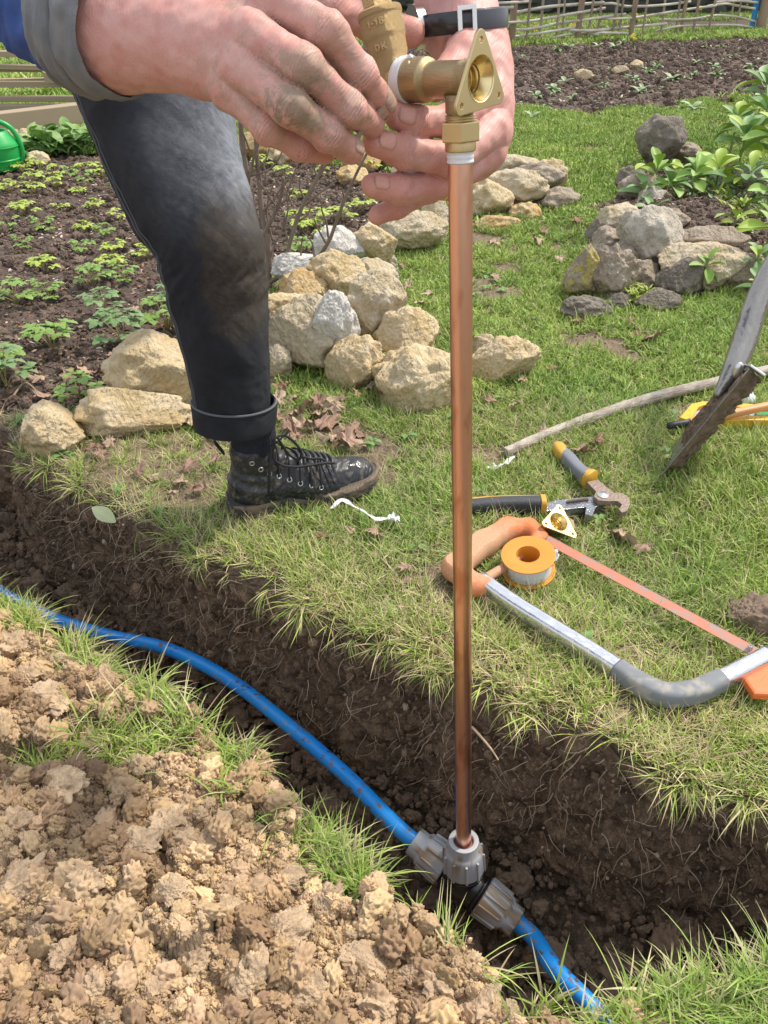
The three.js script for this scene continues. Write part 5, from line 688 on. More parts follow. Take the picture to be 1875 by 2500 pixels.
  const surf = (x, y, sgn = 1) => { let z = 0.09; for (let i = 0; i < 80; i++) { const d = upSdf(x, y, sgn * z); if (d < 0.0002) break; z -= Math.max(0.0004, d * 0.6); if (z < 0) break; } return V(x, y, sgn * Math.max(0, z)); };
  const grad = (p) => { const e = 0.001; return V(upSdf(p.x + e, p.y, p.z) - upSdf(p.x - e, p.y, p.z), upSdf(p.x, p.y + e, p.z) - upSdf(p.x, p.y - e, p.z), upSdf(p.x, p.y, p.z + e) - upSdf(p.x, p.y, p.z - e)).normalize(); };
  const ey = [[0.043, 0.119], [0.058, 0.102], [0.074, 0.087], [0.092, 0.076], [0.111, 0.066], [0.130, 0.058], [0.149, 0.052], [0.168, 0.046]], metalE = std({ color: C(0.6, 0.6, 0.6), metalness: 1, roughness: 0.35 }), laceM = std({ color: C(0.012, 0.012, 0.014), roughness: 0.75 });
  for (const [x, y] of ey) { const p = surf(x, y), n = grad(p), t = new THREE.TorusGeometry(0.0042, 0.0011, 8, 20); t.applyMatrix4(new THREE.Matrix4().makeTranslation(0, 0, 0)); const m = part('eyelet', t, metalE, boot); m.position.copy(p).addScaledVector(n, 0.002); m.quaternion.setFromUnitVectors(V(0, 0, 1), n); }
  const tongueMat = phy({ color: C(0.03, 0.031, 0.035), roughness: 0.34 }); const topY = (x) => { let y = 0.15; for (let i = 0; i < 120; i++) { if (upSdf(x, y, 0) < 0.0003) break; y -= 0.001; } return y; };
  for (let i = 2; i < ey.length; i++) { const [x, y] = ey[i], p = surf(x, y), q = surf(x, y, -1), k = [ey[i - 1]][0]; part('lace', sweep([p.clone().add(V(0, 0.001, 0.003)), V(x + 0.004, Math.max(y + 0.012, topY(x + 0.004) - 0.004), p.z * 0.72), V(x + 0.006, topY(x + 0.006) + 0.003, 0), V(k[0] + 0.004, Math.max(k[1], topY(k[0]) - 0.006), -q.z * -0.7), q], 0.0021, { seg: 24, rs: 7 }), laceM, boot); }
  for (let i = 0; i < 7; i++) { const x = 0.135 + i * 0.011; part('tongue_fold', sweep([V(x, topY(x) - 0.010, 0.026), V(x + 0.003, topY(x) - 0.0005, 0.012), V(x + 0.002, topY(x) + 0.0004, -0.006), V(x, topY(x) - 0.006, -0.022)], 0.0035, { seg: 14, rs: 8 }), tongueMat, boot); }
  const zb = (a, b, d) => ad(520 + a * 0.2652, 950 + b * 0.2652, d);
  const laceLine = (pts, r = 0.0025) => part('lace', sweep(pts, r, { seg: 50, rs: 8 }), laceM, person);
  laceLine([zb(545, 520, 1.455), zb(570, 455, 1.45), zb(650, 425, 1.46), zb(750, 490, 1.475), zb(815, 590, 1.49), zb(790, 650, 1.495), zb(720, 620, 1.485), zb(640, 520, 1.465), zb(600, 455, 1.45)]); laceLine([zb(540, 520, 1.455), zb(530, 620, 1.46), zb(522, 740, 1.468), zb(515, 860, 1.482), zb(512, 960, 1.50)], 0.0028); laceLine([zb(550, 530, 1.46), zb(560, 640, 1.465), zb(640, 700, 1.475), zb(760, 715, 1.49), zb(900, 700, 1.505), zb(1040, 680, 1.52), zb(1120, 680, 1.535)]); laceLine([zb(545, 525, 1.455), zb(620, 460, 1.45), zb(690, 400, 1.45), zb(715, 385, 1.452)], 0.0016); laceLine([zb(820, 620, 1.505), zb(900, 640, 1.515), zb(990, 640, 1.525), zb(1040, 670, 1.53), zb(960, 690, 1.52), zb(860, 700, 1.505)]);
  const knot = new THREE.SphereGeometry(0.007, 14, 10); const kn = part('lace_knot', knot, laceM, person); kn.position.copy(zb(545, 525, 1.46));
  const tab = new RoundedBoxGeometry(0.004, 0.03, 0.018, 2, 0.0015); const tb = part('heel_loop', tab, laceM, boot); tb.position.set(-0.008, 0.140, 0); tb.rotation.z = 0.5;
  const sockPath = [V(0.05, 0.06, 0), V(0.052, 0.12, 0), V(0.058, 0.16, 0), sockTop.clone().add(V(0, 0.03, 0))].map((p) => p.applyMatrix4(bootM));
  part('sock', sweep(sockPath, [0.036, 0.039, 0.041, 0.044], { seg: 40, rs: 160, shape: (t, a) => 1 + 0.012 * Math.cos(a * 40) + 0.01 * n3(t * 8, Math.cos(a), Math.sin(a)) }), std({ color: C(0.012, 0.014, 0.026), roughness: 0.9 }), person);
  const b2 = boot.clone(); b2.name = 'boot'; person.add(b2); b2.matrix.identity(); const f2 = V(0.12, 0, -1).normalize(); b2.position.set(0, 0, 0); b2.quaternion.identity(); b2.scale.set(1, 1, 1); b2.applyMatrix4(new THREE.Matrix4().makeBasis(f2, V(0, 1, 0), f2.clone().cross(V(0, 1, 0))).setPosition(-0.425, 0.0, -1.93));
  trunkClear.push(...[0.03, 0.09, 0.15, 0.21, 0.26].map((k) => [heel.x + fv.x * k, -(heel.z + fv.z * k), 0.042]));
}
console.log('person');

// ================================================================ grass
const grassMat = phy({ vertexColors: true, roughness: 0.62, side: THREE.DoubleSide, transmission: 0.22, specularIntensity: 0.5 });
const G = { g: [0.32, 0.46, 0.09], d: [0.175, 0.31, 0.06], y: [0.49, 0.57, 0.15], s: [0.64, 0.57, 0.36], b: [0.42, 0.32, 0.19] };
// blades: list of {x, z, az, len, w, tilt, bend, c}; each a bent tapering strip
function bladeGeo(blades, segs = 3) {
  const pos = [], idx = [], col = [];
  for (const b of blades) {
    let x = b.x, y = b.y ?? 0, z = b.z, a = b.tilt; const ca = Math.cos(b.az), sa = Math.sin(b.az), o0 = pos.length / 3, tw = b.twist ?? 0;
    for (let i = 0; i <= segs; i++) {
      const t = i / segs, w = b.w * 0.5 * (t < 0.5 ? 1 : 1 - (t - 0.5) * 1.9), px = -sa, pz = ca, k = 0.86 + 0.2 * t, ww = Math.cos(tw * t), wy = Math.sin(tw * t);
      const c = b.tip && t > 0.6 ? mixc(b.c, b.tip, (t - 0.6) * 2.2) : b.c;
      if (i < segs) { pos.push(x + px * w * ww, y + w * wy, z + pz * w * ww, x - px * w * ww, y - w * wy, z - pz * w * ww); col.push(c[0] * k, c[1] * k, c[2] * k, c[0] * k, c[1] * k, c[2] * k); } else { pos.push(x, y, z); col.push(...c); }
      const st = b.len / segs; x += ca * Math.sin(a) * st; z += sa * Math.sin(a) * st; y += Math.cos(a) * st; a += b.bend / segs;
    }
    for (let i = 0; i < segs - 1; i++) { const o = o0 + i * 2; idx.push(o, o + 1, o + 2, o + 1, o + 3, o + 2); } const o = o0 + (segs - 1) * 2; idx.push(o, o + 1, o + 2);
  }
  const g = indexed(pos, idx); g.setAttribute('color', new THREE.Float32BufferAttribute(col, 3)); return g;
}
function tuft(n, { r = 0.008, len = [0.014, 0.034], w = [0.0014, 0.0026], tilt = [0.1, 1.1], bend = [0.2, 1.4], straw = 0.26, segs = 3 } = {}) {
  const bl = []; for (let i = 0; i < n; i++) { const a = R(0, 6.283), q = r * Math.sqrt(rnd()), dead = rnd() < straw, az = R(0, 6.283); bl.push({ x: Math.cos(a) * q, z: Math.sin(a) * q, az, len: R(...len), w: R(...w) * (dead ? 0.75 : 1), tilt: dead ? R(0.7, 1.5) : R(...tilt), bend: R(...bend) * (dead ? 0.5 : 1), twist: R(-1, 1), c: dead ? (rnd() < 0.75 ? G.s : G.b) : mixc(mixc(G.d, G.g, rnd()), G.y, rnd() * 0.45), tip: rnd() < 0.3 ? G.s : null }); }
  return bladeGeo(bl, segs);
}
const V8 = (f, n = 8) => Array.from({ length: n }, f);
const shortT = V8(() => tuft(8)), lushT = V8(() => tuft(9, { len: [0.025, 0.06], w: [0.0016, 0.0032], tilt: [0.2, 1.1], bend: [0.3, 1.7], straw: 0.1 })), strawT = V8(() => tuft(8, { straw: 0.68, len: [0.02, 0.06], w: [0.001, 0.0022], tilt: [0.9, 1.6], bend: [-0.3, 0.4] }), 5);
const midT = V8(() => tuft(22, { r: 0.022, len: [0.014, 0.036], w: [0.0022, 0.0038], straw: 0.12 })), farT2 = V8(() => tuft(40, { r: 0.05, len: [0.018, 0.04], w: [0.004, 0.007], straw: 0.06, segs: 2 }), 4), veryT = V8(() => tuft(46, { r: 0.12, len: [0.03, 0.07], w: [0.011, 0.016], straw: 0.08, segs: 2 }), 4);
const bins = new Map();
function plant(set, p, q, s, c) { const g = set[Math.floor(rnd() * set.length)]; let b = bins.get(g); if (!b) bins.set(g, b = [[], []]); b[0].push(M4(p, q, s)); b[1].push(c); }
const lushAt = (x, F) => clamp(0.5 + 1.2 * fbm(x * 2.4 + 9, F * 2.4, 1, 3)) * 0.55 + 0.75 * sstep(0.42, 0.62, x - 0.25 * (F - 1.1)) * sstep(1.9, 1.3, F) * sstep(0.85, 1.05, F + 0.1 * n3(x * 5, F * 5, 0));
const tintG = (x, F) => { const k = 0.5 + 0.9 * fbm(x * 1.7, F * 1.7, 12, 3), w = R(0.8, 1.2); return C(w * lerp(0.85, 1.18, k), w * lerp(0.92, 1.1, k), w * lerp(0.8, 1.05, k)); };
function lawnStrip(F0, F1, x0, x1, g, fn) { for (let F = F0; F < F1; F += g) for (let x = x0(F); x < x1(F); x += g) { const X = x + R(-0.5, 0.5) * g, Y = F + R(-0.5, 0.5) * g; fn(X, Y); } }
const wide = (F) => 0.5 * F * CP + 0.75;
lawnStrip(0.3, 1.75, (F) => -wide(F), (F) => wide(F), 0.0084, (x, F) => {
  const [s, n] = toSN(x, F), nE = nearEdge(s), fE = farEdge(s); if (n > nE - 0.004 && n < fE + 0.002) return; if (bedAt(x, F)) return;
  const p = onPlane(x, F); if (!inView(p)) return; p.y -= 0.002;
  if (n < nE) { const k = turfAt(x, F); if (rnd() > k * (s > -0.05 ? 0.8 : 0.4)) return; plant(rnd() < (s > -0.1 ? 0.55 : 0.45) ? lushT : rnd() < 0.6 ? strawT : shortT, p, euler(R(-0.3, 0.3), R(0, 6.3), R(-0.3, 0.3)), R(0.6, 1.05), tintG(x, F)); return; }
  const b = bare(x, F); if (rnd() < b * 1.12) { if (rnd() < 0.18) plant(strawT, p, euler(0, R(0, 6.3), 0), R(0.5, 0.9), tintG(x, F)); return; }
  for (const [a, c, r] of trunkClear) if (Math.hypot(x - a, F - c) < r) return;
  const L = lushAt(x, F), e = n - fE, u = rnd(); const dry = 0.2 + 0.42 * sstep(0.32, 0.02, e + 0.1 * n3(x * 7, F * 7, 1)) * sstep(0.55, 0.35, x), set = u < dry ? strawT : u < dry + 0.8 * L ? lushT : shortT;
  plant(set, p, euler(R(-0.35, 0.35), R(0, 6.3), R(-0.35, 0.35)), R(0.65, 1.1) * (set === lushT ? lerp(0.75, 1.1, L) : 1), tintG(x, F));
});
lawnStrip(1.75, 3.2, (F) => -wide(F), (F) => wide(F), 0.0165, (x, F) => { if (bedAt(x, F)) return; if (rnd() < bare(x, F) * 0.95) return; const p = onPlane(x, F); if (!inView(p)) return; plant(rnd() < 0.2 ? lushT : midT, p, euler(R(-0.25, 0.25), R(0, 6.3), R(-0.25, 0.25)), R(0.7, 1.15), tintG(x, F)); });
lawnStrip(3.2, 6.6, (F) => -wide(F), (F) => wide(F), 0.036, (x, F) => { if (bedAt(x, F)) return; if (rnd() < bare(x, F) * 0.7) return; const p = onPlane(x, F); if (!inView(p)) return; plant(farT2, p, euler(R(-0.2, 0.2), R(0, 6.3), R(-0.2, 0.2)), R(0.7, 1.15), tintG(x, F)); });
lawnStrip(6.6, 24, (F) => -wide(F), (F) => wide(F), 0.1, (x, F) => { if (bedAt(x, F)) return; const p = onPlane(x, F); if (!inView(p)) return; plant(veryT, p, euler(0, R(0, 6.3), 0), R(0.7, 1.2), tintG(x, F)); });
// turf hanging over the far lip of the trench and standing along the near lip
const hangT = V8(() => { const bl = []; for (let i = 0; i < 7; i++) { const dead = rnd() < 0.5; bl.push({ x: R(-0.006, 0.006), z: R(-0.006, 0.006), az: R(-0.9, 0.9), len: R(0.03, 0.1), w: R(0.0012, 0.0028), tilt: R(0.6, 1.5), bend: R(0.4, 1.9), twist: R(-1, 1), c: dead ? mixc(G.s, G.b, rnd()) : mixc(G.d, G.y, rnd()), tip: rnd() < 0.4 ? G.s : null }); } return bladeGeo(bl, 5); }, 10);
const intoTrench = Math.atan2(NF, -NX); // azimuth in x, z of the direction across the trench towards the camera
for (let i = 0; i < 3600; i++) {
  const s = R(-1.5, 0.3), k = s < -0.72 ? 0.12 : s < -0.3 ? 0.6 : 0.85; if (rnd() > k * (0.06 + 1.0 * sstep(-0.12, 0.3, fbm(s * 13, 2, 2, 3)))) continue; const n = farEdge(s) + R(-0.008, 0.05), [x, F] = toXF(s, n), p = V(x, groundY(...toXF(s, farEdge(s) + 0.01)) - 0.012 - 0.012 * rnd(), -F); if (!inView(p)) continue;
  plant(hangT, p, euler(R(-0.3, 0.5), -intoTrench + R(-1.5, 1.5), R(-0.4, 0.4)), R(0.35, 1.0), tintG(x, F));
}
for (let i = 0; i < 1500; i++) {
  const s = R(-1.25, 0.2), n = nearEdge(s) - R(0, 0.035), [x, F] = toXF(s, n), p = onPlane(x, F); p.y -= 0.006; if (!inView(p)) continue; if (rnd() > 0.03 + 0.6 * turfAt(x, F)) continue;
  plant(rnd() < 0.6 ? hangT : lushT, p, euler(0, -intoTrench + Math.PI + R(-1.4, 1.4), 0), R(0.5, 1.0), tintG(x, F));
}
// sprigs growing out of the heap and long single blades
const longT = V8(() => { const bl = []; for (let i = 0; i < 6; i++) bl.push({ x: R(-0.01, 0.01), z: R(-0.01, 0.01), az: R(0, 6.3), len: R(0.05, 0.12), w: R(0.0018, 0.0038), tilt: R(0.1, 1.0), bend: R(0.2, 1.5), twist: R(-0.8, 0.8), c: rnd() < 0.2 ? G.s : mixc(mixc(G.d, G.g, rnd()), G.y, 0.5 * rnd()), tip: rnd() < 0.3 ? G.s : null }); return bladeGeo(bl, 6); }, 8);
for (const [px, py, n, sp, sc] of [[80, 1440, 16, 60, 0.8], [150, 1490, 16, 60, 0.8], [260, 1560, 14, 60, 0.7], [420, 1640, 18, 70, 0.8], [300, 1790, 20, 110, 0.9], [360, 1850, 14, 100, 0.8], [150, 1840, 14, 110, 0.7], [480, 1780, 10, 60, 0.7], [560, 1850, 8, 60, 0.7], [560, 1960, 5, 40, 0.7], [720, 2030, 10, 60, 0.6], [800, 2080, 14, 60, 0.7], [830, 2150, 14, 50, 0.7], [1330, 2390, 8, 50, 0.6], [1400, 2440, 12, 70, 0.9], [1600, 2420, 14, 110, 0.8], [1720, 2330, 14, 110, 0.8], [1840, 2250, 14, 80, 0.8], [1790, 2450, 14, 120, 0.8], [1490, 2490, 8, 60, 0.8], [1660, 2480, 10, 100, 0.8], [1700, 1330, 22, 120, 0.7], [1800, 1250, 18, 100, 0.7], [1790, 1420, 22, 90, 0.8], [1480, 760, 18, 120, 0.7], [1640, 800, 12, 150, 0.8]])
  for (let i = 0; i < n; i++) { const p = at(px + R(-1, 1) * sp, py + R(-0.5, 0.5) * sp, 0.01); const [s, nn] = toSN(p.x, -p.z); if (nn > nearEdge(s) && nn < farEdge(s)) continue; p.y = groundY(p.x, -p.z) - 0.004; plant(longT, p, euler(R(-0.2, 0.2), R(0, 6.3), R(-0.2, 0.2)), sc * R(0.5, 1.05), tintG(p.x, -p.z)); }
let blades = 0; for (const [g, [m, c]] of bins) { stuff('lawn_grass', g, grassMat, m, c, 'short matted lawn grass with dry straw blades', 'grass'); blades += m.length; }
console.log('grass', blades);
{ // fine roots on the cut faces of the trench
  const list = [];
  for (let i = 0; i < 620; i++) {
    const s = R(-1.45, 0.25), dp = R(0.02, 0.26) ** 1.0, e = farEdge(s), [x0, F0] = toXF(s, e - 0.004 - 0.045 * dp), a = R(0, 6.3), pts = [], L = R(0.012, 0.055); let p = V(x0, -dp, -F0), d = V(R(-1, 1) * TX - NX * 0.6, R(-0.8, 0.3), -(R(-1, 1) * TF - NF * 0.6)).normalize(); void a;
    for (let k = 0; k < 5; k++) { pts.push(p.clone()); p = p.clone().addScaledVector(d, L / 4); d.add(V(R(-1, 1), R(-0.9, 0.4), R(-1, 1)).multiplyScalar(0.55)).normalize(); }
    const k = rnd(), g = sweep(pts, [0.0007 * (0.6 + k), 0.00025], { seg: 7, rs: 4, caps: false }); flat(g, mixc([0.34, 0.25, 0.16], [0.5, 0.41, 0.3], rnd())); list.push(g);
  }
  single('root_fibres', merge(list), std({ vertexColors: true, roughness: 0.9 }), 'fine pale roots hanging from the cut trench wall', 'roots', null, 'stuff');
  const twig = (pts, r, lab) => single('root', flat(sweep(pts, r, { seg: 20, rs: 6 }), [0.45, 0.33, 0.22]), std({ vertexColors: true, roughness: 0.85 }), lab, 'root');
  twig([ad(1152, 1775, 1.2), ad(1175, 1800, 1.17), ad(1200, 1830, 1.15), ad(1217, 1856, 1.14)], [0.0022, 0.0018, 0.001], 'pinkish forked root sticking out of the trench wall beside the copper pipe');
}

// ================================================================ plants, fallen leaves, garden things
const vp = (px, py, F) => { const yn = (1250 - py) / FPX; return ad(px, py, F / (CP + yn * SP)); }; // on the upright plane F metres ahead
const leafMat = phy({ vertexColors: true, roughness: 0.5, side: THREE.DoubleSide, transmission: 0.3, specularIntensity: 0.6 });
const stemMat = std({ vertexColors: true, roughness: 0.7 });
// a leaf blade from an outline r(t) (half width along the midrib), bent and folded
function leafGeo(len, half, { n = 8, bend = 0.6, fold = 0.25, c0, c1, lobes = 0, cup = 0 } = {}) {
  const pos = [], idx = [], col = [], K = [-1, -0.5, 0, 0.5, 1]; let x = 0, y = 0, a = 0;
  for (let i = 0; i <= n; i++) { const t = i / n, w = half(t) * len * (lobes ? 1 + 0.28 * Math.cos(t * lobes * 6.283) : 1); for (const k of K) { pos.push(x, y + Math.abs(k) * w * fold + cup * k * k * w, k * w); const c = mixc(c0, c1, Math.abs(k) * 0.5 + 0.5 * t); const m = k === 0 ? 1.12 : 1; col.push(c[0] * m, c[1] * m, c[2] * m); } x += Math.cos(a) * len / n; y += Math.sin(a) * len / n; a -= bend / n; }
  for (let i = 0; i < n; i++) for (let j = 0; j < 4; j++) { const o = i * 5 + j; idx.push(o, o + 5, o + 1, o + 1, o + 5, o + 6); }
  const g = indexed(pos, idx); g.setAttribute('color', new THREE.Float32BufferAttribute(col, 3)); return g;
}
// ---- young feathery plants of the vegetable bed
const greens = [[[0.36, 0.50, 0.06], [0.48, 0.58, 0.11]], [[0.19, 0.34, 0.06], [0.28, 0.42, 0.10]], [[0.15, 0.27, 0.09], [0.24, 0.36, 0.15]]];
function feathery(kind) {
  const leaves = [], stems = [], [c0, c1] = greens[kind], ns = 5 + Math.floor(rnd() * 4);
  const leaflet = (sz) => { const pts = [[0, 0], [0.22, 0.16], [0.3, 0.36], [0.42, 0.26], [0.55, 0.42], [0.66, 0.24], [0.82, 0.22], [1, 0.0]], pos = [], idx = [], col = []; for (const [x, z] of pts) { const k = R(0.85, 1.15); for (const s of [1, -1]) { pos.push(x * sz, -0.2 * x * x * sz + 0.25 * z * sz, z * s * sz * k); const c = mixc(c0, c1, x * 0.7 + rnd() * 0.3); col.push(...c); } } for (let i = 0; i < pts.length - 1; i++) { const o = i * 2; idx.push(o, o + 2, o + 1, o + 1, o + 2, o + 3); } const g = indexed(pos, idx); g.setAttribute('color', new THREE.Float32BufferAttribute(col, 3)); return g; };
  for (let i = 0; i < ns; i++) {
    const az = i / ns * 6.283 + R(-0.4, 0.4), h = R(0.03, 0.085), out = R(0.015, 0.05), top = V(Math.cos(az) * out, h, Math.sin(az) * out), sg = sweep([V(0, 0, 0), V(Math.cos(az) * out * 0.4, h * 0.6, Math.sin(az) * out * 0.4), top], [0.0016, 0.001], { seg: 5, rs: 5, caps: false }); flat(sg, [0.30, 0.26, 0.10]); stems.push(sg);
    for (const [da, rr] of [[0, 0.024], [0.95, 0.02], [-0.95, 0.02]]) for (const [db, off, sz] of [[0, 0.008, 1.05], [0.9, 0.002, 0.85], [-0.9, 0.002, 0.85]]) { const g = leaflet(rr * sz * R(0.9, 1.4)); const a = az + da, q = top.clone().add(V(Math.cos(a) * (0.006 + off), R(-0.002, 0.003), Math.sin(a) * (0.006 + off))); g.applyMatrix4(M4(q, euler(R(-0.3, 0.3), -(a + db), R(-0.15, 0.25)), 1)); leaves.push(g); }
  }
  return [merge(stems), merge(leaves)];
}
{
  const protos = [0, 0, 0, 1, 1, 1, 2, 2].map((k) => [k, feathery(k)]), spots = [];
  const tryPut = (n, x0, x1, y0, y1, gap, kinds) => { let tries = 0, got = 0; while (got < n && tries++ < 4000) { const px = R(x0, x1), py = R(y0, y1), p = at(px, py, -0.012); if (!inside(bedLeft, p.x, -p.z)) continue; const g = gap * (0.55 + 0.9 * (py - y0) / (y1 - y0 + 1)); if (spots.some(([a, b]) => Math.hypot(a - px, (b - py) * 1.6) < g)) continue; spots.push([px, py, pick(kinds)]); got++; } };
  for (const s of [[40, 740, 3], [130, 850, 5], [260, 770, 6], [230, 700, 4], [310, 690, 3], [125, 730, 3], [300, 840, 6], [420, 740, 6], [410, 800, 4], [195, 970, 3], [10, 900, 5], [15, 940, 6], [200, 610, 4], [275, 610, 0], [275, 650, 0], [355, 620, 1], [60, 520, 0], [110, 560, 3], [230, 500, 0], [135, 455, 1], [20, 560, 3], [25, 470, 1], [720, 540, 0], [745, 560, 0], [770, 555, 1], [800, 580, 0], [725, 600, 3], [735, 615, 4], [835, 540, 1], [885, 510, 0], [985, 520, 0], [1000, 505, 1], [730, 480, 0], [690, 430, 0]]) spots.push(s);
  tryPut(20, 5, 330, 415, 560, 62, [0, 1, 2, 3]); tryPut(5, 60, 400, 560, 760, 100, [0, 1, 3, 4, 5]); tryPut(3, 560, 900, 400, 470, 60, [0, 1, 2]);
  const made = {};
  for (const [px, py, k] of spots) { const kind = protos[k][0], label = ['bright yellow green feathery seedling in the dark bed', 'mid green feathery young plant in the dark bed', 'bluish green lobed young plant in the dark bed'][kind]; let t; if (!made[k]) { t = made[k] = thing('bed_plant', label, 'plant', 'young plants in the vegetable bed'); part('stems', protos[k][1][0], stemMat, t); part('foliage', protos[k][1][1], leafMat, t); } else t = copyOf(made[k]); const p = at(px, py, 0); t.position.set(p.x, groundY(p.x, -p.z) - 0.004, p.z); t.rotation.y = R(0, 6.3); t.scale.setScalar(R(0.6, 0.98) * (py > 650 ? 1.2 : 1)); }
}
// ---- fleshy-leaved plants over the rockery
{
  const ov = (t) => 0.215 * Math.pow(Math.sin(Math.PI * Math.pow(clamp(t * 0.97 + 0.015), 1.55)), 0.75), tones = [[[0.20, 0.36, 0.06], [0.30, 0.46, 0.09]], [[0.14, 0.27, 0.085], [0.22, 0.36, 0.13]], [[0.30, 0.44, 0.05], [0.40, 0.52, 0.09]]];
  const geos = tones.flatMap(([c0, c1]) => [0.5, 1.0].map((b) => leafGeo(1, ov, { n: 9, bend: b, fold: 0.22, c0, c1, cup: 0.25 })));
  const rose = (px, py, size, n, h, tone, label, lean = 0) => {
    const t = thing('rockery_plant', label, 'plant', 'fleshy leaved plants on the rockery'), base = at(px, py, 0.08), d = depthOf(base), S = size * d / FPX, H = h * d / FPX; t.position.copy(base); t.position.y = 0.02;
    const top = V(lean * H, H + 0.06, 0.0); part('stem', flat(sweep([V(R(-0.02, 0.02), 0, R(-0.02, 0.02)), V(lean * H * 0.4, H * 0.5, 0), top], [0.006, 0.005, 0.004], { seg: 10, rs: 7 }), [0.24, 0.24, 0.12]), stemMat, t);
    for (let i = 0; i < n; i++) { const k = i / n, az = i * 2.4 + R(-0.3, 0.3), el = lerp(-0.15, 1.15, k), m = part('leaf', geos[(tone * 2 + (rnd() < 0.5 ? 0 : 1) + (rnd() < 0.2 ? 2 : 0)) % 6], leafMat, t); m.position.copy(top).add(V(0, -0.02 * (1 - k) - H * 0.35 * (1 - k) * rnd(), 0)); m.quaternion.copy(euler(R(-0.4, 0.4), az, el + R(-0.2, 0.2), 'YZX')); const s = S * R(0.7, 1.1) * lerp(1, 0.7, k); m.scale.set(s, s, s * R(0.9, 1.25)); }
  };
  const L0 = 'glossy green rosette of spoon shaped leaves among the rockery stones', L1 = 'bluish green fleshy leaved stem hanging over the rockery', L2 = 'tall upright yellow green spoon leaved shoot in front of the dark rock';
  for (const [x, y, s, n, h, tn, l, ln] of [[1600, 470, 105, 8, 60, 2, L2, -0.1], [1570, 490, 70, 8, 30, 1, L0], [1630, 480, 80, 8, 30, 0, L0], [1690, 470, 80, 12, 50, 0, L0], [1745, 460, 85, 12, 50, 2, L0], [1800, 420, 90, 12, 90, 1, L1], [1840, 400, 95, 14, 130, 0, L0], [1870, 440, 95, 12, 120, 2, L0], [1820, 480, 80, 12, 60, 1, L1], [1875, 520, 90, 10, 60, 0, L0], [1790, 560, 70, 8, 30, 2, L0], [1730, 660, 62, 9, 20, 0, L0, -0.4], [1845, 650, 66, 10, 30, 1, L1], [1870, 600, 90, 10, 60, 2, L0], [1840, 330, 80, 14, 120, 1, L1], [1880, 300, 80, 14, 120, 0, L0], [1780, 380, 70, 12, 90, 1, L1], [1650, 440, 60, 8, 20, 1, L0], [1590, 520, 60, 8, 10, 1, L0], [1860, 700, 70, 8, 10, 1, L1], [1900, 380, 90, 14, 120, 0, L0], [1710, 430, 60, 10, 30, 0, L0]]) rose(x, y, s, n, h, tn, l, ln);
  // small star shaped stonecrops
  const nar = leafGeo(1, (t) => 0.07 * Math.sin(Math.PI * clamp(t * 0.9 + 0.08)), { n: 4, bend: 0.5, c0: [0.30, 0.40, 0.05], c1: [0.40, 0.48, 0.08] });
  for (const [px, py, sz] of [[1755, 500, 44], [1770, 530, 40], [1800, 530, 46], [1735, 560, 34], [1690, 530, 26], [1820, 560, 36], [1850, 540, 36], [1560, 660, 40], [1540, 690, 40], [1580, 700, 34], [1550, 710, 36]]) { const t = thing('stonecrop', 'small star shaped yellow green stonecrop growing between rockery stones', 'plant', 'stonecrops in the rockery'), b = at(px, py, 0.05), S = sz * depthOf(b) / FPX, list = []; t.position.copy(b); t.position.y = py > 640 ? 0.0 : 0.03; for (let j = 0; j < 3; j++) for (let i = 0; i < 14; i++) { const g = nar.clone(); g.applyMatrix4(M4(V(R(-0.3, 0.3) * S, S * (0.3 + j * 0.3), R(-0.3, 0.3) * S), euler(0, R(0, 6.3), R(-0.1, 1.1), 'YZX'), V(S * R(0.5, 0.9), S * 0.7, S * R(0.8, 1.5)))); list.push(g); } part('foliage', merge(list), leafMat, t); part('stem', flat(sweep([V(0, -0.01, 0), V(0, S * 0.9, 0)], 0.003, { seg: 2, rs: 5 }), [0.2, 0.2, 0.08]), stemMat, t); }
  // low creeping cover between them
  const lf = leafGeo(1, ov, { n: 3, bend: 0.4, c0: [0.11, 0.21, 0.055], c1: [0.18, 0.30, 0.09] }), ms = [], cs = []; const pg = poly([[1640, 470], [1700, 520], [1760, 560], [1830, 600], [1900, 640], [1960, 560], [1960, 400], [1800, 400], [1600, 440]], 0.03);
  for (let i = 0; i < 2600; i++) { const p = at(R(1560, 1980), R(410, 660), 0.03); if (!inside(pg, p.x, -p.z)) continue; const k = rnd(); ms.push(M4(V(p.x, 0.005 + 0.10 * k * rnd(), p.z), euler(R(-0.5, 0.5), R(0, 6.3), R(-0.2, 0.9), 'YZX'), R(0.02, 0.05))); cs.push(C(R(0.7, 1.5), R(0.8, 1.25), R(0.6, 1.4))); }
  stuff('ground_cover', lf, leafMat, ms, cs, 'low creeping green leaves covering the rockery soil', 'ground cover');
}
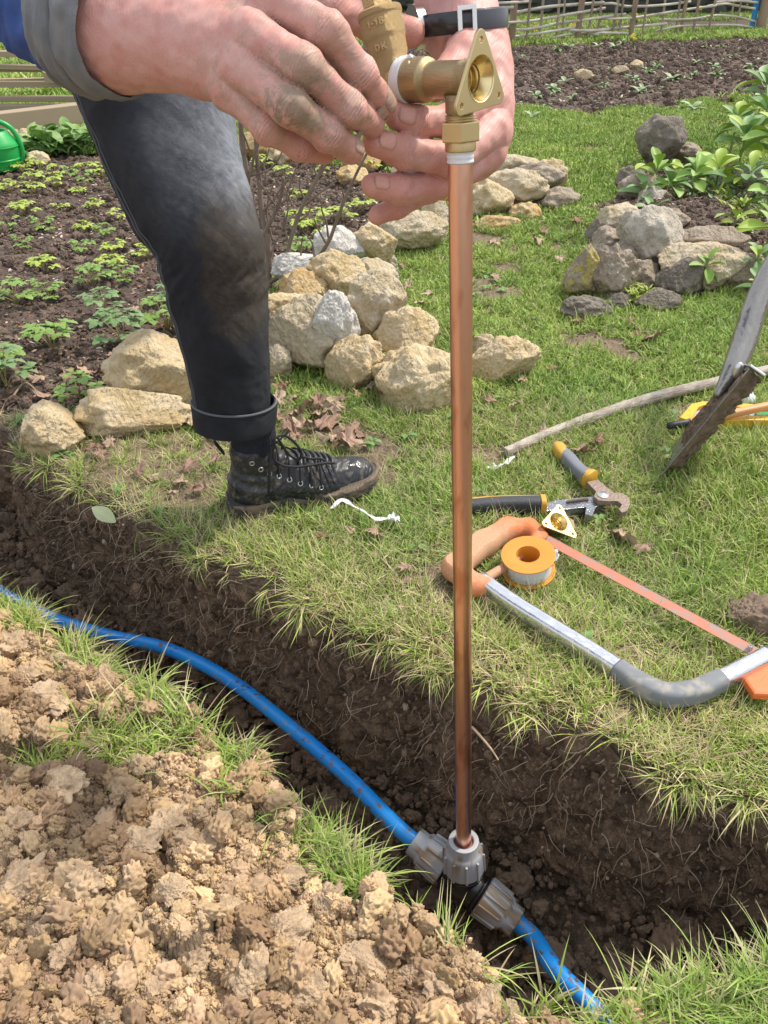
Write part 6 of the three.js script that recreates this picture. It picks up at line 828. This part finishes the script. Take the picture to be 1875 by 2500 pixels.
// ---- leafy clump by the watering can, seedlings of the far bed, daffodils at the fence
{
  const ov2 = (t) => 0.16 * Math.sin(Math.PI * clamp(t * 0.92 + 0.05)), lg = [[[0.22, 0.36, 0.10], [0.32, 0.46, 0.16]], [[0.15, 0.28, 0.07], [0.24, 0.38, 0.12]]].map(([a, b]) => leafGeo(1, ov2, { n: 5, bend: 1.2, fold: 0.3, c0: a, c1: b }));
  const clump = (px, py, sz, n, label) => { const t = thing('leafy_clump', label, 'plant'), b = at(px, py, 0), S = sz * depthOf(b) / FPX, list = []; t.position.copy(b); for (let i = 0; i < n; i++) { const g = pick(lg).clone(), a = R(0, 6.3), r = S * 0.55 * Math.sqrt(rnd()); g.applyMatrix4(M4(V(Math.cos(a) * r, S * 0.28 * rnd(), Math.sin(a) * r), euler(R(-0.5, 0.5), R(0, 6.3), R(0.3, 1.35), 'YZX'), V(1, 1, 1.6).multiplyScalar(S * R(0.2, 0.42)))); list.push(g); } part('foliage', merge(list), leafMat, t); };
  const weeds = [], wc = []; for (let i = 0; i < 420; i++) { const F = R(0.9, 3.2), x = R(-1.4, 1.6), [s, n] = toSN(x, F); if (n < farEdge(s) + 0.03 || bedAt(x, F) || fbm(x * 4, F * 4, 30, 2) < 0.02) continue; const p = onPlane(x, F); if (!inView(p)) continue; for (let k = 0; k < 5; k++) { weeds.push(M4(p.clone().add(V(0, 0.008, 0)), euler(R(-0.2, 0.2), R(0, 6.3), R(0.1, 0.7), 'YZX'), V(1, 1, 1.5).multiplyScalar(R(0.014, 0.03)))); wc.push(C(R(0.8, 1.2), R(0.85, 1.15), R(0.8, 1.2))); } } stuff('lawn_weeds', lg[1], leafMat, weeds, wc, 'small broad leaved weeds scattered through the lawn', 'weeds');
  clump(140, 372, 130, 190, 'dense pale green leafy clump beside the watering can'); clump(205, 366, 120, 150, 'leafy clump half hidden behind the jeans thigh');
  const rl = leafGeo(1, (t) => 0.14 * Math.sin(Math.PI * clamp(t * 0.9 + 0.06)), { n: 4, bend: 0.9, fold: 0.35, c0: [0.22, 0.33, 0.14], c1: [0.34, 0.44, 0.22] }); let proto;
  const far = [[1300, 290], [1310, 235], [1380, 205], [1455, 215], [1480, 205], [1400, 240], [1325, 262], [1550, 195], [1535, 190], [1580, 178], [1640, 195], [1700, 155], [1670, 190], [1695, 182], [1750, 185], [1745, 165], [1770, 148], [1790, 140], [1830, 165], [1850, 150], [1800, 120], [1760, 115], [1720, 118], [1330, 135], [1360, 125], [1390, 118], [1430, 122], [1460, 112], [1500, 118], [1520, 108], [1490, 170], [1600, 165], [1620, 220], [1560, 225], [1270, 235], [1280, 145], [1415, 175], [1660, 270], [1690, 275], [1570, 215], [1465, 245], [1350, 225]];
  for (const [px, py] of far) { let t; if (!proto) { t = proto = thing('bed_seedling', 'small grey green leaf rosette on the far dark bed', 'plant', 'seedlings on the far bed'); const list = []; for (let i = 0; i < 14; i++) { const g = rl.clone(); g.applyMatrix4(M4(V(0, 0.005 + i * 0.002, 0), euler(R(-0.2, 0.2), i * 2.4, R(0.05, 0.9), 'YZX'), V(1, 1, 1.7).multiplyScalar(R(0.06, 0.12)))); list.push(g); } part('foliage', merge(list), leafMat, t); } else t = copyOf(proto); const p = at(px, py, 0); t.position.set(p.x, groundY(p.x, -p.z) - 0.003, p.z); t.rotation.y = R(0, 6.3); t.scale.setScalar(R(0.45, 0.95)); }
  let df; for (const [px, py] of [[1305, 88], [1395, 82], [1402, 78], [1500, 62], [1510, 56], [1552, 52], [1708, 30], [1545, 110], [1800, 22], [1820, 24]]) { let t; if (!df) { t = df = thing('daffodil', 'yellow daffodil flowering along the woven fence', 'flower', 'daffodils by the fence'); const st = []; for (let i = 0; i < 9; i++) { const a = R(0, 6.3); st.push(flat(sweep([V(0, 0, 0), V(Math.cos(a) * 0.03, 0.13, Math.sin(a) * 0.03), V(Math.cos(a) * 0.08, 0.22, Math.sin(a) * 0.08)], [0.008, 0.002], { seg: 5, rs: 4 }), [0.10, 0.20, 0.05])); } part('leaves', merge(st), leafMat, t); for (let k = 0; k < 3; k++) { const fl = []; for (let i = 0; i < 6; i++) { const g = leafGeo(0.04, (q) => 0.3 * Math.sin(Math.PI * clamp(q * 0.9 + 0.05)), { n: 3, c0: [0.75, 0.62, 0.05], c1: [0.8, 0.7, 0.08] }); g.rotateY(i * 1.047); fl.push(g); } const cup = flat(lathe([[0.008, 0], [0.014, 0.02]], 10), [0.8, 0.5, 0.03]); clean(cup, ['position', 'normal', 'color']); fl.push(cup); const m = part('flower_head', merge(fl.map((g) => g.index ? g.toNonIndexed() : g)), leafMat, t); m.position.set(R(-0.07, 0.07), R(0.2, 0.28), R(-0.05, 0.05)); m.rotation.set(1.0, R(-1, 1), 0); } } else t = copyOf(df); const p = at(px, py + 12, 0); t.position.copy(p); t.rotation.y = R(-0.6, 0.6); t.scale.setScalar(0.55); }
}
// ---- bare shrub between the bed and the stone pile
{
  const t = thing('bare_shrub', 'leafless woody shrub beside the stone pile and the jeans leg', 'shrub'), Fb = -at(655, 705, 0).z, z6 = ([a, b], k) => vp(540 + a * 0.2773, 280 + b * 0.2773, Fb - 0.12 * k), bark = std({ vertexColors: true, roughness: 0.85, bumpMap: rep(coarseTex, 20, 5), bumpScale: 0.001 });
  const st = (nm, pts, r0, r1, k = 0) => { const g = sweep(pts.map((p, i) => z6(p, k * i / pts.length)), [r0 * 0.74, (r0 + r1) * 0.37, r1 * 0.7], { seg: pts.length * 8, rs: 9, shape: (q, a) => 1 + 0.08 * n3(q * 20, Math.cos(a), r0 * 900) }); colored(g, (v) => mixc([0.17, 0.125, 0.095], [0.27, 0.21, 0.165], clamp(0.5 + fbm(v.x * 30, v.y * 12, v.z * 30, 3)))); part(nm, g, bark, t); };
  st('stem', [[430, 1530], [405, 1100], [360, 900], [335, 560], [310, 300], [300, 40]], 0.014, 0.008); st('stem', [[510, 1600], [565, 1400], [600, 1150], [660, 950], [740, 750], [850, 550], [920, 360], [960, 220]], 0.011, 0.006, 0.4); st('stem', [[400, 1490], [560, 1400], [720, 1310], [850, 1250], [950, 1110], [1010, 950], [1100, 720], [1200, 500], [1310, 290]], 0.0105, 0.005, 1.2); st('stem', [[350, 1090], [440, 930], [500, 800], [540, 650], [548, 550]], 0.010, 0.006, 0.6); st('stem', [[240, 760], [225, 560], [195, 330], [170, 60]], 0.015, 0.011, 0.1); st('stem', [[215, 640], [260, 500], [300, 330], [385, 150]], 0.008, 0.004, 0.3);
  for (const [k, pts] of [[0.5, [[260, 540], [430, 480], [510, 380], [565, 240]]], [0.2, [[580, 690], [650, 500], [725, 300]]], [0.3, [[725, 810], [870, 690], [1015, 585]]], [0.8, [[480, 805], [400, 690], [330, 585]]], [1, [[945, 1100], [925, 950], [885, 830], [898, 740]]], [1.2, [[1085, 745], [1060, 640]]], [1, [[920, 1130], [850, 1000], [815, 910]]], [0.8, [[820, 1255], [800, 1130], [740, 1045]]], [0.2, [[555, 630], [640, 820]]], [0.3, [[345, 870], [450, 760], [560, 600], [690, 480], [900, 360]]], [0.2, [[250, 310], [190, 150]]], [0.5, [[430, 520], [600, 460]]], [0.3, [[850, 550], [820, 470], [880, 370]]], [0.4, [[870, 540], [930, 430], [960, 380]]], [0, [[450, 1100], [400, 850], [460, 600]]], [0.2, [[420, 1300], [470, 1150], [540, 1000], [560, 860]]], [0.5, [[600, 1150], [560, 980], [590, 820], [570, 700]]], [0.6, [[660, 950], [760, 880], [800, 770]]], [0.3, [[350, 980], [290, 800], [280, 620]]], [0.9, [[1010, 950], [1060, 860], [1050, 800]]], [0.7, [[720, 1310], [700, 1200], [720, 1080]]], [0.4, [[500, 800], [580, 740], [640, 640]]], [0.2, [[330, 700], [390, 560], [370, 420]]], [0.3, [[740, 750], [690, 640], [700, 520]]], [0.1, [[330, 480], [400, 380], [430, 250]]], [0.1, [[600, 300], [640, 420]]]]) st('twig', pts, 0.0048, 0.0024, k);
}
// ---- fallen leaves
{
  const dl = (seed, lob) => { const r = mulberry(seed), n = 44, pos = [0, 0, 0], idx = [], col = [], rings = [0.35, 0.7, 1]; for (const q of rings) for (let i = 0; i < n; i++) { const a = i / n * 6.283, l = (0.5 + 0.5 * Math.pow(1 - Math.abs(Math.sin(a * lob / 2 + 0.25 * Math.sin(a + seed))), 0.75) + (q === 1 ? 0.14 * (r() - 0.5) : 0)) * (0.8 + 0.32 * Math.cos(a + 0.2 * Math.sin(seed))), w = (a > 2.8 && a < 3.5 ? 0.7 : 1) * l * q; const x = Math.cos(a) * w * 1.15, z = Math.sin(a) * w * 0.85; pos.push(x, 0.34 * Math.sin(x * 2.6 + seed) * q + 0.7 * z * z * (seed % 3 - 0.7) + 0.3 * n3(x * 2.2, z * 2.2, seed), z); } for (let i = 0; i < n; i++) { idx.push(0, 1 + (i + 1) % n, 1 + i); for (let k = 0; k < 2; k++) { const a = 1 + k * n + i, b = 1 + k * n + (i + 1) % n; idx.push(a, b, a + n, b, b + n, a + n); } } const g = indexed(pos, idx); colored(g, (v) => { const rib = Math.abs(Math.sin(Math.atan2(v.z, v.x) * lob / 2)); return mixc([1, 1, 1], [0.72, 0.68, 0.64], clamp(0.4 + fbm(v.x * 3, v.z * 3, seed, 3))).map((e) => e * (rib < 0.06 ? 1.15 : 1)); }); return g; };
  const geos = [dl(1, 5), dl(2, 5), dl(3, 7), dl(4, 5), dl(5, 3), dl(6, 7)], mats = [[0.40, 0.27, 0.20], [0.33, 0.21, 0.155], [0.46, 0.33, 0.25], [0.28, 0.16, 0.105], [0.5, 0.38, 0.28]].map((c) => std({ color: C(...c), vertexColors: true, roughness: 0.75, side: THREE.DoubleSide }));
  const put = (px, py, sz, lab, grp, flatten = 0.6) => { const p = at(px, py, 0.012), S = sz * 0.5 * depthOf(p) / FPX; const m = single('fallen_leaf', pick(geos), pick(mats), lab, 'leaf', grp); m.position.set(p.x, groundY(p.x, -p.z) + 0.012 + S * 0.2, p.z); m.quaternion.copy(euler(R(-0.45, 0.45), R(0, 6.3), R(-0.45, 0.45))); m.scale.set(S, S * flatten, S); };
  const k = 1.13, A = 'curled brown dead leaf in the drift behind the boot', B = 'dry brown leaf on the trodden ground beside the boot heel', Cc = 'brown leaf lying in the short grass between the stone pile and the tools', D = 'dead leaf on the dark vegetable bed', E = 'large lobed brown leaf by the saw blade', Fq = 'pale brown leaf on the grass path by the stones';
  for (const [x, y, s] of [[600, 870, 60], [640, 890, 70], [690, 900, 80], [700, 920, 90], [725, 890, 70], [660, 920, 70], [640, 940, 60], [760, 935, 90], [745, 955, 80], [800, 850, 60], [830, 840, 60], [820, 860, 50], [615, 835, 60], [600, 900, 60], [880, 880, 50], [720, 945, 70], [690, 880, 60], [640, 860, 50], [740, 870, 50], [770, 860, 50], [625, 915, 60]]) put(x * k, y * k, s * 1.13, A, 'leaf drift behind the boot', 0.9);
  for (const [x, y, s] of [[420, 920, 80], [445, 925, 90], [400, 915, 70], [210, 975, 50], [300, 1150 - 120, 50], [390, 1050, 50], [330, 1040, 40], [440, 1070 - 10, 50], [405, 1020, 60], [290, 1150, 40], [420, 1120 - 60, 40], [470, 1000, 40], [110, 1020 + 10, 50], [240, 960, 40], [370, 1065, 36]]) put(x * k, y * k, s * 1.1, B, 'leaves on the trodden ground');
  for (const [x, y, s] of [[810, 1190 - 28, 90], [880, 1230, 50], [885, 1255, 40], [700, 1160, 40], [1260, 955 + 30, 76], [1285, 962, 60], [760, 1150, 36], [1170, 940, 40], [1110, 920 - 40, 40]]) put(x * k, y * k, s, Cc, 'leaves in the lawn', 0.8);
  put(1520, 1312, 130, E, null, 0.9); put(1580, 1330, 70, 'smaller torn brown leaf beside the large lobed one', null, 0.8);
  for (const [x, y, s] of [[1405, 735, 80], [1380, 720, 40], [1055, 750, 60], [1040, 740, 50], [1130, 830, 40], [1050, 870, 40], [1240, 500, 40], [1170, 510, 36], [1200, 470, 30], [1060, 530, 40], [1160, 530, 50], [1110, 540, 36], [870, 570, 36], [880, 620, 36], [900, 660, 40], [1360, 700, 36], [1210, 560, 36], [1075, 600, 36], [930, 640, 40], [1190, 800, 36], [1250, 620 + 70, 36]]) put(x * k, y * k, s * 1.1, Fq, 'leaves on the path');
  for (const [x, y, s] of [[100, 850, 60], [140, 870, 60], [180, 790, 50], [70, 880, 40], [200, 800, 50], [300, 740, 40], [120, 760, 40], [240, 760, 36], [290, 660, 30], [90, 810, 50], [60, 940, 40], [350, 700, 30], [330, 790, 40], [150, 810, 50], [215, 985, 40], [110, 905, 40]]) put(x * k, y * k, s * 1.2, D, 'dead leaves on the bed');
  const pale = leafGeo(1, (t) => 0.26 * Math.sin(Math.PI * clamp(t * 0.92 + 0.05)), { n: 8, bend: 0.4, fold: 0.2, c0: [0.55, 0.62, 0.32], c1: [0.62, 0.68, 0.42] }); const m = single('fallen_leaf', pale, leafMat, 'fresh pale green leaf at the trench lip', 'leaf'); m.position.copy(at(282, 1275, 0.02)); m.rotation.set(0.5, 2.6, 0.3); m.scale.setScalar(0.055);
  const twig = (pts, lab) => single('twig', flat(sweep(pts, [0.003, 0.0022, 0.0012], { seg: 16, rs: 6 }), [0.33, 0.24, 0.16]), stemMat, lab, 'twig'); twig([at(285, 1268, 0.015), at(330, 1250, 0.018), at(380, 1232, 0.015)], 'short twig lying beside the pale green leaf at the trench lip'); twig([at(1160, 828, 0.015), at(1190, 815, 0.02), at(1230, 800, 0.015)], 'thin brown twig in the grass right behind the copper pipe'); twig([at(30, 970, 0), at(60, 935, 0.02), at(100, 965, 0.01)], 'thin bent twig on the bed by the small round stone');
}
// ---- watering can
{
  const t = thing('watering_can', 'green plastic watering can standing on the vegetable bed', 'watering can'), green = phy({ color: C(0.015, 0.36, 0.075), roughness: 0.38 }), b = at(2, 414, 0), S = 0.84 * depthOf(b) / FPX; t.position.set(b.x, 0, b.z); t.rotation.y = 0.25;
  const prof = [[0.0001, 0.004], [52 * S, 0], [56 * S, 6 * S], [62 * S, 40 * S], [64 * S, 66 * S], [63 * S, 70 * S], [60 * S, 76 * S], [46 * S, 98 * S], [40 * S, 104 * S], [37 * S, 103 * S], [37 * S, 88 * S]]; part('tank', lathe(prof, 56), green, t);
  for (const y of [30, 64]) part('rib', lathe([[58 * S + y * 0.08 * S, (y - 3) * S], [62.5 * S + y * 0.06 * S, y * S], [58 * S + y * 0.08 * S, (y + 3) * S]], 56), green, t);
  part('handle', sweep([V(-20 * S, 98 * S, 0), V(-8 * S, 122 * S, 0), V(24 * S, 126 * S, 0), V(54 * S, 108 * S, 0), V(68 * S, 74 * S, 0), V(70 * S, 40 * S, 0), V(58 * S, 14 * S, 0)], [5 * S, 6.5 * S, 7 * S, 7 * S, 6.5 * S, 5.5 * S], { seg: 50, rs: 16 }), green, t);
  part('spout', sweep([V(-50 * S, 24 * S, 0), V(-90 * S, 60 * S, 0), V(-150 * S, 130 * S, 0)], [14 * S, 9 * S, 8 * S], { seg: 24, rs: 18 }), green, t); const rr = lathe([[0.0001, 10 * S], [24 * S, 8 * S], [24 * S, 4 * S], [8 * S, -10 * S]], 28); rr.rotateZ(0.75); rr.translate(-156 * S, 136 * S, 0); part('rose', rr, green, t);
  const emb = new THREE.TorusGeometry(9 * S, 1.4 * S, 8, 24); emb.translate(0, 42 * S, 62.5 * S); part('embossed_ring', emb, green, t);
}
// ---- timber gate panel lying against the lawn edge
{
  const t = thing('timber_gate', 'weathered timber gate with crossed braces behind the watering can', 'gate'), wood = std({ vertexColors: true, roughness: 0.8 }), Fg = 5.75;
  const bar = (nm, a, b, w, d, back = 0) => { const p = vp(a[0], a[1], Fg + back), q = vp(b[0], b[1], Fg + back), v = q.clone().sub(p), g = new RoundedBoxGeometry(v.length(), w * 5 / FPX, d, 2, 0.004); g.applyMatrix4(basis(p.clone().lerp(q, 0.5), V(0, 1, 0.12), v)); colored(g, (u) => mixc([0.30, 0.23, 0.15], [0.42, 0.34, 0.24], clamp(0.5 + 0.9 * fbm(u.x * 4, u.y * 40, u.z * 4, 3)))); part(nm, clean(g, ['position', 'normal', 'uv', 'color']), wood, t); };
  for (const [y0, y1] of [[126, 146], [168, 178], [207, 214], [242, 250]]) bar('rail', [-420, y0 - 10], [215, y1], 13, 0.03); bar('bottom_rail', [-420, 252], [215, 272], 15, 0.04); bar('brace', [-60, 72], [182, 252], 11, 0.025, -0.04); bar('brace', [110, 130], [-20, 266], 15, 0.025, 0.04); bar('post', [212, 60], [212, 285], 26, 0.06); bar('post', [-415, 60], [-415, 285], 26, 0.06);
  const k = thing('timber_sleeper', 'heavy grey squared timber lying on the grass under the gate', 'timber'), p = at(-60, 312, 0.06), q = at(205, 279, 0.06), v = q.clone().sub(p), g = new RoundedBoxGeometry(v.length() * 1.6, 0.13, 0.1, 2, 0.006); g.applyMatrix4(basis(p.clone().lerp(q, 0.2), V(0, 1, 0), v)); colored(g, (u) => mixc([0.30, 0.23, 0.16], [0.40, 0.32, 0.23], clamp(0.5 + fbm(u.x * 5, u.y * 50, u.z * 5, 3)))); part('beam', clean(g, ['position', 'normal', 'uv', 'color']), wood, k);
}
// ---- woven stick fence
{
  const a0 = at(1248, 108, 0), a1 = at(1851, 74, 0), dx = a1.x - a0.x, dz = a1.z - a0.z, nx = dz, nz = -dx, fp = (px, py, off = 0) => { const d = ad(px, py, 1).sub(V(0, EYE, 0)), k = ((a0.x) * nx + (a0.z + off) * nz) / (d.x * nx + d.z * nz); return V(0, EYE, 0).addScaledVector(d, k); };
  const t = thing('woven_fence', 'rustic fence of posts and woven pale sticks along the far bed', 'fence'), z4 = ([x, y]) => [1000 + x * 0.5274, y * 0.5274], wood = std({ vertexColors: true, roughness: 0.85 }), tint = (g, c0, c1) => colored(g, (v) => mixc(c0, c1, clamp(0.5 + fbm(v.x * 6, v.y * 6, v.z * 6, 3))));
  for (const [x, yb, w] of [[470, 206, 17], [778, 172, 15], [1025, 150, 13], [1255, 142, 9], [1622, 140, 24], [-200, 250, 17], [150, 232, 17]]) { const b = fp(...z4([x, yb])), p = b.clone().setY(-0.05), q = b.clone().setY(1.25), r = w * depthOf(b) / FPX / 2; part('post', tint(sweep([p, q], r, { seg: 8, rs: 12 }), [0.22, 0.15, 0.10], [0.34, 0.25, 0.17]), wood, t); }
  for (const x of [600, 678, 705, 868, 935, 968, 1075, 1162, 1232, 1380, 1478, 1508, 1310, 540, 820]) { const yb = lerp(205, 138, (x - 470) / 1140), b = fp(...z4([x, yb]), 0.02), p = b.clone().setY(-0.05), q = b.clone().setY(R(0.75, 1.1)); q.x += R(-0.05, 0.05); part('stake', tint(sweep([p, q], R(0.011, 0.018), { seg: 6, rs: 7 }), [0.24, 0.18, 0.13], [0.38, 0.31, 0.24]), wood, t); }
  for (const pts of [[[330, 18], [470, 12], [560, 8]], [[480, 60], [640, 32], [790, 20], [900, 12]], [[300, 112], [470, 104], [600, 92], [740, 66], [905, 38]], [[480, 140], [560, 134], [690, 108], [840, 88], [1000, 66]], [[480, 172], [640, 148], [800, 120]], [[600, 196], [690, 168], [780, 156], [876, 160]], [[856, 22], [930, 16], [1010, 30], [1140, 26], [1300, 8]], [[848, 86], [960, 88], [1100, 74], [1180, 60], [1300, 42], [1420, 26]], [[700, 136], [820, 142], [1000, 128], [1190, 110]], [[780, 156], [900, 152], [1060, 158]], [[1136, 146], [1230, 124], [1400, 118], [1500, 116], [1590, 128]], [[1160, 92], [1300, 88], [1420, 72], [1500, 76], [1600, 100]], [[1380, 28], [1460, 18], [1540, 32], [1600, 40]], [[1420, 10], [1520, 4], [1610, 12]], [[1640, 70], [1720, 76], [1800, 66]], [[1640, 30], [1740, 36], [1820, 22]], [[150, 150], [330, 134], [480, 128]], [[-150, 80], [150, 60], [340, 40], [480, 34]], [[-150, 180], [150, 190], [480, 182]]]) part('woven_stick', tint(sweep(pts.map((p, i) => fp(...z4(p), i % 2 ? 0.05 : -0.05)), R(0.012, 0.017), { seg: pts.length * 7, rs: 7 }), [0.42, 0.37, 0.30], [0.62, 0.57, 0.49]), wood, t);
  const sk = sweep([fp(...z4([1580, 142]), -0.1), fp(...z4([1598, 60]), -0.1), fp(...z4([1612, -30]), -0.1)], 0.035, { seg: 8, rs: 12 }); single('blue_stake', sk, std({ color: C(0.02, 0.22, 0.55), roughness: 0.45 }), 'bright blue plastic stake leaning at the fence post', 'stake');
  // dark hedge behind the fence
  const hg = rockGeo(77, 30, V(4.2, 1.3, 0.7), { cuts: 3, flatCut: 0.8, rough: 0.14, fine: 0.08, crumb: 0.1 }), h = thing('hedge', 'dark clipped hedge beyond the fence', 'hedge'); colored(hg, (v) => mixc([0.05, 0.055, 0.045], [0.11, 0.11, 0.095], clamp(0.5 + fbm(v.x * 7, v.y * 7, v.z * 7, 4)))); part('foliage', hg, std({ vertexColors: true, roughness: 0.95 }), h); h.position.set(2.2, 0.75, -16.2);
  const lf = leafGeo(1, (q) => 0.3 * Math.sin(Math.PI * clamp(q * 0.9 + 0.05)), { n: 2, c0: [0.07, 0.08, 0.05], c1: [0.14, 0.15, 0.11] }), ms = []; for (let i = 0; i < 2500; i++) { const a = R(0, 6.3), y = R(-1, 1), c = Math.sqrt(1 - y * y); ms.push(M4(V(Math.cos(a) * c * 4.2, y * 1.35, Math.abs(Math.sin(a)) * c * 0.75), spun(), R(0.05, 0.12))); } const im = new THREE.InstancedMesh(lf, leafMat, ms.length); ms.forEach((m, i) => im.setMatrixAt(i, m)); im.name = 'leaves'; im.userData.kind = 'stuff'; h.add(im);
}
console.log('garden');

renderer.render(scene, camera);
